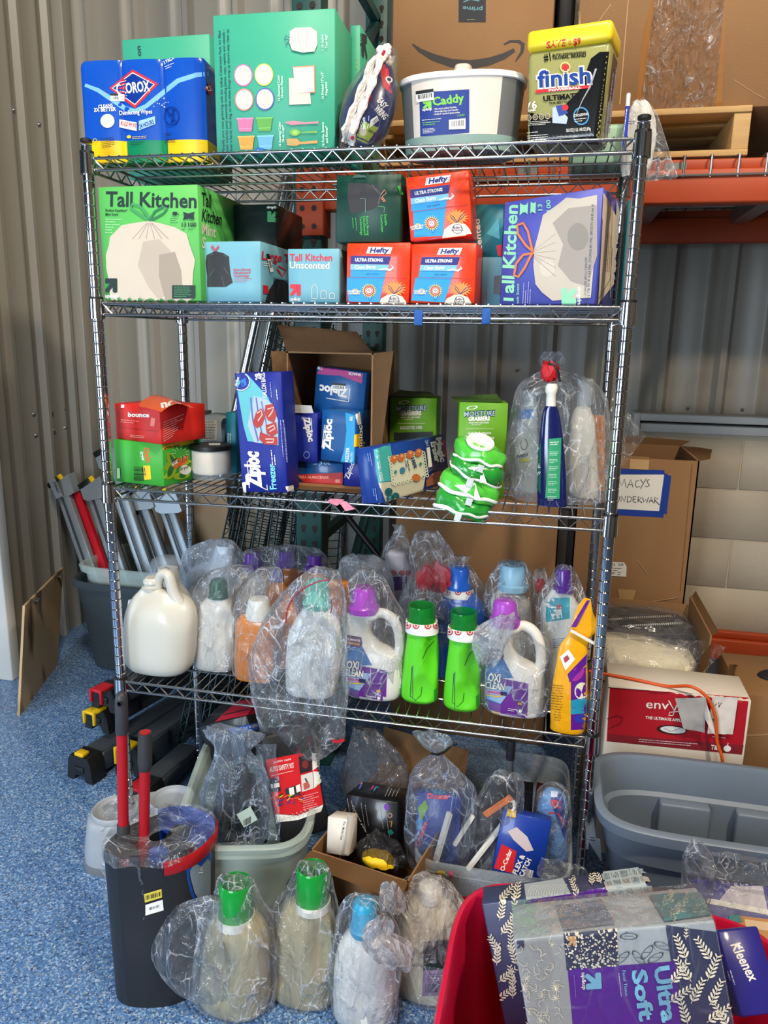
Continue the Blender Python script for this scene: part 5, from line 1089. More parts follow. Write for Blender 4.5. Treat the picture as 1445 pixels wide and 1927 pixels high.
def bagged(tag_, yc, keys, seed, label, amp=.10, zb=None, mat=None, **k):
    b = B(mat or BAGF); pxbag(b, yc, keys, None, seed, amp, zb=S4+.001 if zb is None else (zb or None), **k); return b.obj('clear_bag', label=label, cat='plastic bag', group=BG)
# greenish-cap jug in a bag
y = .13; T = thing('bagged_jug', 'cream jug with dark green cap in clear bag, right of milky jug', 'jug', (X(410, y, S4), y, S4))
b = B(m_wj); bottle(b, y, [(1278, 378, 436, .6), (1270, 370, 444, .6), (1200, 372, 444, .6), (1150, 376, 440, .6), (1130, 386, 430, .6), (1122, 396, 424, .8)], None, 32, 2.5, nseg=18, zb=S4); b.dent(424, 1180, 16, 34, .02); b.obj('jug', T)
b = B(M('dark_green_cap', (30, 84, 60), .35)); bottle(b, y, [(1124, 394, 428, 1), (1098, 396, 426, 1), (1090, 400, 422, 1)], None, 24, 2.1); b.obj('cap', T)
bagged(0, y, [(1284, 376, 440), (1272, 364, 448), (1200, 364, 450), (1140, 366, 448), (1110, 372, 456), (1090, 384, 470), (1078, 400, 476), (1066, 440, 474)], 11, 'clear bag gathered around the cream jug with dark green cap')
y = .30; T = thing('bagged_jug', 'grey-capped pale jug in bluish bag at back left of fourth shelf', 'jug', (X(400, y, S4), y, S4))
b = B(M('pale_blue_jug', (206, 214, 222), .35)); bottle(b, y, [(1250, 346, 446, .5), (1150, 346, 448, .5), (1090, 356, 440, .5), (1062, 396, 440, .7), (1040, 404, 440, .9), (1026, 408, 438, .8)], None, 32, 2.4, nseg=18, zb=S4); b.obj('jug', T)
bagged(0, y, [(1250, 338, 452, .4), (1150, 338, 454, .4), (1080, 340, 452, .4), (1050, 346, 456, .35), (1034, 362, 452, .3), (1022, 384, 444, .25), (1016, 396, 436, .2)], 12, 'bluish clear bag over the grey-capped jug at back left', mat=MILKY)
# orange bottles
y = .10; T = thing('cleaner_bottle', 'orange cleaner bottle with white cap in clear bag, front of shelf', 'bottle', (X(478, y, S4), y, S4))
b = B(m_or); bottle(b, y, [(1306, 452, 512, .6), (1298, 446, 518, .6), (1200, 446, 518, .6), (1170, 448, 514, .6), (1160, 456, 508, .6), (1154, 468, 500, .8)], None, 36, 3.2, nseg=20, zb=S4); b.obj('bottle_body', T)
b = B(m_white); bottle(b, y, [(1162, 464, 510, 1), (1156, 463, 510, 1), (1130, 468, 506, 1), (1126, 470, 504, 1)], None, 28, 2); b.obj('cap', T)
bagged(0, y, [(1310, 448, 516, .62), (1296, 440, 524, .62), (1220, 440, 526), (1160, 444, 524), (1120, 454, 530), (1080, 480, 530), (1068, 494, 520)], 13, 'clear bag tightly wrapped around the white-capped orange bottle')
def cleaner(px, w, top, bot, cap, y, label, m=m_or, cm=m_pc, grp='purple-capped cleaner bottles'):
    T = thing('cleaner_bottle', label, 'bottle', (X(px, y, S4), y, S4), grp)
    b = B(m); bottle(b, y, [(bot, px-w*.9, px+w*.9, .6), (bot-10, px-w, px+w, .6), (top+30, px-w, px+w, .6), (top+8, px-w*.55, px+w*.55, .7), (top, px-w*.42, px+w*.42, .9)], None, 28, 2.5, nseg=14, zb=S4); b.obj('bottle_body', T)
    b = B(cm); bottle(b, y, [(top+2, px-w*.6, px+w*.6, 1), (top-8, px-w*.6, px+w*.6, 1), (top-10, px-w*.45, px+w*.45, 1), (cap, px-w*.42, px+w*.42, 1)], None, 24, 2.1); b.obj('cap', T)
cleaner(478, 36, 1068, 1230, 1040, .31, 'cream bottle with purple cap at back, behind the front orange bottle', M('cream_grey_bottle', (190, 178, 160), .4))
cleaner(540, 34, 1062, 1230, 1036, .33, 'orange bottle with purple cap, second from left at shelf back')
cleaner(592, 32, 1070, 1230, 1044, .30, 'orange bottle with purple cap, behind the teal-capped bagged jug')
T = thing('cleaner_bottle', 'orange bottle with blue-violet cap, just right of the white-capped one', 'bottle', (X(520, .2, S4), .2, S4))
b = B(m_or); bottle(b, .2, [(1270, 496, 556, .6), (1180, 494, 560, .6), (1130, 500, 552, .6), (1104, 508, 536, .7), (1090, 512, 530, .9)], None, 28, 2.6, nseg=14, zb=S4); b.obj('bottle_body', T)
b = B(M('blue_violet_cap', (76, 66, 150), .35)); bottle(b, .2, [(1092, 508, 534, 1), (1074, 510, 532, 1), (1070, 513, 529, 1)], None, 24, 2); b.obj('cap', T)
T = thing('cleaner_bottle', 'orange bottle half hidden between bagged jug and first oxygen-bleach jug', 'bottle', (X(634, .2, S4), .2, S4))
b = B(m_or); bottle(b, .2, [(1270, 610, 660, .6), (1180, 610, 662, .6), (1120, 616, 658, .6), (1098, 620, 656, .7), (1092, 626, 650, .9)], None, 28, 2.6, nseg=14, zb=S4); b.obj('bottle_body', T)
bagged(0, .31, [(1200, 450, 625, .3), (1120, 452, 624, .3), (1070, 456, 622, .3), (1044, 462, 612, .25), (1030, 520, 600, .2)], 14, 'loose clear bag around the purple-capped bottles at shelf back', amp=.08, zb=S4+.05)
# big hanging bag with white jug
def bigbag():
    y = .045; T = thing('bagged_jug', 'white jug with teal cap in large clear bag hanging over shelf front', 'jug', (X(595, y, S4), y, S4))
    b = B(m_wj); bottle(b, y, [(1322, 548, 622, .62), (1312, 540, 632, .62), (1250, 540, 640, .6), (1200, 545, 642, .6), (1165, 560, 636, .6), (1145, 572, 624, .7), (1138, 580, 616, .9)], None, 36, 2.4, nseg=22, zb=S4); b.dent(612, 1210, 20, 40, .02); b.obj('jug', T)
    b = B(m_tc); bottle(b, y, [(1142, 572, 624, 1), (1132, 570, 624, 1), (1128, 574, 620, 1), (1096, 576, 616, 1), (1092, 580, 612, 1)], None, 28, 2.1); b.obj('cap', T)
    yy = -.065
    b = B(BAGF)
    pxbag(b, yy, [(1442, 540, 566, .3), (1430, 526, 590, .4), (1390, 500, 640, .38), (1340, 480, 650, .42), (1270, 474, 652, .55), (1200, 486, 652, .62), (1150, 510, 650, .62), (1110, 540, 646, .6), (1085, 566, 640, .5), (1070, 590, 634, .4)], None, 21, .10, n=96, rows=80, folds=11)
    root = b.obj('clear_bag', label='large clear bag drooping over the shelf front, holding white teal-capped jug', cat='plastic bag', group=BG)
    b = B(ink(150, 40, 60)); b.tube([at(*p, y=yy-.055) for p in smooth_keys([(538, 1172), (541, 1145), (556, 1120), (576, 1105), (600, 1094), (618, 1092)], 14)], .0016, None, 6); b.tube([at(*p, y=yy-.04) for p in ((622, 1154), (625, 1140), (623, 1128))], .0012, None, 6); b.obj('red_seam_print', root)
    b = B(ink(190, 24, 44)); b.bar(at(626, 1394, y=yy-.03), at(636, 1396, y=yy-.03), .004, .006); b.bar(at(636, 1396, y=yy-.03), at(648, 1392, y=yy-.03), .004, .006); b.obj('red_tab', root)
bigbag()
# oxygen bleach jugs
def oxy(dx, dy, y, label, L):
    def K(ks): return [(a+dy, l+dx, r+dx)+tuple(o) for a, l, r, *o in ks]
    def q(*ps): return [(a+dx, c+dy) for a, c in ps]
    T = thing('bleach_jug', label, 'jug', (X(700+dx, y, S4), y, S4), 'purple-capped oxygen bleach jugs')
    b = B(m_wj); bottle(b, y, K([(1342, 662, 742, .55), (1336, 650, 752, .56), (1310, 645, 757, .56), (1262, 646, 758, .54), (1240, 648, 750, .5), (1222, 650, 716, .6), (1200, 652, 700, .7), (1175, 653, 700, .75), (1160, 654, 716, .7), (1150, 660, 716, .7), (1143, 664, 708, .8)]), None, 48, 2.6, nseg=44, zb=S4)
    pu = ink(104, 40, 140); bl = ink(60, 110, 170); lt = ink(150, 180, 210)
    b.pp(q((649, 1198), (679, 1202), (676, 1316), (648, 1306)), bl, 10); b.pp(q((676, 1206), (690, 1232), (700, 1252), (676, 1252)), bl, 6); b.pp(q((676, 1252), (728, 1262), (726, 1328), (676, 1318)), pu, 8)
    b.pp(q((650, 1262), (700, 1268), (676, 1300), (650, 1290)), lt, 6); b.pp(q((648, 1292), (676, 1302), (676, 1318), (648, 1308)), ink(120, 80, 150), 4)
    b.pp(q((652, 1194), (680, 1199), (682, 1212), (676, 1219), (652, 1213)), ink(90, 40, 90), 5); b.pt('ELIMINATES', q((654, 1204))[0], q((678, 1208))[0], WH, 4, .04); b.pt('TOUGH ODORS', q((654, 1211))[0], q((677, 1215))[0], ink(240, 190, 90), 4, .04)
    g = ink(40, 36, 40)
    for o, bb in ((g, .13), (WH, .06)):
        b.pt('OXI', q((653, 1257))[0], q((675, 1259))[0], o, 14, bb); b.pt('CLEAN', q((648, 1270))[0], q((683, 1274))[0], o, 12, bb)
    b.pp(q((650, 1274), (684, 1278), (684, 1284), (650, 1280)), ink(226, 150, 190), 5); b.pt('ODOR BLASTERS', q((652, 1279))[0], q((678, 1282))[0], ink(90, 30, 90), 3.6, .05); b.pl(q((650, 1283), (668, 1286), (685, 1284)), 1.8, YL); b.pp(q((676, 1276), (688, 1278), (688, 1285), (676, 1284)), ink(40, 40, 90), 2)
    b.pt('66', q((708, 1301))[0], q((716, 1302))[0], ink(250, 190, 60), 5, .05); b.pe(713+dx, 1313+dy, 3, 3, WH); b.fine(q((690, 1308))[0], q((710, 1311))[0], 2, 3, WH, 1); b.pt('50 FL OZ (1.56 QT) 1.5 L', q((687, 1321))[0], q((712, 1325))[0], ink(190, 170, 210), 4, .01); b.fine(q((662, 1313))[0], q((678, 1316))[0], 2, 3, YL, 1)
    b.obj('jug', T)
    b = B(m_wj); b.tube([at(*p, y=y) for p in q(*smooth_keys([(700, 1154), (722, 1154), (740, 1166), (750, 1190), (752, 1218), (746, 1246), (734, 1264)], 20))], [.0125]*20, None, 16); b.obj('handle', T)
    b = B(m_vc); bottle(b, y, K([(1150, 656, 714, 1), (1140, 655, 714, 1), (1136, 660, 709, 1), (1110, 663, 706, 1), (1104, 668, 701, 1)]), None, 32, 2.1); b.obj('cap', T)
oxy(0, 0, .075, 'white bleach jug with violet cap and purple label, left of the green bottles', 0)
oxy(266, 24, .07, 'white bleach jug with violet cap in knotted bag, right of the green bottles', 1)
bagged(0, .085, [(1346, 652, 752, .6), (1330, 640, 764, .62), (1250, 640, 768, .64), (1180, 646, 764, .6), (1130, 648, 742, .62), (1100, 656, 728, .6), (1080, 668, 716, .5), (1070, 676, 704, .4)], 31, 'clear bag around the bleach jug left of the green bottles', amp=.07, n=80, rows=50)
oxy_bag = bagged(0, .085, [(1370, 916, 1024, .6), (1354, 900, 1036, .62), (1280, 896, 1040, .64), (1230, 894, 1036, .6), (1200, 900, 1016, .6), (1180, 940, 990, .5), (1168, 930, 990, .6), (1150, 918, 990, .62), (1128, 924, 984, .55), (1120, 934, 970, .4)], 32, 'clear bag knotted round the neck of the right bleach jug', amp=.08, n=80, rows=56)
b = B(MILKY); pxbag(b, -.005, [(1250, 900, 926, .5), (1225, 890, 946, .5), (1195, 892, 956, .5), (1172, 915, 966, .4), (1160, 934, 972, .3)], None, 33, .3, n=48, rows=26); b.obj('bag_tail', oxy_bag)
# --- green bottles
def greenb(dx, dy, y, label):
    def K(ks): return [(a+dy, l+dx, r+dx)+tuple(o) for a, l, r, *o in ks]
    def q(*ps): return [(a+dx, c+dy) for a, c in ps]
    T = thing('scent_booster_bottle', label, 'bottle', (X(790+dx, y, S4), y, S4), 'bright green bottles on the fourth shelf')
    g = M('bright_green_bottle', (96, 212, 40), .22, coat=.4, var=.02, sss=.1); gd = M('dark_green_clear', (18, 128, 46), .12, alpha=.72); sm = ink(60, 60, 90)
    b = B(g); bottle(b, y, K([(1342, 766, 812, .75), (1334, 757, 822, .78), (1322, 755, 824, .78), (1280, 758, 824, .78), (1240, 762, 824, .76), (1200, 766, 823, .76), (1180, 766, 822, .8), (1168, 767, 821, .85)]), None, 48, 2.7, nseg=40, zb=S4)
    b.dent(814+dx, 1236+dy, 19, 48, .026); b.dent(796+dx, 1296+dy, 22, 28, .008)
    b.pl(q((775, 1255), (773, 1290), (772, 1310), (782, 1318), (792, 1308), (794, 1292)), 1.5, ink(30, 90, 30)); b.pl(q((777, 1252), (776, 1290), (777, 1330)), 1.2, sm); b.pl(q((795, 1240), (802, 1222), (816, 1206)), 1.6, ink(40, 130, 30)); b.pp(q((816, 1298), (822, 1294), (822, 1318), (817, 1320)), ink(40, 150, 40))
    b.obj('bottle_body', T)
    b = B(gd); bottle(b, y, K([(1180, 769, 818, .9), (1142, 768, 819, 1), (1138, 769, 818, 1), (1139, 772, 815, 1), (1168, 773, 814, .9)]), None, 36, 2, cap=(1, 1)); b.obj('measuring_cap', T)
    b = B(g); bottle(b, y, K([(1178, 786, 800, 1), (1152, 787, 799, 1), (1150, 790, 796, 1)]), None, 16, 2); b.obj('spout', T)
    b = B(m_stick); bottle(b, y, K([(1188, 764, 824, .84), (1187, 763, 825, .86), (1168, 764, 823, .9), (1167, 766, 821, .9)]), None, 40, 2.2, cap=(0, 0)); b.bvh = None
    for tx in (767, 783, 805, 820): target(b, tx+dx, 1177+dy, 6.4)
    b.obj('target_band', T)
greenb(0, 0, .075, 'bright green bottle with targets band, left one of the pair'); greenb(79, 12, .060, 'bright green bottle with targets band, right one of the pair')
# --- back row
T = thing('detergent_jug', 'blue detergent jug with blue cap and red targets band behind green bottles', 'jug', (X(866, .24, S4), .24, S4))
mb = M('blue_jug', (34, 92, 190), .25, coat=.4); b = B(mb); bottle(b, .24, [(1300, 822, 914, .6), (1200, 820, 918, .6), (1150, 826, 914, .6), (1128, 836, 902, .6), (1112, 842, 890, .7), (1096, 846, 884, .8)], None, 36, 2.4, nseg=20, zb=S4); b.obj('jug', T)
b = B(mb); bottle(b, .24, [(1106, 838, 888, 1), (1096, 838, 888, 1), (1092, 841, 885, 1), (1070, 842, 883, 1), (1066, 847, 878, 1)], None, 28, 2.1); b.obj('cap', T)
b = B(m_stick); bottle(b, .24, [(1122, 836, 894, .75), (1106, 838, 890, .8)], None, 32, 2.2, cap=(0, 0))
for tx in (842, 862, 882): target(b, tx, 1114, 6)
b.obj('target_band', T)
bagged(0, .25, [(1300, 815, 922, .6), (1200, 808, 928, .6), (1140, 806, 922, .55), (1100, 818, 904, .5), (1070, 836, 890, .4), (1056, 850, 880, .3), (1046, 848, 888, .2)], 41, 'clear bag over the blue jug with targets band')
b = B(M('red_print_film', (180, 48, 60), .35, alpha=.45)); pxbag(b, .2, [(1100, 800, 838), (1092, 784, 846), (1078, 790, 842), (1068, 800, 822)], None, 42, .7, dep=.25, n=40, rows=20, folds=16); r_ = b
T = thing('clear_bag', 'tall clear bag with red printed logo, knotted above the green bottles', 'plastic bag', at(820, 1130, y=.22), BG); r_.obj('red_print', T)
b = B(BAGF); pxbag(b, .22, [(1160, 740, 850, .4), (1110, 764, 852, .4), (1080, 776, 850, .4), (1050, 768, 856, .4), (1024, 774, 842, .35), (1006, 780, 830, .3), (1000, 790, 824, .2)], None, 43, .14, n=72, rows=44); b.obj('film', T)
T = thing('softener_bottle', 'whitish bottle with purple base and red targets in tall bag, shelf back', 'bottle', (X(745, .32, S4), .32, S4))
b = B(M('pinkish_white_bottle', (220, 206, 210), .35)); bottle(b, .32, [(1260, 714, 782, .6), (1120, 718, 778, .6), (1094, 722, 776, .6), (1070, 722, 774, .7), (1052, 728, 768, .8), (1040, 730, 766, .9), (1036, 734, 762, .9)], None, 32, 2.3, nseg=18, zb=S4); b.pp([(720, 1086), (777, 1084), (777, 1110), (720, 1112)], ink(90, 50, 130), 5)
for tx in (725, 740, 756, 768): target(b, tx, 1078, 5)
b.obj('bottle_body', T)
bagged(0, .32, [(1200, 706, 788, .5), (1110, 710, 786, .5), (1070, 714, 784, .5), (1040, 720, 776, .4), (1014, 736, 768, .35), (998, 742, 764, .3), (988, 738, 760, .2)], 44, 'clear bag with twisted top over the targets-band bottle at shelf back', zb=S4+.06)
bagged(0, .24, [(1240, 632, 740, .5), (1120, 636, 740, .5), (1080, 640, 736, .5), (1054, 646, 722, .4), (1044, 664, 704, .3)], 45, 'pale clear bag bunched behind the left bleach jug', mat=MILKY, zb=S4+.05)
def bj(px0, px1, top, bot, capm, cap, y, m, label, extra=None):
    T = thing('detergent_jug', label, 'jug', (X((px0+px1)/2, y, S4), y, S4)); w = px1-px0
    b = B(m); bottle(b, y, [(bot, px0+4, px1-4, .6), (bot-12, px0, px1, .6), (top+50, px0, px1, .6), (top+24, px0+w*.1, px1-w*.1, .6), (top+6, px0+w*.24, px1-w*.24, .7), (top, px0+w*.28, px1-w*.28, .9)], None, 32, 2.4, nseg=18, zb=S4)
    if extra: extra(b)
    b.obj('jug', T); c0, c1, cy = cap
    b = B(capm); bottle(b, y, [(top+4, c0-3, c1+3, 1), (top-6, c0-3, c1+3, 1), (top-8, c0, c1, 1), (cy+6, c0+2, c1-2, 1), (cy, c0+5, c1-5, 1)], None, 28, 2.1); b.obj('cap', T)
bj(916, 1004, 1104, 1300, M('light_blue_cap', (140, 184, 212), .35), (938, 992, 1062), .24, m_wj, 'white jug with light blue cap in bag, behind right bleach jug')
bagged(0, .24, [(1300, 908, 1010, .6), (1180, 908, 1012, .6), (1120, 912, 1008, .6), (1084, 924, 1002, .55), (1062, 936, 994, .5), (1056, 946, 984, .3)], 46, 'clear bag stretched over the light blue cap')
def ex(b): b.pp([(1018, 1126), (1072, 1124), (1072, 1164), (1020, 1172)], ink(40, 160, 176), 6); b.pp([(1034, 1148), (1056, 1146), (1058, 1162), (1040, 1166)], WH, 2); target(b, 1052, 1142, 5); b.fine((1040, 1202), (1070, 1200), 5, 4, ink(110, 130, 170), 1.4)
bj(1016, 1094, 1108, 1330, m_pc, (1044, 1078, 1070), .16, m_wj, 'white jug with purple cap and teal label, behind the yellow pouch', ex)
bagged(0, .16, [(1330, 1008, 1100, .6), (1200, 1008, 1104, .6), (1140, 1012, 1104, .6), (1100, 1030, 1094, .5), (1074, 1042, 1082, .45), (1064, 1050, 1074, .3)], 47, 'clear bag over the purple cap and teal label jug')
b = B(BAGF); pxbag(b, .22, [(1140, 1000, 1030), (1110, 1004, 1034), (1086, 1004, 1030), (1074, 1010, 1026)], None, 48, .3, dep=.4, n=32, rows=18); T = thing('clear_bag', 'small bag knot with red print between light blue and purple caps', 'plastic bag', at(1016, 1140, y=.22), BG); b.obj('film', T)
b = B(MATS['red_print_film']); pxbag(b, .2, [(1112, 1010, 1024), (1100, 1006, 1026), (1090, 1010, 1022)], None, 49, .4, dep=.4, n=16, rows=8); b.obj('red_print', T)
# --- yellow pouch of pods at the right end
def pods():
    y = .012; T = thing('pod_pouch', 'yellow resealable laundry pod pouch with purple window beside right post', 'pouch', (X(1070, y, S4), y, S4))
    m = M('yellow_pouch', (240, 168, 14), .3, coat=.4, bump=.25, bscale=30); b = B(m)
    bottle(b, y, [(1384, 1036, 1096, .42), (1376, 1035, 1102, .5), (1320, 1036, 1106, .55), (1270, 1042, 1106, .5), (1230, 1050, 1104, .4), (1205, 1064, 1108, .3), (1185, 1072, 1126, .2), (1172, 1078, 1124, .16), (1150, 1084, 1114, .1), (1126, 1100, 1112, .05)], None, 40, 2.3, nseg=36, zb=S4); b.rough(.003, 30)
    pu, tq, wc, pi_ = ink(96, 30, 140, .25), ink(40, 150, 180, .25), ink(226, 220, 190), ink(170, 50, 150, .25)
    b.pp([(1074, 1280), (1106, 1250), (1106, 1372), (1074, 1374)], pu, 8); b.pe(1094, 1300, 13, 16, wc, 10); b.pp([(1074, 1318), (1104, 1312), (1104, 1342), (1074, 1344)], tq, 5); b.pe(1086, 1268, 10, 16, pi_, 40); b.pe(1092, 1352, 12, 8, ink(50, 60, 170, .25)); b.pp([(1068, 1268), (1104, 1230), (1102, 1250), (1072, 1284)], pu, 4)
    b.pp([(1054, 1236), (1070, 1222), (1082, 1240), (1064, 1262)], WH, 4); b.pp([(1060, 1238), (1068, 1232), (1072, 1240), (1063, 1248)], ink(170, 40, 60)); b.fine((1040, 1288), (1062, 1290), 14, 5, ink(120, 80, 10), 1.3)
    b.obj('pouch_body', T)
    b = B(m_white); b.bar(at(1074, 1186, y=y-.012), at(1124, 1214, y=y-.012), .004, .006); b.obj('zip_strip', T)
    b = B(pu); sheet(b, [at(1074, 1180, y=y-.011), at(1084, 1180, y=y-.011), at(1110, 1130, y=y-.004), at(1104, 1130, y=y-.004)], pu, 3, 6, .001, 40); b.obj('purple_edge', T)
pods()
# ================================================================== things on the floor, in and under the rack
m_tub = M('frosted_tub', (206, 222, 212), .3, alpha=.42, var=.02); m_tubc = M('clear_bin', (214, 222, 224), .15, alpha=.20, var=.02)
# --- dark mop bucket with two red poles
def bucket():
    T = thing('mop_bucket', 'tall dark grey mop bucket with blue front, red band and film over top', 'bucket', (.29, -.36, 0))
    m = M('dark_grey_bucket', (36, 36, 39), .45, var=.03); mb = M('blue_bucket_plastic', (26, 70, 160), .35); mr = M('red_plastic', (172, 20, 30), .4); mg = M('grey_clear_panel', (130, 144, 156), .3)
    top = [(.250, -.448), (.300, -.440), (.350, -.420), (.385, -.380), (.398, -.320), (.380, -.270), (.330, -.245), (.275, -.248), (.225, -.290), (.192, -.345), (.190, -.395), (.215, -.435)]
    def ring(s, z, dx=0, dy=0):
        ks = smooth_keys(top+[top[0]], 61)[:-1]; cx, cy = .294, -.350
        return [(cx+(x-cx)*s+dx, cy+(y-cy)*s+dy, z) for x, y in ks]
    b = B(m); b.loft([ring(.90, 0, 0, -.012), ring(.915, .006, 0, -.012), ring(.96, .17, 0, -.006), ring(1, .33), ring(1.012, .333), ring(1.012, .34), ring(.975, .34), ring(.955, .32), ring(.88, .03, 0, -.01)], m)
    b.pp([(356, 1628), (396, 1600), (396, 1700), (379, 1702), (366, 1680), (358, 1650)], mg, 0); b.pl([(352, 1630), (354, 1654), (362, 1684), (372, 1700), (384, 1703)], 5, mb); b.pp([(352, 1628), (398, 1600), (398, 1622), (390, 1616), (378, 1630), (366, 1624), (356, 1640)], mb); b.pl([(380, 1632), (376, 1637), (382, 1637)], 1, WH); b.fine((373, 1641), (386, 1640), 1, 3, WH, 2)
    b.pp([(271, 1682), (304, 1672), (305, 1688), (273, 1698)], ink(216, 196, 70)); b.bars((274, 1693), (303, 1685), (0, -8), BK, 18, 3); b.pp([(274, 1702), (306, 1692), (308, 1712), (274, 1722)], m_stick); b.bars((281, 1712), (300, 1706), (0, -5), BK, 16, 5)
    b.obj('bucket_body', T)
    b = B(mb); f = lambda s, z0, z1, k0, k1, m: [b.v(p) for p in ()]
    rg = [ring(1.02, .325), ring(1.03, .345), ring(1.0, .352), ring(.94, .35), ring(.90, .30), ring(.86, .24)]
    for r0, r1 in zip(rg, rg[1:]):
        V0, V1 = [b.v(p) for p in r0], [b.v(p) for p in r1]
        for i in range(18, 38): b.face([V0[i], V0[i+1], V1[i+1], V1[i]], None, True)
    bmesh.ops.remove_doubles(b.bm, verts=b.bm.verts[:], dist=1e-5)
    q = ring(.92, .31); b.face([b.v(p) for p in q[18:39]]); b.obj('wringer_insert', T)
    b = B(mr); r0, r1, r2, r3 = ring(1.02, .318), ring(1.05, .322), ring(1.055, .348), ring(1.02, .352)
    vr = [[b.v(p) for p in r[9:32]] for r in (r0, r1, r2, r3)]
    for a_, c_ in zip(vr, vr[1:]):
        for i in range(len(a_)-1): b.face([a_[i], a_[i+1], c_[i+1], c_[i]], None, True)
    b.obj('red_band', T)
    b = B(m_black); b.box((.29, -.33, .26), (.33, -.28, .335), None, .006); b.box((.335, -.36, .25), (.365, -.32, .325), None, .006); b.obj('wringer_block', T)
    b = B(mb); b.loft([[(.30+.022*math.cos(t), -.372+.016*math.sin(t), z) for t in [2*PI*i/20 for i in range(20)]] for z in (.2, .325, .33)]); b.obj('scrub_brush', T)
    b = B(BAGF); rs = [ring(1.04, .342), ring(1.0, .362), ring(.8, .358), ring(.5, .35), ring(.2, .352)]
    b.loft(rs, None, (0, 0)); b.rough(.006, 30); sheet(b, [Vector(p) for p in (ring(1.03, .22)[52], ring(1.03, .22)[5], ring(1.035, .345)[5], ring(1.035, .345)[52])], BAGF, 14, 10, .008, 24, 3); b.obj('film_cover', T)
    for nm, lab, P, keys in (('mop_pole', 'longer red pole with dark grip standing in the mop bucket', (.232, -.365), ((228, 1300), (229, 1378), (232, 1550), (233, 1608), (234, 1655))), ('mop_pole', 'shorter red pole with dark tapered grip in the mop bucket', (.272, -.352), ((273, 1377), (272, 1443), (271, 1600), (271, 1655), (271, 1660)))):
        zz = [Zt(X(px, P[1], .4), P[1], py) for px, py in keys]; T2 = thing(nm, lab, 'mop pole', (P[0], P[1], .1), 'red mop poles in the bucket')
        xt = X(keys[0][0], P[1], zz[0]); xb_ = X(keys[2][0], P[1], zz[2]); L = lambda z: lerp(xb_, xt, (z-zz[2])/(zz[0]-zz[2]))
        r = .0112; b = B(mr); b.tube([(L(.08), P[1], .08), (L(zz[1]), P[1], zz[1])], r, None, 20); b.obj('pole', T2)
        gm = M('charcoal_grip', (54, 54, 56), .5); b = B(gm)
        if keys[0][1] == 1300:
            b.tube([(L(z), P[1], z) for z in (zz[1], zz[1]+.004, zz[0]-.018, zz[0]-.006, zz[0])], [.0125, .013, .013, .011, .005], None, 20)
            o = b.M; b.M = Matrix.Translation((L(zz[0])+.003, P[1]-.0132, zz[0]-.02)) @ Matrix.Rotation(PI/2, 4, 'X'); b.lathe([(.006, 0), (.006, .001), (.004, .0012), (.004, 0)], (0, 0, 0), m_black, 16); b.M = o
            b.obj('grip', T2); b = B(gm); b.tube([(L(z), P[1], z) for z in (zz[3], zz[3]+.004, zz[2]-.004, zz[2])], [.0135, .0145, .0135, .0125], None, 20); b.obj('lock_collar', T2)
        else:
            b.tube([(L(z), P[1], z) for z in (zz[1]-.006, zz[1], zz[1]+.012, zz[0]-.03, zz[0])], [.0115, .0135, .0150, .0150, .0140], None, 20); b.obj('grip', T2)
            b = B(mr); b.tube([(L(zz[0]), P[1], zz[0]), (L(zz[0]), P[1], zz[0]+.0015)], .011, None, 18); b.obj('grip_plug', T2)
bucket()
# --- raised pet feeder with two bowls
def feeder():
    c = (.038, .012); T = thing('pet_feeder', 'light grey raised two-bowl pet feeder on the blue floor behind mop bucket', 'pet feeder', (c[0], c[1], 0))
    m = M('feeder_grey', (156, 160, 165), .45); k = math.radians(32); h = .14
    def ring(s, z, e=2.6, a=.160, bq=.080, o=(0, 0)):
        R = []
        for i in range(56):
            t = 2*PI*i/56; p, q = a*s*spow(math.cos(t), e)+o[0], bq*s*spow(math.sin(t), e)+o[1]; R.append((c[0]+p*math.cos(k)-q*math.sin(k), c[1]+p*math.sin(k)+q*math.cos(k), z))
        return R
    b = B(m); b.loft([ring(1.0, .018), ring(.99, .05), ring(.93, .12), ring(.90, .134), ring(.86, .14), ring(.80, .1405)], m, (1, 1)); b.obj('stand', T)
    b = B(M('feeder_base_grey', (110, 114, 118), .5)); b.loft([ring(1.02, 0), ring(1.03, .006), ring(1.01, .022), ring(.98, .022)], None, (1, 1)); b.obj('base_skirt', T)
    mi_ = M('steel_bowl', (176, 178, 180), .25, .9)
    for o in (-.074, .074):
        b = B(m); b.loft([ring(1, z, 2, r, r, (o, 0)) for r, z in ((.062, .138), (.063, .150), (.059, .156), (.052, .152))], m, (0, 0)); bw = b.obj('bowl_rim', T)
        b = B(m); b.loft([ring(1, z, 2, r, r, (o, 0)) for r, z in ((.054, .153), (.046, .143), (.040, .1425), (.001, .1415))], m, (0, 0)); b.obj('bowl', bw)
    b = B(BAGF); q = ring(1.0, .13); sheet(b, [Vector(q[24]), Vector(q[36]), Vector(ring(.5, .165)[40]), Vector(ring(.5, .165)[20])], BAGF, 14, 12, .012, 20, 3); b.obj('film_wrap', T)
feeder()
b = B(M('cream_navy_bottle', (214, 208, 190), .4)); o = (at(352, 1530, z=.02)); b.M = Matrix.Translation((.20, -.10, .0)) @ Matrix.Rotation(math.radians(20), 4, 'Z'); b.lathe([(.03, .17), (.033, .16), (.035, .02), (.03, 0)], (0, 0, 0), None, 24); b.bvh = None
b.M = I4(); b.pp([(345, 1523), (372, 1528), (372, 1545), (350, 1542)], NV, 4); b.pt('W', (360, 1540), (370, 1541), YL, 9, .08); b.obj('small_canister', label='cream and navy canister with yellow letter between feeder and frosted tub', cat='canister')
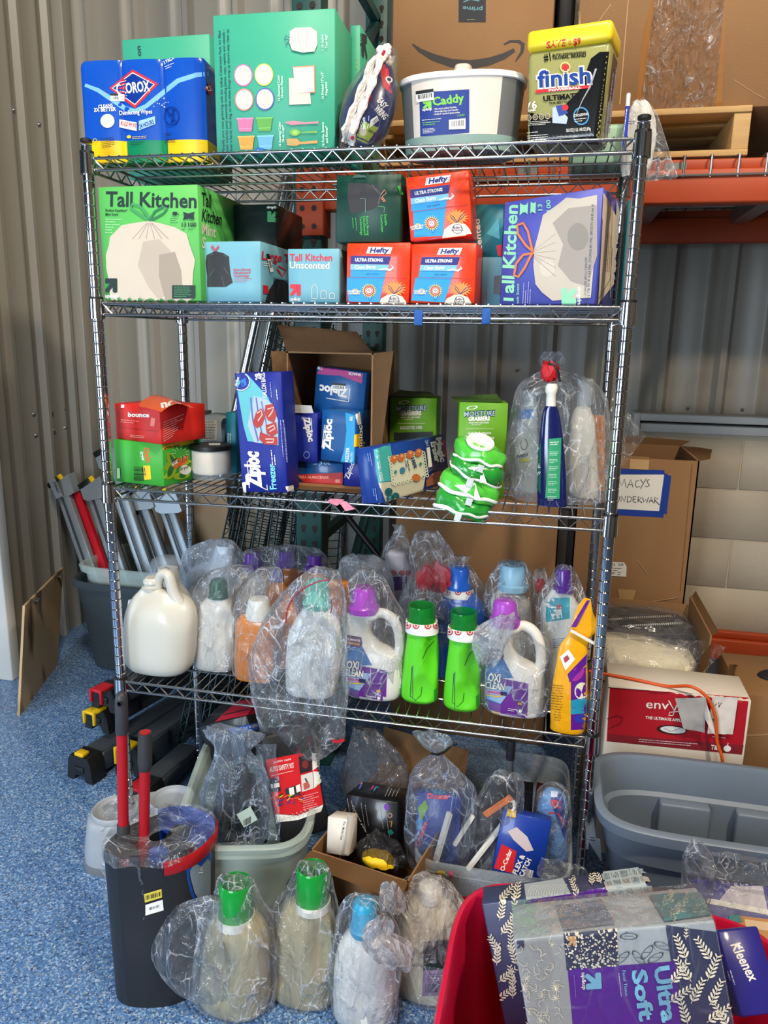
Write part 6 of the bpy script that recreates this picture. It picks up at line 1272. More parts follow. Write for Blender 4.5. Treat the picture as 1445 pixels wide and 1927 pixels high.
# --- frosted tub
tc = (.372, -.015); b = B(m_tub); tubshape(b, tc, .150, .270, .30, .86, 4.5, 15, lip=.014); b.obj('storage_tub', label='frosted pale green storage tub full of bagged items, left of the carton', cat='storage tub')
def autokit():
    mk = M('black_case_and_gap_shade', (24, 24, 26), .5); b = slab(mk, at(528, 1590, y=-.16), at(622, 1562, y=-.10), at(500, 1385, y=-.115), .085, bev=.008, dent=.001, seg=2)
    b.M = I4(); rd = ink(206, 26, 34)
    b.pp([(500, 1430), (565, 1417), (612, 1406), (608, 1513), (560, 1534), (517, 1531), (505, 1520)], rd); b.pp([(509, 1536), (520, 1532), (560, 1535), (608, 1514), (604, 1527), (560, 1543), (514, 1549)], WH)
    b.pt('justin case', (515, 1436), (548, 1430), WH, 5, .0); b.pt('AUTO SAFETY KIT', (508, 1453), (554, 1444), WH, 9, .03); b.pl([(510, 1460), (552, 1450)], .7, WH)
    for q, c in (([(562, 1424), (586, 1418), (587, 1450), (564, 1456)], (40, 30, 32)), ([(587, 1417), (609, 1411), (609, 1444), (588, 1450)], (222, 220, 214)), ([(566, 1459), (588, 1452), (590, 1483), (568, 1490)], (216, 210, 204)), ([(589, 1451), (610, 1445), (609, 1476), (591, 1483)], (226, 226, 220))): b.pp(q, ink(*c))
    b.pl([(592, 1424), (600, 1418), (604, 1430), (596, 1436)], 4, BK); b.pl([(596, 1438), (604, 1434)], 4, BK); b.pe(602, 1458, 5, 7, ink(190, 200, 40), 20); b.pl([(596, 1478), (600, 1466), (608, 1460)], 2, ink(190, 200, 40)); b.pl([(574, 1464), (582, 1480)], 3, ink(70, 70, 80)); b.pe(574, 1438, 6, 8, ink(120, 40, 40)); b.pp([(570, 1474), (580, 1470), (582, 1482), (572, 1486)], ink(190, 90, 80))
    b.pp([(505, 1465), (524, 1462), (528, 1488), (507, 1491)], ink(30, 30, 34)); b.pp([(505, 1476), (525, 1472), (526, 1480), (506, 1484)], WH); b.pp([(536, 1484), (560, 1476), (566, 1496), (540, 1503)], ink(52, 48, 50)); b.pp([(543, 1483), (552, 1480), (554, 1494), (545, 1496)], WH); b.pp([(556, 1478), (564, 1475), (566, 1488), (558, 1491)], WH)
    R_ = random.Random(4)
    for _ in range(26):
        x = R_.uniform(508, 566); y_ = 1511-(x-508)*.12+R_.uniform(-12, 6); b.pl([(x, y_), (x+R_.uniform(4, 10), y_+R_.uniform(-6, 3))], 2.4, ink(*R_.choice([(230, 80, 40), (40, 70, 150), (30, 30, 30), (190, 200, 40), (235, 150, 120), (180, 30, 40)])))
    for k in range(7): b.fine((570, 1497+k*4.2), (603, 1488+k*4.2), 1, 3, ink(236, 190, 190), 1, k)
    for k in range(4):
        for j in range(11): b.pe(518+j*8+(k % 2)*4, 1540+k*2.4-j*2.2, 1.6, 1, ink(190, 188, 182), n=6)
    b.obj('safety_kit_case', label='black case with red auto safety kit sleeve standing in the frosted tub', cat='case')
autokit()
b = slab(M('black_blue_box', (20, 20, 26), .4, coat=.2), at(402, 1440, y=.10), at(492, 1420, y=.10), at(400, 1362, y=.10), .13); b.M = I4(); rdt = ink(196, 20, 54)
b.pp([(404, 1359), (436, 1312), (500, 1312), (490, 1340)], rdt); b.pl([(420, 1346), (470, 1334)], 2, BK); b.pp([(430, 1372), (488, 1358), (489, 1372), (436, 1384)], ink(40, 80, 160)); b.pt('small but mighty', (444, 1376), (486, 1366), ink(190, 196, 226), 6, .02)
b.obj('gadget_box', label='black box with bright red lid and blue stripe at back of frosted tub', cat='box')
def blackgear():
    y = -.15; T = thing('bagged_gear', 'black folded items in bluish clear bag in the frosted tub', 'bagged item', at(440, 1570, y=y))
    m = M('black_nylon', (26, 26, 30), .5)
    for k, (xa_, xb2, yt) in enumerate(((410, 446, 1460), (432, 470, 1450), (452, 496, 1470))):
        b = B(m); bottle(b, y+.02*k, [(1582, xa_-14+k*10, xb2-10+k*8, .3), (1560, xa_-14+k*9, xb2-4+k*6, .4), (1510, xa_-4+k*4, xb2+k*2, .4), (yt, xa_+6, xb2-2, .4), (yt-12, xa_+12, xb2-6, .3)], None, 20, 2.4, nseg=14); b.rough(.004, 26); b.obj('folded_item', T)
    b = B(M('bluish_bag_film', (0, 0, 0)) if False else film('bluish_bag_film', .09, (206, 222, 244), crease=.8, scale=13, edge=.35)); pxbag(b, y-.01, [(1590, 380, 484, .5), (1560, 374, 500, .6), (1500, 384, 502, .6), (1450, 398, 500, .55), (1425, 406, 480, .45), (1408, 404, 470, .4), (1390, 390, 486, .4), (1376, 384, 494, .3)], None, 51, .14, n=84, rows=56); b.obj('clear_bag', T)
    b = B(M('pale_label', (170, 190, 180), .5)); b.bar(at(452, 1545, y=y-.075), at(478, 1530, y=y-.06), .002, .035, None, (0, .2, 1)); b.bvh = None; b.bars((456, 1544), (472, 1536), (0, 12), BK, 12); b.obj('label', T)
blackgear()
b = B(film('bluish_bag_film')); sheet(b, [at(486, 1580, y=-.17), at(528, 1580, y=-.17), at(520, 1400, y=-.13), at(480, 1400, y=-.12)], b.m, 20, 30, .012, 18, 6); b.obj('clear_bag', label='loose crinkled bag between the black gear and the safety kit', cat='plastic bag')
# --- cardboard carton with black box
def crate():
    z = .27; A, C_ = at(584, 1600, z=z), at(768, 1660, z=z); u = (C_-A); u.z = 0; w = u.length; u.normalize(); n = Vector((-u.y, u.x, 0)); d = .36; t = .004
    T = thing('cardboard_carton', 'open brown cardboard carton with printed front flap, between tub and bin', 'cardboard box', (A+u*w/2)*1)
    T.location.z = 0; T['_b'] = tuple(T.location)
    b = B(m_card); b.M = frame(Vector((A.x, A.y, 0)), u, n, Vector((0, 0, 1)))
    b.box((0, 0, 0), (w, d, t)); b.box((0, 0, 0), (w, t, z)); b.box((0, d-t, 0), (w, d, z)); b.box((0, 0, 0), (t, d, z)); b.box((w-t, 0, 0), (w, d, z))
    ikb = ink(50, 42, 38); b.M = b.M
    for k, s_ in enumerate(('Recommended', 'room', 'temperature')): b.pt(s_, (630, 1638+k*8-6), (608, 1632+k*8-6), ikb, (0, 5), .03)
    b.pt('Avoid exposure to', (758, 1669), (715, 1656), ikb, (0, 5), .02); b.pp([(668, 1636), (699, 1644), (699, 1665), (667, 1658)], ink(214, 180, 40)); b.pt('IN CALDULA', (640, 1700), (690, 1706), ikb, 9, .02)
    b.obj('carton_body', T)
    b = B(m_card); P0 = Vector((A.x, A.y, z)); P1 = P0+u*w; sheet(b, [P0, P1, P1-n*.05+Vector((0, 0, -.012)), P0-n*.045+Vector((0, 0, .0))], m_card, 8, 4, .003, 20, 1); bmesh.ops.solidify(b.bm, geom=b.bm.faces[:], thickness=.004); b.obj('front_flap', T)
    b = B(m_card); P0 = Vector((A.x, A.y, z))+n*d; P1 = P0+u*w; sheet(b, [P0, P1, P1+n*.04+Vector((0, 0, .10)), P0+n*.04+Vector((0, 0, .11))], m_card, 8, 4, .003, 20, 2); bmesh.ops.solidify(b.bm, geom=b.bm.faces[:], thickness=.004); b.obj('back_flap', T)
crate()
mk = M('black_gloss_box', (18, 18, 20), .3, coat=.3)
b = slab(mk, at(648, 1620, y=-.10), at(745, 1640, y=-.12), at(640, 1492, y=-.06), .10); b.M = I4()
hb = b.bm; top = [(648, 1456), (760, 1488)]
b.pt('Control your lights', (662, 1516), (700, 1590), WH, 3, .0); 
for k, x in enumerate((654, 662, 680, 688, 716, 726)): b.fine((x, 1502+k*4), (x+10, 1560+k*6), 1, 3, ink(150, 150, 156), 1, k)
b.pe(728, 1518, 5, 6, ink(110, 60, 170)); b.pe(734, 1534, 5, 5, ink(150, 120, 110), 0, .6); b.pl([(733, 1546), (738, 1544), (736, 1556)], 2, ink(170, 130, 60)); b.fine((736, 1560), (742, 1568), 3, 3, ink(40, 160, 160), 2)
b.pl([(698, 1487), (708, 1472), (712, 1474), (703, 1490)], 2.2, ink(230, 70, 130)); b.pl([(703, 1490), (708, 1482), (712, 1484)], 2.2, ink(60, 150, 200)); b.pl([(678, 1482), (684, 1466)], 3, ink(240, 140, 60)); b.pl([(676, 1486), (680, 1476)], 3, ink(90, 90, 220))
for x in (724, 730, 737, 744): b.fine((x, 1500), (x+10, 1478), 1, 3, ink(190, 190, 196), 1, x)
b.obj('light_kit_box', label='glossy black box with colourful icons leaning in the brown carton', cat='box')
mw = M('white_paper_box', (228, 218, 204), .5)
b = slab(mw, at(614, 1606, y=-.19), at(655, 1612, y=-.195), at(626, 1538, y=-.165), .055); b.M = I4(); b.pt('For Multi-Use', (646, 1546), (640, 1580), ink(60, 60, 60), 5, .01); b.pl([(657, 1540), (648, 1606)], 1, ink(120, 110, 100)); b.pl([(658, 1572), (661, 1580)], 2, BK)
bo = b.obj('paper_box', label='small white tuck box with grey lettering inside the brown carton', cat='box')
b = B(mw); sheet(b, [at(645, 1606, y=-.20), at(657, 1608, y=-.20), at(670, 1540, y=-.165), at(655, 1530, y=-.165)], mw, 5, 5, .001, 30, fn=lambda u, w: .006*math.sin(u*PI)); bmesh.ops.solidify(b.bm, geom=b.bm.faces[:], thickness=.001); b.obj('tuck_flap', bo)
b = B(film('dark_bag_film', .5, (60, 60, 64), crease=.3, scale=20, edge=.3)); y = -.17; pxbag(b, y, [(1626, 680, 756, .6), (1610, 672, 760, .7), (1590, 676, 752, .7), (1576, 690, 730, .6), (1568, 700, 722, .5)], None, 61, .2, n=48, rows=24)
o = b.obj('bagged_cable', label='dark crumpled bag with yellow piece at front inside the brown carton', cat='bagged item'); b = B(YL); pxbag(b, y-.02, [(1622, 684, 744), (1612, 682, 740), (1606, 690, 730)], None, 62, .1, n=24, rows=8); b.obj('yellow_piece', o)
b = B(film('grey_bag_film', .30, (150, 154, 164), crease=.6, scale=10, edge=.4)); pxbag(b, .10, [(1500, 646, 760, .4), (1470, 640, 772, .45), (1430, 650, 764, .45), (1390, 660, 730, .4), (1370, 664, 706, .3)], None, 63, .14, n=72, rows=40); b.obj('grey_bag', label='grey translucent bag slumped behind the black light box', cat='plastic bag')
b = slab(M('dark_case_box', (40, 40, 40), .5), at(700, 1470, y=.24), at(770, 1495, y=.24), at(708, 1372, y=.26), .05); b.M = I4(); b.pp([(726, 1382), (752, 1400), (750, 1412), (724, 1394)], ink(190, 170, 130)); b.pp([(754, 1400), (766, 1410), (766, 1420), (756, 1416)], YL); b.obj('small_case', label='dark slim case with tan label standing behind the grey bag', cat='case')
# --- clear bin
bc = (.985, .09); b = B(m_tubc); tubshape(b, bc, .176, .258, .255, .90, 8, 0, lip=.006); b.bvh = None
b.pp([(818, 1641), (828, 1637), (838, 1640), (836, 1652), (818, 1652)], ink(226, 200, 90), 0); b.pp([(844, 1640), (852, 1638), (854, 1650), (844, 1652)], ink(240, 110, 150), 0); b.pp([(870, 1686), (906, 1690), (906, 1712), (870, 1706)], RD_); b.pt('56 QT', (878, 1698), (896, 1700), WH, 6, .05)
b.obj('storage_bin', label='clear rectangular plastic bin of cleaning tools under right side of rack', cat='storage bin')
def duster():
    y = -.06; T = thing('duster_pack', 'blue duster refill packs in tied milky bag, left in the clear bin', 'duster', (X(820, y, .03), y, .02)); mbk = M('navy_pack', (22, 32, 92))
    b = slab(M('royal_blue_pack', (40, 60, 140), .4, coat=.2), at(778, 1616, y=-.10), at(862, 1628, y=-.10), at(782, 1490, y=-.06), .04); b.M = I4(); b.pt('Droplike', (790, 1592), (804, 1548), ink(230, 60, 60), 9, .06); b.pp([(783, 1545), (790, 1535), (797, 1545), (793, 1562), (784, 1562)], ink(60, 140, 200)); b.pp([(786, 1520), (800, 1505), (806, 1520), (792, 1545)], ink(120, 170, 60)); b.pt('Duster', (804, 1502), (846, 1504), ink(230, 60, 60), 9, .06); b.pe(826, 1486, 14, 10, ink(60, 140, 200)); b.obj('blue_pack', T)
    b = B(m_white); b.bar(at(820, 1620, y=-.13), at(846, 1530, y=-.11), .014, .008); b.obj('white_handle', T)
    b = B(film('bluish_bag_film')); pxbag(b, y-.03, [(1630, 768, 872, .5), (1600, 764, 884, .62), (1540, 762, 894, .66), (1480, 768, 892, .6), (1445, 782, 864, .5), (1424, 812, 838, .5), (1415, 812, 834, .5), (1400, 790, 850, .5), (1384, 776, 846, .4), (1378, 786, 826, .3)], None, 71, .10, n=84, rows=60); b.obj('clear_bag', T)
    b = B(m_black); b.tube([at(812, 1418, y=-.12), at(824, 1420, y=-.135), at(836, 1415, y=-.12), at(848, 1404, y=-.09), at(860, 1398, y=-.08)], .003, None, 8); b.obj('cable_tie', T)
duster()
def broom():
    y = -.06; T = thing('dustpan_set', 'black dustpan and brush with white handles in clear wrap in the bin', 'dustpan', (X(900, y, .03), y, .02)); mbk = M('black_tool', (28, 28, 30), .4)
    b = B(mbk); bottle(b, y, [(1632, 846, 900, .3), (1600, 858, 924, .4), (1540, 888, 960, .4), (1490, 916, 972, .35), (1466, 930, 962, .3)], None, 24, 3, nseg=16); b.obj('dustpan', T)
    b = B(m_white); b.bar(at(880, 1636, y=-.13), at(962, 1530, y=-.09), .010, .008); b.bar(at(855, 1590, y=-.12), at(890, 1535, y=-.11), .008, .008); b.tube([at(962, 1530, y=-.09), at(968, 1520, y=-.088), at(966, 1508, y=-.088), at(956, 1506, y=-.088)], .004); b.obj('white_handle', T)
    b = B(M('orange_strip', (236, 120, 40), .4)); b.bar(at(912, 1534, y=-.10), at(962, 1500, y=-.09), .004, .014); b.obj('orange_strip', T)
    b = B(BAGF); pxbag(b, y-.015, [(1640, 840, 910, .5), (1600, 850, 940, .6), (1540, 878, 980, .6), (1490, 906, 988, .55), (1466, 922, 984, .5), (1452, 940, 972, .3)], None, 72, .10, n=72, rows=48); b.obj('clear_wrap', T)
broom()
b = B(M('grey_pole', (130, 132, 134), .4)); b.tube([at(958, 1500, y=.16), at(960, 1428, y=.16)], .009, None, 16); b.tube([at(960, 1428, y=.16), at(962, 1392, y=.16)], .0115, M('charcoal_grip', (54, 54, 56), .5), 16); b.tube([at(958, 1500, y=.16), (X(956, .16, .02), .16, .012)], .009, None, 16); b.obj('grey_pole', label='grey pole with dark collar standing upright in the clear bin', cat='pole')
bu = M('duster_blue_box', (16, 54, 148), .4, coat=.3)
b = slab(bu, at(926, 1638, y=-.135), at(1018, 1660, y=-.13), at(958, 1528, y=-.10), .035); b.M = I4()
b.pp([(945, 1590), (968, 1592), (970, 1640), (926, 1634)], RD_) if False else b.pp([(944, 1588), (972, 1602), (964, 1643), (929, 1634)], RD_); b.pt('O-Cedar', (948, 1640), (964, 1600), WH, 8, .05); b.pt('FLEX &', (972, 1646), (988, 1610), WH, 9, .06); b.pt('CATCH', (984, 1650), (1000, 1618), WH, 9, .06); b.pp([(955, 1564), (972, 1556), (992, 1574), (1004, 1600), (990, 1602), (966, 1580)], ink(206, 190, 190)); b.bars((990, 1634), (1004, 1638), (-3, 14), WH, 9); b.pp([(956, 1523), (972, 1527), (970, 1538), (953, 1535)], YL)
b.obj('duster_box', label='blue and red duster box with white fluffy duster picture in the bin', cat='box')
b = slab(M('dark_red_box', (96, 30, 30), .5), at(1000, 1560, y=.12), at(1030, 1566, y=.12), at(1000, 1490, y=.12), .05); b.M = I4(); b.pt('O-Cedar', (1001, 1532), (1005, 1504), ink(220, 80, 70), 7, .04); b.obj('duster_box', label='dark red box mostly hidden behind the blue microfibre roll', cat='box')
b = slab(M('dark_navy_box', (40, 44, 60), .5), at(970, 1560, y=.14), at(999, 1564, y=.14), at(972, 1488, y=.14), .05); b.M = I4(); b.pt('FLEX &', (980, 1528), (984, 1500), ink(150, 156, 170), 7, .04); b.obj('duster_box', label='dark box with grey lettering behind the blue and red duster box', cat='box')
def cloth():
    y = -.03; T = thing('microfibre_roll', 'light blue microfibre cloth roll in clear bag with blue-red label', 'cloth', (X(1040, y, .03), y, .02))
    b = B(M('blue_microfibre', (104, 150, 206), .9, bump=.6, bscale=70, var=.08)); bottle(b, y, [(1616, 1010, 1062, .8), (1604, 1004, 1068, .8), (1560, 1006, 1070, .8), (1510, 1014, 1068, .8), (1490, 1024, 1060, .7), (1484, 1034, 1052, .6)], None, 36, 2.2, nseg=22); b.rough(.006, 28); b.bvh = None
    b.pp([(1034, 1490), (1058, 1494), (1068, 1550), (1062, 1580), (1040, 1520)], ink(34, 54, 130), 5); b.pp([(1036, 1504), (1056, 1508), (1054, 1522), (1038, 1516)], ink(200, 40, 50), 3); b.pl([(1032, 1530), (1050, 1530), (1066, 1560)], 3, RD_); b.pp([(1036, 1488), (1050, 1490), (1048, 1500), (1036, 1500)], ink(200, 210, 230), 3); b.obj('cloth_roll', T)
    b = B(BAGF); pxbag(b, y, [(1640, 1018, 1060, .5), (1618, 1006, 1070, .8), (1560, 1000, 1076, .85), (1500, 1008, 1074, .8), (1482, 1020, 1064, .6), (1474, 1030, 1056, .4)], None, 73, .07, n=64, rows=40); b.obj('clear_bag', T)
cloth()
b = B(BAGF); sheet(b, [at(1008, 1650, y=-.19), at(1110, 1660, y=-.12), at(1090, 1630, y=-.10), at(1020, 1612, y=-.13)], BAGF, 16, 12, .012, 22, 5); b.obj('clear_bag', label='loose clear film lying over front right corner of the bin', cat='plastic bag')
# --- bagged jugs on the floor in front
GJ = 'bagged jugs on the floor'
m_pale = M('pale_liquid_jug', (184, 172, 134), .25, alpha=.9, coat=.2, var=.05); m_gcap = M('green_clear_cap', (24, 160, 60), .12, alpha=.78)
def floorjug(y, label, body, cap, capm, bag, seed, mat=m_pale, dents=(), ring=None, spout=False, extra=None, amp=.12):
    T = thing('bagged_jug', label, 'jug', (X((body[0][1]+body[0][2])/2, y, 0), y, 0), GJ)
    b = B(mat); bottle(b, y, body, None, 48, 2.5, nseg=34, zb=0)
    for dd in dents: b.dent(*dd)
    if extra: extra(b)
    b.obj('jug', T)
    if ring: b = B(m_white); bottle(b, y, ring, None, 32, 2); b.obj('neck_ring', T)
    b = B(capm); bottle(b, y, cap, None, 36, 2.1); b.obj('cap', T)
    if spout:
        c = cap; b = B(ink(110, 220, 90)); mx = (c[0][1]+c[0][2])/2; bottle(b, y, [(c[0][0], mx-9, mx+9, 1), (c[-1][0]+22, mx-8, mx+8, 1), (c[-1][0]+18, mx-6, mx+6, 1)], None, 20, 2); b.obj('spout', T)
    b = B(BAGF); pxbag(b, y, bag, None, seed, amp, zb=.001, n=96, rows=72, folds=11); b.obj('clear_bag', T); return T
T = floorjug(-.39, 'pale jug with green cap in clear bag, beside the mop bucket', [(1960, 398, 492, .7), (1940, 384, 506, .72), (1860, 386, 506, .72), (1780, 392, 504, .7), (1740, 402, 494, .66), (1722, 416, 476, .7), (1712, 422, 470, .9)],
  [(1726, 413, 475, 1), (1700, 413, 474, 1), (1662, 415, 472, 1), (1658, 418, 469, 1), (1662, 420, 467, 1), (1706, 420, 467, 1)], m_gcap, [(1965, 384, 500, .66), (1940, 372, 514, .7), (1850, 374, 514, .72), (1760, 384, 510, .7), (1710, 402, 490, .62), (1668, 410, 478, .55), (1652, 418, 468, .4)], 81, dents=((420, 1830, 24, 60, .02),), ring=[(1732, 410, 478, 1), (1718, 411, 477, 1)], spout=True)
b = B(BAGF); pxbag(b, -.42, [(1884, 380, 440, .4), (1860, 330, 440, .45), (1810, 292, 436, .5), (1770, 294, 430, .5), (1735, 312, 424, .45), (1708, 350, 420, .4), (1690, 392, 420, .3)], None, 82, .12, n=84, rows=56); b.obj('bag_tail', T)
floorjug(-.33, 'pale jug with tall green cap in clear bag, second from left on floor', [(1912, 524, 622, .7), (1895, 514, 634, .72), (1820, 516, 634, .72), (1760, 522, 632, .7), (1715, 536, 622, .66), (1692, 556, 606, .7), (1682, 562, 612, .9)],
  [(1698, 557, 619, 1), (1670, 558, 618, 1), (1636, 560, 616, 1), (1632, 563, 613, 1), (1636, 565, 611, 1), (1676, 565, 611, 1)], m_gcap, [(1916, 520, 640, .66), (1895, 508, 640, .7), (1800, 508, 642, .72), (1730, 518, 636, .7), (1690, 542, 628, .62), (1650, 554, 622, .55), (1626, 562, 612, .4)], 83, dents=((600, 1790, 24, 56, .025),), ring=[(1704, 556, 622, 1), (1690, 557, 621, 1)], spout=True)
floorjug(-.36, 'white jug with turquoise cap in knotted bag, third from left on floor', [(1960, 640, 730, .7), (1940, 630, 742, .72), (1860, 630, 744, .72), (1800, 636, 738, .7), (1765, 650, 722, .66), (1748, 664, 706, .8)],
  [(1752, 660, 712, 1), (1742, 658, 714, 1), (1738, 662, 710, 1), (1700, 664, 708, 1), (1694, 670, 702, 1)], M('turquoise_cap', (40, 150, 190), .35), [(1965, 632, 738, .66), (1940, 622, 750, .7), (1850, 622, 752, .72), (1780, 628, 752, .7), (1735, 640, 738, .62), (1704, 652, 722, .55), (1688, 664, 710, .4)], 84, m_wj, amp=.14)
b = B(film('white_bag_film', .30, (236, 228, 226), crease=.8, scale=22, edge=.35)); pxbag(b, -.43, [(1812, 716, 770, .6), (1798, 706, 778, .6), (1778, 690, 768, .6), (1756, 684, 736, .6), (1742, 700, 742, .5), (1728, 712, 738, .4)], None, 85, .3, n=56, rows=32)
b.obj('bag_knot', [q for q in bpy.data.objects if q.get('label') == 'white jug with turquoise cap in knotted bag, third from left on floor'][0])
def lab(b):
    b.pp([(796, 1772), (868, 1766), (868, 1822), (796, 1826)], ink(26, 46, 34), 8); b.pp([(796, 1826), (868, 1822), (866, 1872), (794, 1874)], ink(150, 120, 150), 8); b.bars((800, 1868), (824, 1867), (0, -16), BK, 14); b.fine((806, 1832), (862, 1830), 5, 5, ink(90, 70, 100), 1.4); b.pp([(846, 1866), (856, 1865), (856, 1855), (846, 1856)], BK)
def broadjug():
    y = -.245; T = thing('bagged_jug', 'broad cream jug with green and mauve label, bag bunched over its top', 'jug', (X(806, y, 0), y, 0), GJ)
    b = B(M('cream_jug', (212, 202, 172), .35)); bottle(b, y, [(1890, 752, 860, .8), (1880, 742, 872, .82), (1840, 740, 876, .82), (1780, 744, 876, .8), (1730, 756, 866, .76), (1700, 776, 846, .7), (1684, 790, 830, .8)], None, 48, 2.4, nseg=30, zb=0); lab(b); b.obj('jug', T)
    b = B(m_white); bottle(b, y, [(1690, 786, 834, 1), (1668, 788, 832, 1), (1664, 794, 826, 1)], None, 28, 2); b.obj('cap', T)
    b = B(film('white_bag_film')); pxbag(b, y, [(1776, 742, 882, .80), (1740, 734, 882, .82), (1706, 736, 878, .8), (1676, 750, 862, .7), (1662, 772, 844, .55), (1652, 786, 834, .4)], None, 86, .17, n=96, rows=56, folds=14, cap=(0, 1)); b.obj('bunched_bag', T)
    b = B(film('white_bag_film')); pxbag(b, y-.1, [(1712, 724, 760, .5), (1696, 716, 762, .5), (1676, 716, 750, .4), (1664, 726, 740, .3)], None, 87, .25, n=40, rows=18); b.obj('bag_knot', T)
    pass
    b = B(BAGF); pxbag(b, y, [(1892, 748, 864, .82), (1882, 738, 878, .85), (1830, 735, 882, .85), (1770, 738, 884, .83)], None, 89, .04, zb=.001, n=72, rows=30, cap=(0, 0)); b.obj('clear_bag', T)
broadjug()
# --- crimson basket with tissue packs
m_crim = M('crimson_plastic', (206, 24, 66), .3, coat=.2)
b = B(m_crim); tubshape(b, (1.235, -.60), .292, .295, .34, .95, 5, 0, lip=.010); b.obj('laundry_basket', label='crimson plastic basket holding patterned tissue packs, front right', cat='basket')
NVY = M('navy_pattern', (54, 58, 92), .4, coat=.2); LG = ink(176, 182, 186); CRM = ink(232, 222, 198); PUR = M('purple_wrap', (86, 30, 146), .3, coat=.3); TLB = ink(120, 180, 210)
def sprig(b, x, y, L, a, m, n=6, s=1, vein=None):       # stem with paired leaves
    dx, dy = math.cos(a), -math.sin(a); b.pl([(x, y), (x+dx*L, y+dy*L)], 1.1*s, m)
    for i in range(n):
        t = (i+.6)/n; px, py = x+dx*L*t, y+dy*L*t; l = L*.24*(1.1-t*.45)
        for sd in (-1, 1):
            q = a+sd*.75; cx, cy = px+math.cos(q)*l*.62, py-math.sin(q)*l*.62; b.pe(cx, cy, l*.50, l*.17, m, -math.degrees(q), n=10)
def leafy(b, poly, m, seed, n=10, L=44):
    R = random.Random(seed); xs = [p[0] for p in poly]; ys = [p[1] for p in poly]; k = 0
    def inside(x, y):
        c = False
        for (x1, y1), (x2, y2) in zip(poly, poly[1:]+poly[:1]):
            if (y1 > y) != (y2 > y) and x < (x2-x1)*(y-y1)/(y2-y1)+x1: c = not c
        return c
    st = L*.78; y = min(ys)
    while y < max(ys)+st:
        x = min(xs)
        while x < max(xs)+st:
            a = R.uniform(.6, 2.2); px, py = x+R.uniform(-6, 6), y+R.uniform(-6, 6)
            ok = sum(inside(px+math.cos(a)*L*t, py-math.sin(a)*L*t) for t in (.1, .35, .65, .9))
            if ok >= 3: sprig(b, px, py, L, a, m)
            elif inside(px, py) and inside(px+math.cos(a)*L*.45, py-math.sin(a)*L*.45): sprig(b, px, py, L*.5, a, m, 4, .9)
            x += st
        y += st
def tissue_front():
    tl, tr = at(966, 1768, y=-.60), at(1345, 1733, y=-.565); u_ = (tr-tl).normalized(); v = Vector((.03, .24, .97)); v = (v-u_*v.dot(u_)).normalized(); h = (tl.z-.05)/v.z
    bl = tl-v*h; br = tr-v*h; b = slab(M('silver_tissue_pack', (176, 182, 186), .35, coat=.2), bl, br, tl, .115, bev=.004, dent=.0012, seg=2); b.M = I4()
    b.pp([(968, 1768), (1060, 1757), (1082, 1960), (988, 1960)], ink(160, 160, 158)); R = random.Random(1)
    b.pp([(1060, 1758), (1160, 1748), (1164, 1816), (1066, 1826)], ink(48, 54, 84)); b.pp([(1252, 1741), (1352, 1732), (1400, 1960), (1285, 1960)], NVY); b.pp([(1068, 1824), (1270, 1808), (1284, 1960), (1080, 1960)], PUR)
    for k in range(46):
        x, y = R.uniform(972, 1060), R.uniform(1776, 1925); a = R.uniform(0, 6.3); b.pl([(x+t*10*math.cos(a+t*1.2*s), y+t*10*math.sin(a+t*1.2*s)) for s in (1,) for t in (0, .5, 1, 1.6)], 1, CRM)
        if k % 4 == 0: [b.pl([(x, y), (x+8*math.cos(q), y+8*math.sin(q))], .9, CRM) for q in [2*PI*i/9 for i in range(9)]]
    arrow(b, [(972, 1770), (985, 1769), (986, 1782), (973, 1783)], ink(50, 56, 80))
    for k in range(230):
        u, w = R.random(), R.random(); x, y = lerp(1062, 1160, u)+w*5, lerp(1758-u*10, 1824-u*8, w); r = R.uniform(.9, 2.4); b.pe(x, y, r, r, CRM, n=6)
    arrow(b, [(1066, 1762), (1084, 1760), (1084, 1778), (1067, 1780)], ink(180, 140, 100))
    for cx, cy, a in ((1182, 1760, 0), (1200, 1800, 50), (1216, 1790, -50), (1245, 1778, 20), (1170, 1800, -40), (1232, 1800, -30)): b.pe(cx, cy, 17, 6.5, ink(56, 74, 84), a, .84); b.pl([(cx-8, cy), (cx+8, cy)], .8, ink(56, 74, 84))
    leafy(b, [(1256, 1740), (1346, 1730), (1370, 1940), (1280, 1940)], CRM, 5, L=50)
    arrow(b, [(1130, 1827), (1132, 1858), (1102, 1860), (1100, 1830)], TLB)
    b.pt('up&up', (1094, 1828), (1096, 1860), WH, 7, .04); b.pt('Facial Tissue', (1170, 1824), (1176, 1872), TLB, 6, .0)
    b.pt('Soft', (1188, 1824), (1204, 1920), TLB, 26, .07); b.pt('Ultra', (1230, 1818), (1246, 1922), TLB, 27, .07); b.fine((1164, 1828), (1172, 1900), 1, 4, ink(200, 180, 220), 1); b.fine((1080, 1832), (1086, 1900), 1, 4, ink(150, 120, 200), 1)
    # top of the pack
    b.pp([(1046, 1708), (1132, 1696), (1158, 1742), (1062, 1754)], ink(120, 126, 140)); b.pp([(1222, 1688), (1318, 1680), (1346, 1728), (1252, 1738)], ink(90, 130, 134)); leafy(b, [(1226, 1690), (1316, 1682), (1342, 1728), (1256, 1736)], ink(206, 196, 170), 8, L=26)
    for k in range(90):
        u, w = R.random(), R.random(); b.pe(lerp(1050, 1134, u)+w*20, lerp(1708, 1750, w)-u*10, 1.2, 1.2, ink(190, 194, 200), n=5)
    o = b.obj('tissue_pack', label='film-wrapped tissue pack with purple label and leaf patterns, nearest in basket', cat='tissue pack')
    f = B(SHRINK); fl = lambda p: p-(v.cross((tr-tl).normalized())*0)
    n_ = (tr-tl).normalized().cross(v); n_ = -n_ if n_.dot(tl-CAM) > 0 else n_
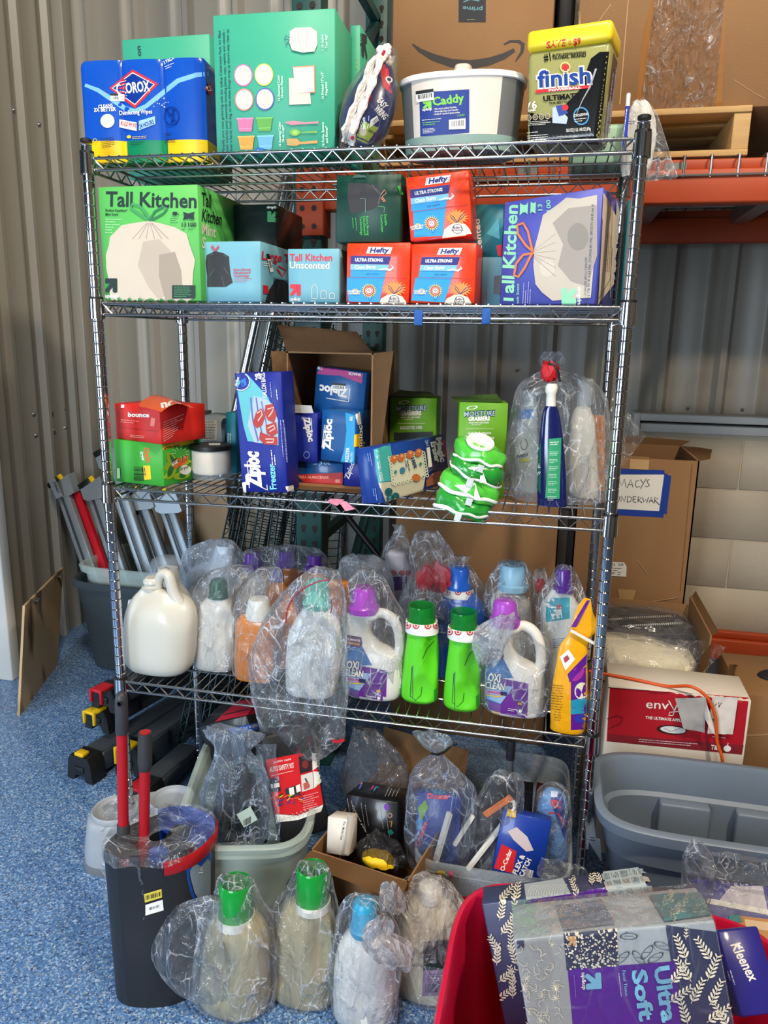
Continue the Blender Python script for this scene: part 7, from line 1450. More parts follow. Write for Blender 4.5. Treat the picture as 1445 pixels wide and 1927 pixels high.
    sheet(f, [bl+n_*.004, br+n_*.004, tr+n_*.004+v*.004, tl+n_*.004+v*.004], SHRINK, 24, 20, .0025, 18, 4); sheet(f, [tl+n_*.004+v*.004, tr+n_*.004+v*.004, tr-n_*.115+v*.005, tl-n_*.115+v*.005], SHRINK, 24, 10, .003, 18, 5); f.obj('film_wrap', o)
def tissue_back():
    tl, tr = at(906, 1700, y=-.435), at(1222, 1664, y=-.405); u_ = (tr-tl).normalized(); v = Vector((.02, .26, .96)); v = (v-u_*v.dot(u_)).normalized(); h = (tl.z-.04)/v.z
    bl = tl-v*h; br = tr-v*h; b = slab(NVY, bl, br, tl, .07, bev=.003, seg=2); b.M = I4(); gr = ink(170, 178, 182)
    b.pp([(986, 1664), (1060, 1652), (1074, 1682), (990, 1694)], gr)
    for k in range(14): x = 992+k*5; b.pl([(x, 1690), (x+3, 1676), (x+10, 1666)], .9, ink(220, 222, 220))
    leafy(b, [(906, 1676), (984, 1664), (990, 1700), (970, 1900), (925, 1900)], CRM, 3, L=40); leafy(b, [(1062, 1652), (1126, 1640), (1142, 1676), (1072, 1684)], CRM, 4, L=32)
    b.pp([(1127, 1641), (1210, 1626), (1232, 1690), (1146, 1690)], ink(174, 186, 188))
    for i in range(5):
        for j in range(4):
            x, y = 1132+i*17+j*4.5, 1648-i*2.6+j*15
            if (i+j) % 2 == 0: b.pp([(x, y), (x+14, y-2), (x+18, y+10), (x+4, y+12)], ink(150, 164, 172))
            elif i % 2: [b.pl([(x+q*3+1, y-1), (x+q*3+4, y+10)], 1.2, BK) for q in range(5)]
            else: b.pp([(x, y), (x+14, y-2), (x+18, y+10), (x+4, y+12)], ink(186, 180, 170))
    b.pp([(984, 1700), (1000, 1692), (1060, 1684), (1140, 1673), (1146, 1692), (1050, 1704)], PUR); b.pt('4', (1112, 1690), (1120, 1688), TLB, 8, .04)
    o = b.obj('tissue_pack', label='tissue pack with leaf and check patterns, behind the purple-labelled pack', cat='tissue pack')
tissue_back(); tissue_front()
KB = M('tissue_blue_box', (44, 40, 130), .4, coat=.3)
b = slab(KB, at(1395, 1915, y=-.55), at(1475, 1905, y=-.53), at(1362, 1750, y=-.47), .08, bev=.003); b.M = I4(); b.pt('Kleenex', (1374, 1778), (1412, 1850), WH, 18, .04, .25); b.fine((1375, 1826), (1384, 1856), 2, 5, ink(170, 180, 220), 1.6); b.obj('tissue_box', label='indigo tissue box with white script lettering at right edge of basket', cat='tissue box')
def ultra():
    y = -.25; b = slab(KB, at(1315, 1775, y=-.27), at(1500, 1800, y=-.27), at(1308, 1648, y=-.16), .12, bev=.012, dent=.002, seg=3); b.M = I4(); b.pp([(1375, 1668), (1445, 1660), (1445, 1716), (1400, 1714), (1352, 1696)], ink(206, 196, 206)); b.pp([(1330, 1690), (1445, 1712), (1445, 1722), (1330, 1700)], WH); b.pt('ultra', (1382, 1668), (1408, 1666), WH, 9, .02)
    b.pp([(1380, 1722), (1445, 1730), (1445, 1790), (1386, 1762)], ink(190, 130, 60)); b.pp([(1400, 1730), (1445, 1736), (1445, 1752), (1404, 1746)], ink(220, 190, 150)); b.pp([(1370, 1722), (1392, 1722), (1396, 1736), (1374, 1738)], ink(40, 130, 130))
    T = b.obj('tissue_roll_pack', label='indigo tissue pack in loose shiny film, between basket and grey tote', cat='tissue pack')
    b = B(BAGF); pxbag(b, -.24, [(1724, 1284, 1320, .6), (1700, 1280, 1330, .6), (1650, 1284, 1346, .6), (1615, 1284, 1342, .6), (1596, 1292, 1330, .5), (1584, 1300, 1322, .4)], None, 91, .2, n=56, rows=40); sheet(b, [at(1290, 1720, y=-.30), at(1445, 1725, y=-.30), at(1445, 1615, y=-.17), at(1330, 1600, y=-.17)], BAGF, 26, 22, .012, 18, 7); b.obj('loose_film', T)
ultra()
# --- grey tote on the right
def tote():
    c = (1.512, .045); T = thing('storage_tote', 'large empty blue-grey plastic tote at right of the rack', 'storage tote', (c[0], c[1], 0)); m = M('blue_grey_tote', (112, 124, 138), .42, var=.03)
    b = B(m); tubshape(b, c, .283, .155, .375, .84, 4.6, 0, lip=.014, step=.275, n=88); b.obj('tub', T)
    b = B(m)
    for x in (c[0]-.13, c[0]+.05): b.box((x, c[1]+.105, .02), (x+.12, c[1]+.139, .278), None, .006)
    b.obj('inner_rib', T)
    b = B(m); x = c[0]-.283
    b.prism([(0, 0), (.024, .05), (.024, .056), (-.012, .056), (-.012, .05)], .0, m) if False else None
    b.box((x-.030, c[1]-.10, .285), (x-.012, c[1]+.11, .293), None, .003); b.box((x-.034, c[1]-.10, .262), (x-.028, c[1]+.11, .293), None, .002)
    for yy in (c[1]-.10, c[1]+.105):
        b.loft([[(x-.034, yy, .293), (x-.004, yy, .293), (x+.004, yy, .235)], [(x-.034, yy+.005, .293), (x-.004, yy+.005, .293), (x+.004, yy+.005, .235)]], m)
    b.obj('side_handle', T)
    b = B(ink(224, 120, 30)); b.box((x+.020, c[1]-.085, .17), (x+.0215, c[1]-.06, .20), None); b.obj('orange_sticker', T); b = B(ink(224, 120, 30)); b.box((x+.014, c[1]-.02, .215), (x+.0155, c[1]-.005, .24)); b.obj('orange_sticker', T)
tote()
b = B(M('blue_lid', (14, 84, 180), .4)); p = at(1432, 1580, z=.10); b.lathe([(.075, 0), (.08, .01), (.078, .085), (.07, .10), (.03, .108), (.001, .109)], (p.x+.02, p.y+.055, .012), None, 40, sx=1.1, cap=(1, 0)); b.obj('blue_tub', label='round blue lidded tub lying at right inside the grey tote', cat='tub')
# --- apple box, orange cord, torn paper
def applebox():
    y = .31; red = M('crimson_carton', (176, 20, 36), .5, var=.04); wh = M('white_carton', (214, 204, 190), .6, var=.04)
    T = thing('fruit_carton', 'red and white apple carton with torn paper note behind grey tote', 'cardboard box', (X(1270, y, .3), y, 0))
    b = carton(wh, 1136, 1396, 1288, y=y, z=0, yw=-1, d=.15, h=Zt(X(1140, y, .45), y, 1288), w=X(1403, y, .4)-X(1139, y, .4), at0=(X(1139, y, .4), y, 0)); w, d, h = b.dim; m0 = b.M; b.M = I4()
    b.pp([(1139, 1293), (1409, 1313), (1396, 1420), (1133, 1394)], red); b.pp([(1135, 1380), (1399, 1402), (1396, 1420), (1135, 1394)], ink(130, 30, 40))
    b.pt('env', (1215, 1332), (1258, 1335), WH, 16, .01); b.pl([(1258, 1318), (1268, 1336), (1278, 1320)], 2.2, WH); b.pl([(1272, 1330), (1266, 1346), (1258, 1346), (1260, 1340), (1280, 1338)], 1.4, WH); b.pt('THE ULTIMATE APPLE', (1214, 1352), (1284, 1358), WH, 5, .05)
    b.pe(1264, 1373, 29, 9, ink(60, 20, 20), 5); b.pe(1266, 1373, 24, 6.5, ink(216, 214, 210), 6); b.pl([(1250, 1370), (1262, 1376), (1280, 1370)], 1.4, ink(150, 150, 150))
    b.fine((1202, 1390), (1327, 1400), 2, 4, ink(220, 190, 190), 1.1); b.pt('T&E', (1337, 1409), (1354, 1411), WH, 8, .05); b.pe(1368, 1408, 7, 6, WH); b.pl([(1368, 1402), (1370, 1398)], 1.4, WH); b.fine((1340, 1385), (1380, 1389), 1, 3, WH, 1); b.bars((1196, 1420), (1222, 1422), (0, 8), BK, 12)
    dk = ink(110, 14, 26); b.pl([(1142, 1352), (1160, 1346), (1172, 1350), (1168, 1360), (1146, 1370)], 1.4, dk)
    b.pl([(1145, 1293), (1220, 1299), (1225, 1303), (1260, 1303)], 1.2, ink(80, 14, 24)); b.obj('carton_body', T)
    pw = M('note_paper', (222, 212, 202), .7)
    b = B(pw); yy = y-.024; sheet(b, [at(1331, 1380, y=yy+.008), at(1379, 1382, y=yy+.006), at(1388, 1312, y=yy+.006), at(1340, 1311, y=yy+.008)], pw, 10, 10, .004, 25, 2, fn=lambda u, w: .012*max(0, u-.6)*w); b.bvh = None; b.pl([(1336, 1326), (1342, 1322), (1341, 1330), (1349, 1324)], 1.3, BK); b.pl([(1352, 1330), (1358, 1322), (1352, 1322), (1353, 1331)], 1.3, BK); b.pt('ps', (1337, 1358), (1351, 1356), ink(30, 90, 50), 9, -.01); b.obj('white_note', T)
    b = B(M('grey_torn_paper', (170, 164, 160), .8)); sheet(b, [at(1286, 1371, y=yy), at(1326, 1380, y=yy-.006), at(1328, 1313, y=yy-.012), at(1270, 1315, y=yy)], b.m, 10, 10, .005, 22, 3); b.obj('torn_paper', T)
    b = B(pw); sheet(b, [at(1326, 1350, y=yy-.01), at(1346, 1384, y=yy-.02), at(1336, 1340, y=yy-.016), at(1328, 1312, y=yy-.01)], pw, 6, 8, .003, 30, 4, fn=lambda u, w: .006*math.sin(PI*u)); b.obj('curled_strip', T)
applebox()
b = B(M('orange_cord', (214, 84, 26), .45)); y = .31
pts = [at(1128, 1268, z=.48), at(1180, 1270, y=.36), at(1240, 1286, y=.335), at(1290, 1288, y=.33)]; zc = Zt(X(1140, .31, .45), .31, 1288)+.006
pts = [Vector((1.20, .37, zc)), Vector((X(1150, .36, zc), .36, zc)), Vector((X(1200, .345, zc), .345, zc)), Vector((X(1255, .325, zc), .325, zc)), at(1300, 1292, y=.292), at(1330, 1312, y=.28), at(1345, 1345, y=.278), at(1348, 1375, y=.276), at(1350, 1400, y=.274), at(1358, 1424, y=.270), at(1366, 1470, y=.262)]
b.tube([Vector(p) for p in smooth_keys([tuple(p) for p in pts], 50)], .0042, None, 10); b.obj('extension_cord', label='orange cord lying over the red and white carton and hanging down', cat='cord')
# ================================================================== behind and beside the rack
m_pine = M('pine_board', (186, 150, 98), .7, var=.10, scale=4, stretch=(3, 3, 30), bump=.15, bscale=30)
ZD = 1.8785
def pallet(x0, x1, y0, y1, z, label):
    T = thing('wooden_pallet', label, 'pallet', ((x0+x1)/2, (y0+y1)/2, z))
    for i in range(6):
        yy = lerp(y0, y1-.09, i/5); b = B(m_pine); b.box((x0, yy, z+.104), (x1, yy+.09, z+.12), None, .002); b.obj('deck_board', T)
    for yy in (y0, (y0+y1)/2-.05, y1-.1): b = B(m_pine); b.box((x0, yy, z), (x1, yy+.1, z+.016), None, .002); b.obj('bottom_board', T)
    for xx in (x0, (x0+x1)/2-.02, x1-.042): b = B(m_pine); b.box((xx, y0+.004, z+.016), (xx+.042, y1, z+.104), None, .002); b.obj('stringer', T)
pallet(.47, 1.508, .63, 1.40, ZD, 'pine pallet on the racking under the two big brown boxes')
ZP = ZD+.1205
b = carton(m_card, 735, 1030, 0, y=.70, z=ZP, yw=0, d=.5, h=.62, bev=.003); b.bvh = None
sm = ink(46, 38, 34)
b.pl([(776, 83), (790, 95), (815, 108), (850, 119), (885, 122), (920, 116), (948, 106), (968, 94)], [3, 8, 13, 16, 17, 15, 12, 7], sm); b.pl([(948, 84), (960, 78), (976, 78), (984, 84), (982, 98), (970, 116)], [3, 5, 6, 8, 6, 2], sm)
b.pr(863, -8, 914, 42, ink(24, 26, 30)); b.pt('prime', (908, 14), (871, 12), ink(90, 140, 150), 8, .03); b.pl([(872, 4), (885, -1), (902, 2)], 2, ink(90, 140, 150)); b.fine((879, 37), (902, 36), 1, 3, ink(150, 140, 100), 1.2)
b.obj('cardboard_box', label='big brown box with a curved black arrow printed on it, on the pallet', cat='cardboard box', group='big brown boxes on the racking')
b = carton(m_card, 1076, 1300, 0, y=.655, z=ZP, yw=0, d=.6, w=1.0, h=.75, bev=.003); tp = M('brown_packing_tape', (140, 92, 44), .25, coat=.3)
b.pp([(1232, -20), (1366, -20), (1358, 205), (1196, 205), (1210, 60)], tp); b.pl([(1090, 0), (1094, 194)], 3, m_card2); b.pl([(1182, 0), (1166, 196)], 2, m_card2); b.pl([(1150, 8), (1122, 46)], 1.6, m_card2); b.pl([(1380, 150), (1420, 176), (1440, 186)], 1.2, m_card2)
bb = b.obj('cardboard_box', label='huge brown box with shiny wrap and tape, upper right on the pallet', cat='cardboard box', group='big brown boxes on the racking')
b = B(film('shiny_wrap', .04, crease=.9, scale=26, edge=.3, rough=.10, bump=1.0)); sheet(b, [at(1206, 204, y=.648), at(1345, 204, y=.648), at(1366, -25, y=.648), at(1235, -25, y=.648)], b.m, 30, 40, .006, 26, 3); b.obj('shiny_wrap', bb)
b = B(m_black); b.box((.995, .80, ZP), (1.045, 1.3, ZP+.7), None, .01); b.obj('black_case_and_gap_shade', label='black filler for the shade in the gap between the two big boxes', cat='case')  # black block added to stand for the shadow between the boxes
# --- tall carton behind the lower shelves and the tape-signed box
b = carton(m_card, 737, 1021, 928, y=.86, z=0, yw=0, d=.5, bev=.003); b.pl([(760, 990), (764, 1400)], 1.2, m_card2); b.obj('cardboard_box', label='tall plain brown carton behind the fourth shelf', cat='cardboard box')
b = carton(M('grey_gap_shade', (52, 54, 58), .5), 1026, 1070, 960, y=1.05, z=0, yw=0, d=.2, bev=.003); b.obj('dark_gap_filler', label='tall dark grey filler for the dark gap between the brown cartons', cat='gap filler')  # no bin here: dark block added for the shade of the gap
def signbox():
    y0, d, t = 1.0, .39, .005; z0 = .50; xl, xr = X(1082, y0, .8), X(1312, y0, .95); zt = Zt(xr, y0, 868)
    b = carton(m_card, 1082, 1300, 0, y=y0, z=0, yw=0, d=d, w=xr-xl, h=z0-.002, at0=(xl, y0, 0)); b.obj('cardboard_box', label='lower brown carton carrying the box with the handwritten sign', cat='cardboard box')
    T = thing('cardboard_box', 'open brown box with handwritten white sign framed in blue tape', 'cardboard box', ((xl+xr)/2, y0+d/2, z0))
    b = B(m_card); b.box((xl, y0, z0), (xr, y0+d, z0+t)); b.box((xl, y0, z0), (xr, y0+t, zt)); b.box((xl, y0+d-t, z0), (xr, y0+d, zt)); b.box((xl, y0, z0), (xl+t, y0+d, zt)); b.box((xr-t, y0, z0), (xr, y0+d, zt))
    tpm = M('blue_tape_dark', (18, 54, 140), .5); pw = ink(224, 218, 206)
    b.pp([(1130, 880), (1250, 885), (1250, 898), (1130, 893)], tpm); b.pp([(1130, 952), (1250, 960), (1248, 974), (1130, 968)], tpm); b.pp([(1130, 893), (1258, 893), (1246, 962), (1130, 956)], pw); b.pp([(1250, 890), (1263, 896), (1254, 968), (1240, 962)], tpm)
    k_ = ink(36, 34, 40)
    for st in ([(1162, 918), (1164, 902), (1170, 914), (1175, 901), (1178, 917)], [(1180, 918), (1187, 902), (1191, 917)], [(1183, 912), (1190, 912)], [(1202, 904), (1197, 905), (1195, 912), (1198, 917), (1204, 915)], [(1205, 902), (1210, 909)], [(1216, 900), (1205, 919)], [(1222, 902), (1217, 904), (1219, 909), (1222, 913), (1217, 916), (1214, 914)],
               [(1158, 934), (1158, 944), (1164, 944), (1166, 934)], [(1168, 944), (1169, 932), (1175, 944), (1177, 933)], [(1180, 944), (1181, 933), (1188, 936), (1187, 943), (1180, 945)], [(1197, 934), (1191, 934), (1191, 944), (1197, 945)], [(1191, 939), (1196, 939)], [(1200, 945), (1201, 934), (1207, 937), (1201, 940), (1208, 946)], [(1209, 935), (1211, 945), (1214, 939), (1217, 946), (1220, 935)], [(1221, 946), (1225, 935), (1229, 946)], [(1223, 942), (1228, 942)], [(1231, 947), (1232, 935), (1238, 938), (1232, 941), (1241, 950)]): b.pl(st, 1.2, k_)
    b.pp([(1130, 1056), (1174, 1058), (1179, 1066), (1178, 1085), (1130, 1082)], pw); b.pt('OCK', (1149, 1064), (1158, 1064), BK, 3.6, .05); b.pt('SIZE', (1163, 1064), (1173, 1064), BK, 3.6, .05); b.fine((1150, 1068), (1172, 1069), 2, 4, BK, 1.1); b.pt('MCY', (1149, 1080), (1158, 1080), BK, 3.6, .05); b.fine((1162, 1076), (1170, 1077), 2, 4, BK, 1.1)
    b.pp([(1162, 1108), (1196, 1110), (1194, 1160), (1160, 1158)], ink(176, 140, 92)); b.pp([(1186, 858), (1222, 860), (1220, 884), (1184, 882)], ink(186, 150, 104)); b.pl([(1302, 874), (1280, 1112)], 1.2, M('cardboard_shade_crease', (120, 80, 44), .8)); b.pl([(1210, 1134), (1250, 1128), (1276, 1124)], 1.6, m_card2); b.pl([(1200, 1056), (1218, 1080)], 1, m_card2)
    b.obj('carton_body', T)
    def fl(P): 
        b = B(m_card); sheet(b, P, m_card, 5, 4, .003, 20, 1); bmesh.ops.solidify(b.bm, geom=b.bm.faces[:], thickness=.004); b.obj('flap', T)
    yb = y0+d; A, C_ = Vector((xl, yb, zt)), Vector((xr, yb, zt)); fl([A, C_, at(1300, 830, y=yb+.02), at(1190, 820, y=yb+.02)])
    D_ = Vector((xr, y0, zt)); fl([D_, C_, at(1340, 846, y=yb-.02), at(1336, 864, y=y0+.03)])
signbox()
# --- box of bagged clothes
def clothes():
    y0, d = .58, .36; xl, xr = X(1120, y0, .55), X(1338, y0, .55); zt = Zt(xr, y0, 1196); t = .005
    T = thing('cardboard_box', 'open brown carton full of bagged clothes behind the red and white carton', 'cardboard box', ((xl+xr)/2, y0+d/2, 0))
    b = B(m_card); b.box((xl, y0, 0), (xr, y0+t, Zt(xl, y0, 1266))); b.box((xl, y0+d-t, 0), (xr, y0+d, zt-.03)); b.box((xl, y0, 0), (xl+t, y0+d, zt-.05)); b.box((xr-t, y0, 0), (xr, y0+d, zt)); b.box((xl, y0, zt-.18), (xr, y0+d, zt-.175)); b.obj('carton_body', T)
    b = B(m_card); sheet(b, [Vector((xr, y0, zt)), Vector((xr, y0+d, zt)), Vector((xr+.012, y0+d, zt+.02)), Vector((xr+.018, y0, zt+.012))], m_card, 5, 4, .004, 20, 1); bmesh.ops.solidify(b.bm, geom=b.bm.faces[:], thickness=.004); b.obj('flap', T)
    b = B(m_card); sheet(b, [Vector((xr, y0, zt-.02)), Vector((xr, y0, zt-.14)), Vector((xr-.05, y0-.03, zt-.18)), Vector((xr-.03, y0-.03, zt-.06))], m_card, 5, 4, .004, 20, 2); bmesh.ops.solidify(b.bm, geom=b.bm.faces[:], thickness=.004); b.obj('flap', T)
    def pack(nm, lab, keys, y, m, seed, dep=.8, fm=BAGF, amp=.10, print_=None):
        b = B(m); bottle(b, y, keys, None, 40, 3, dep, nseg=14); b.rough(.006, 16, seed); b.bvh = None
        if print_: print_(b)
        o = b.obj(nm, label=lab, cat='clothing', group='bagged clothes in the brown carton')
        b = B(SHRINK); pxbag(b, y-.01, [(k[0]+(3 if i == 0 else -3 if i == len(keys)-1 else 0), k[1]-4, k[2]+14) for i, k in enumerate(keys)], None, seed, amp, dep=dep, n=64, rows=18); b.obj('clear_bag', o)
    kn = M('cream_knit', (232, 220, 192), .9, bump=.6, bscale=60, var=.06)
    pack('folded_knitwear', 'folded cream knit garment in clear bag on the clothes carton', [(1262, 1142, 1270, .6), (1256, 1128, 1296, .8), (1236, 1124, 1310, .9), (1214, 1128, 1290, .8), (1200, 1136, 1220, .6)], y0+.10, kn, 1)
    dn = M('dark_print_cloth', (34, 36, 48), .8, var=.3, scale=60)
    pack('folded_garment', 'folded dark printed garment behind the cream knit on clothes carton', [(1218, 1136, 1310, .5), (1210, 1130, 1322, .6), (1192, 1132, 1318, .6), (1180, 1140, 1290, .5)], y0+.20, dn, 2)
    def trim(b):
        for yy in (1162, 1178): b.pl([(1140, yy+4), (1200, yy), (1284, yy-4)], 3.4, ink(220, 218, 212)); [b.pl([(1142+k*4, yy+2-k*.2), (1144+k*4, yy+5-k*.2)], 1.6, BK) for k in range(36)]
    pack('folded_garment', 'dark garment with white dashed trim on top of the clothes carton', [(1192, 1134, 1280, .6), (1184, 1128, 1294, .7), (1166, 1128, 1292, .7), (1156, 1136, 1270, .5)], y0+.28, M('black_cloth', (30, 30, 34), .8), 3, print_=trim)
    pk_ = M('peach_cloth', (214, 150, 130), .9); pack('folded_garment', 'peach garment peeking out under the cream knit', [(1288, 1150, 1260, .5), (1280, 1140, 1240, .6), (1266, 1150, 1220, .5)], y0+.02, pk_, 4)
clothes()
b = B(film('grey_wisp_film', .06, (214, 206, 196), crease=.6, scale=14, edge=.3)); sheet(b, [at(1262, 1268, y=.575), at(1322, 1270, y=.56), at(1368, 1216, y=.62), at(1190, 1190, y=.72)], b.m, 26, 14, .014, 16, 5); b.obj('clear_bag', label='loose clear bag spread over the cream knit garment', cat='plastic bag')
b = B(BAGF); sheet(b, [at(1135, 880, y=.50), at(1150, 905, y=.50), at(1218, 820, y=.62), at(1150, 740, y=.56)], BAGF, 16, 16, .012, 16, 6); b.obj('clear_bag', label='clear bag corner blowing out beyond the right post', cat='plastic bag')
def rightbox():
    y0 = .50; xl = X(1392, y0, .4); zt = Zt(xl, y0, 1305); b = carton(m_card, 1392, 1500, 0, y=y0, z=0, yw=0, d=.3, w=.40, h=zt, at0=(xl, y0, 0)); b.pp([(1398, 1382), (1445, 1380), (1445, 1384), (1398, 1386)], m_card2)
    T = b.obj('cardboard_box', label='brown carton with raised flaps and black garment, far right edge', cat='cardboard box')
    def fl(P):
        b = B(m_card); sheet(b, P, m_card, 5, 4, .005, 20, 1); bmesh.ops.solidify(b.bm, geom=b.bm.faces[:], thickness=.004); b.obj('flap', T)
    fl([Vector((xl, y0, zt)), Vector((xl, y0+.3, zt)), at(1396, 1252, y=y0+.30), at(1372, 1250, y=y0+.03)]); fl([Vector((xl+.05, y0+.3, zt)), Vector((xl+.4, y0+.3, zt)), at(1470, 1232, y=y0+.34), at(1405, 1236, y=y0+.34)])
    b = B(M('black_cloth', (30, 30, 34), .8)); bottle(b, y0+.14, [(1312, 1412, 1500, .5), (1296, 1414, 1500, .6), (1272, 1424, 1496, .6), (1262, 1444, 1480, .5)], None, 32, 2.2, nseg=12); b.rough(.008, 18); b.obj('black_garment', label='black garment bulging out of the carton at far right', cat='clothing')
rightbox()
# --- left: totes and folding sawhorses
m_gt = M('dark_grey_tote', (62, 70, 74), .4, var=.03)
TC = (-.53, 1.22)
b = B(m_gt); tubshape(b, TC, .34, .22, .40, .84, 5.5, 0, lip=.014); b.obj('storage_tote', label='dark grey tote on floor in the left corner holding folded sawhorses', cat='storage tote')
b = B(m_tub); tubshape(b, (TC[0]+.005, TC[1]), .315, .195, .15, .90, 5.5, 0, z0=.31, lip=.014); b.obj('clear_tote', label='clear tote nested inside the dark grey tote', cat='storage tote')
m_al = M('grey_steel_leg', (150, 156, 160), .35, .35, var=.03); m_al2 = M('dark_steel_leg', (74, 78, 82), .4, .3)
m_yl = M('yellow_plastic', (238, 190, 20), .45); m_redp = M('red_bracket', (196, 24, 38), .45)
GS = 'folded sawhorses'
def sawhorse(tx, ty, bx, by, k, label, red=False, s=1):
    yt, yb2 = 1.36-.015*k, 1.12+.015*k
    A, C_ = at(tx, ty, y=yt), at(bx, by, y=yb2); ax = (A-C_).normalized()
    C_ = C_-ax*((C_.z-.40)/ax.z if C_.z > .40 else 0)
    T = thing('folding_sawhorse', label, 'sawhorse', C_, GS); side = ax.cross(Vector((0, 1, 0))).normalized()
    if side.x < 0: side = -side
    o = lambda p, a, dz=0: p+side*a*.72+Vector((0, dz, 0))
    for a, w, m, dy in ((-.052, .030, m_al, 0), (-.018, .022, m_al2, -.01), (.022, .046, m_al, -.02)):
        b = B(m); b.bar(o(C_, a, dy), o(A, a, dy), w*.72, .03, None, (0, 1, 0), .004); b.obj('leg', T)
    b = B(m_al2); b.bar(o(C_, -.03, .02), o(A, -.03, .02)-ax*.05, .072, .012, None, (0, 1, 0)); b.obj('inner_plate', T)
    if red: b = B(m_redp); b.bar(o(C_, .062, .015), o(A, .062, .015)-ax*.06, .034, .02, None, (0, 1, 0)); b.obj('red_plate', T)
    b = B(m_al); b.M = frame(o(A, -.07, -.04)-ax*.10, side, Vector((0, 1, 0)), ax); b.prism([(0, .05), (.02, .03), (.10, .0), (.12, .0), (.12, .10), (0, .10)], .05); br = b.obj('bracket', T)
    b = B(m_black); b.bar(o(A, -.075, -.03), o(A, .015, -.03), .05, .02, None, (0, 1, 0), .004); b.obj('end_cap', T)
    b = B(m_yl); b.bar(o(A, .02, -.035)+ax*.004, o(A, .05, -.035)+ax*.004, .04, .014, None, (0, 1, 0), .003); b.obj('yellow_tab', T)
    return T, br
S_1 = sawhorse(118, 905, 192, 1115, 0, 'grey folded sawhorse nearest the left wall, standing in the totes', True)
sawhorse(176, 908, 246, 1115, 1, 'second grey folded sawhorse from left wall, red plate beside it')
sawhorse(206, 850, 296, 1115, 2, 'tallest grey folded sawhorse, its top behind the left post')
sawhorse(262, 925, 330, 1115, 3, 'fourth grey folded sawhorse from left wall, under third shelf')
sawhorse(312, 930, 376, 1115, 4, 'rightmost grey folded sawhorse leaning in the totes')
br = S_1[1]; b = B(m_black)
vs = []
for q in [(98, 905)]:
    A = at(118, 905, y=1.44)
b = B(m_al); A = at(97, 902, y=1.27); C_ = at(112, 936, y=1.27); n_ = .004; b.bar(A, C_, .034, .006, None, (0, 1, 0)); b.pt('STANLEY', (99, 908), (110, 930), BK, 5, .05); b.obj('name_plate', S_1[0])
# sawhorses lying on the floor
def lying(p0, p1, z, label, clip=None, h=.085, w=.07):
    A, C_ = Vector((p0[0], p0[1], z)), Vector((p1[0], p1[1], z)); t = (C_-A).normalized(); q = Vector((t.y, -t.x, 0))
    T = thing('folding_sawhorse', label, 'sawhorse', A, 'black sawhorses lying on the floor')
    up = Vector((0, 0, 1))
    b = B(m_al2); b.bar(A+t*.06+up*(h*.72), C_+up*(h*.72), w, h*.5, None, (0, 0, 1), .004); b.obj('beam', T)
    b = B(m_al2); b.bar(A+t*.08+up*(h*.25)+q*.02, C_+up*(h*.25)+q*.02, w*.4, h*.4, None, (0, 0, 1), .003); b.obj('leg', T)
    b = B(m_al2); b.bar(A+t*.08+up*(h*.25)-q*.02, C_+up*(h*.25)-q*.02, w*.4, h*.4, None, (0, 0, 1), .003); b.obj('leg', T)
    b = B(m_black); b.M = frame(A, q, t, up)
    b.prism([(-.055, 0), (-.025, 0), (-.018, .02), (.018, .02), (.025, 0), (.055, 0), (.046, h*.8), (.036, h), (-.036, h), (-.046, h*.8)], .06, None); b.box((-.02, -.004, .03), (.02, 0, .05), m_black, .002); b.obj('end_foot', T)
    b = B(m_al2); b.M = frame(A, q, t, up); b.box((.036, .06, .015), (.046, .15, h*.95), None, .004); b.obj('bracket', T)
    if clip:
        b = B(clip); b.M = frame(A+up*.0, q, t, up)
        b.box((-.024, -.03, h*.95), (.024, .03, h*1.1), None, .004); b.box((-.026, -.034, h*.5), (-.018, -.022, h*1.1), None, .003); b.box((.018, -.034, h*.5), (.026, -.022, h*1.1), None, .003); b.obj('clip', T)
    else:
        b = B(m_yl); b.M = frame(A, q, t, up); b.box((-.018, 0, h), (.018, .03, h+.012), None, .003); b.obj('yellow_tab', T)
    return T
L1 = lying((-.345, .275), (-.19, .95), 0, 'black sawhorse lying on floor, yellow tab on its front end')
b = B(m_al2); P = at(176, 1440, y=.30); b.bar(at(160, 1444, y=.295), at(184, 1420, y=.335), .03, .004, None, (0, 0, 1)); b.pt('STANLEY', (162, 1447), (184, 1424), BK, 6, .05); b.obj('name_plate', L1)
lying((-.215, .345), (-.09, .98), 0, 'black sawhorse with yellow clip, second on floor beside rack post', m_yl, .10)
lying((-.36, .405), (-.22, .98), .105, 'black sawhorse with yellow clip lying on top of the others', m_yl, .075)
lying((-.325, .40), (-.19, .98), .185, 'sawhorse with red end bracket topmost on the pile by the left post', m_redp, .08)
lying((-.09, .20), (-.055, .46), .0, 'sawhorse with red clip low on floor behind the mop poles', m_redp, .07)
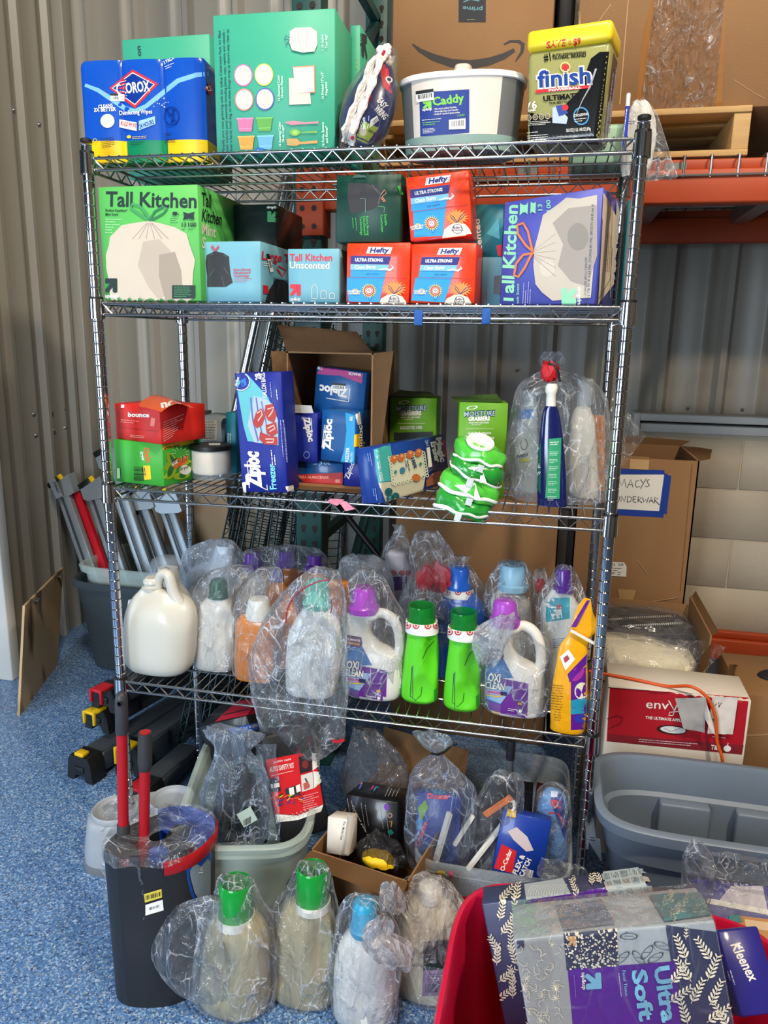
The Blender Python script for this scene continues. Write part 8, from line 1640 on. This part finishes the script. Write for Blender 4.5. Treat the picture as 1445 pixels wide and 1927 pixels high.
# plywood panel leaning on the left wall
def plywood():
    b0, b1 = Vector((-.815, .60, 0)), Vector((-.965, 1.04, 0)); h0 = at(47, 1140, x=-.86); h1 = at(119, 1068, x=-1.03)
    m = M('stained_plywood', (196, 164, 122), .7, var=.06, scale=3, stretch=(1, 1, .3)); n, l = m.node_tree.nodes, m.node_tree.links; p = n['Principled BSDF']
    nz = n.new('ShaderNodeTexNoise'); nz.inputs['Scale'].default_value = 5.5; nz.inputs['Detail'].default_value = 2; tc = n.new('ShaderNodeTexCoord'); mp = n.new('ShaderNodeMapping'); mp.inputs['Scale'].default_value = (1.4, 1.4, .55); mp.inputs['Location'].default_value = (.3, .1, .2); l.new(tc.outputs['Object'], mp.inputs[0]); l.new(mp.outputs[0], nz.inputs['Vector'])
    mr = n.new('ShaderNodeMapRange'); mr.inputs[1].default_value = .49; mr.inputs[2].default_value = .60; mr.inputs[4].default_value = .85; l.new(nz.outputs['Fac'], mr.inputs[0])
    mx = n.new('ShaderNodeMix'); mx.data_type = 'RGBA'; mx.inputs[7].default_value = lin((56, 34, 24)); src = p.inputs['Base Color'].links[0].from_socket; l.new(src, mx.inputs[6]); l.new(mr.outputs[0], mx.inputs[0]); l.new(mx.outputs[2], p.inputs['Base Color'])
    b = B(m); u = (b1-b0).normalized(); nn = Vector((-u.y, u.x, 0))*-.009
    q = [b0, b1, h1, h0]; A = [b.v(p_) for p_ in q]; C_ = [b.v(p_-nn) for p_ in q]; b.face(A); b.face(C_[::-1]); [b.face([A[i], A[(i+1) % 4], C_[(i+1) % 4], C_[i]]) for i in range(4)]
    o = b.obj('plywood_panel', label='stained plywood panel leaning against the left wall', cat='panel')
    for t in (.2, .82):
        b = B(M('steel_bracket', (140, 138, 134), .35, .8)); c = h0.lerp(h1, t)+Vector((.008, -.008, -.012)); b.bar(c, c+(h1-h0).normalized()*.03, .03, .004, None, (0, 0, 1)); b.obj('bracket', o)
plywood()
# dark wire shelves stacked on end, poles and a board behind
m_dw = M('dark_green_wire', (28, 44, 44), .35, .4)
GP = 'dark wire shelves leaning behind the rack'
def wirepanel(k, label):
    bk = Vector((-.13+.075*k, .52+.01*k if k < 4 else .69, .004)); tp = at(518+17*k, 594-1.5*k, y=1.0); Ln = tp-bk; L = Ln.length; t = Ln.normalized(); wd = Vector((.10, .42, 0)); wd = (wd-t*wd.dot(t)).normalized(); n = t.cross(wd)
    b = B(m_dw); Wd = .36
    for q in (0, Wd):
        for e_ in (-.012, .012): b.tube([bk+wd*q+n*e_, tp+wd*q+n*e_], .0036, None, 6)
        pts = [bk+wd*q+n*(.011*(1 if i % 2 else -1))+t*(L*i/60) for i in range(61)]; b.tube(pts, .0022, None, 4)
    for i in range(49): p = bk+t*(L*(i+.5)/49)+n*.015; b.tube([p, p+wd*Wd], .0020, None, 4)
    for f in (.25, .5, .75): b.tube([bk+wd*(Wd*f)+n*.011, tp+wd*(Wd*f)+n*.011], .003, None, 5)
    b.obj('wire_shelf', label=label, cat='wire shelf', group=GP)
for k, wv in enumerate(('leftmost', 'second from left', 'third from left', 'fourth from left', 'rightmost')): wirepanel(k, wv+' of the dark wire shelves leaning on end behind the rack')
for a, c, lab in (((452, 740), (540, 330), 'left of two shiny steel tubes leaning on the back wall'), ((486, 740), (566, 330), 'right of two shiny steel tubes leaning on the back wall')):
    b = B(M('steel_tube', (190, 192, 192), .18, 1)); A, C_ = at(*a, y=1.545), at(*c, y=1.57); t = (A-C_).normalized(); A = C_+t*((C_.z-.02)/-t.z); b.tube([C_, A], .024, None, 24); b.obj('steel_tube', label=lab, cat='tube')
b = slab(M('tan_board', (176, 146, 112), .7, var=.06, scale=3), at(318, 1120, y=1.40), at(440, 1120, y=1.40), at(318, 905, y=1.45), .012); b.M = I4(); b.obj('tan_board', label='tan board standing behind the grey sawhorses, back of the corner', cat='board')
b = B(m_black); A, C_ = at(650, 968, y=.78), at(716, 1052, y=.74); t = (C_-A).normalized(); b.tube([A-t*.04, A, C_, C_+t*.3], .011, None, 14); b.obj('black_tube', label='black tube slanting between dark wire shelves and tall brown carton', cat='tube')
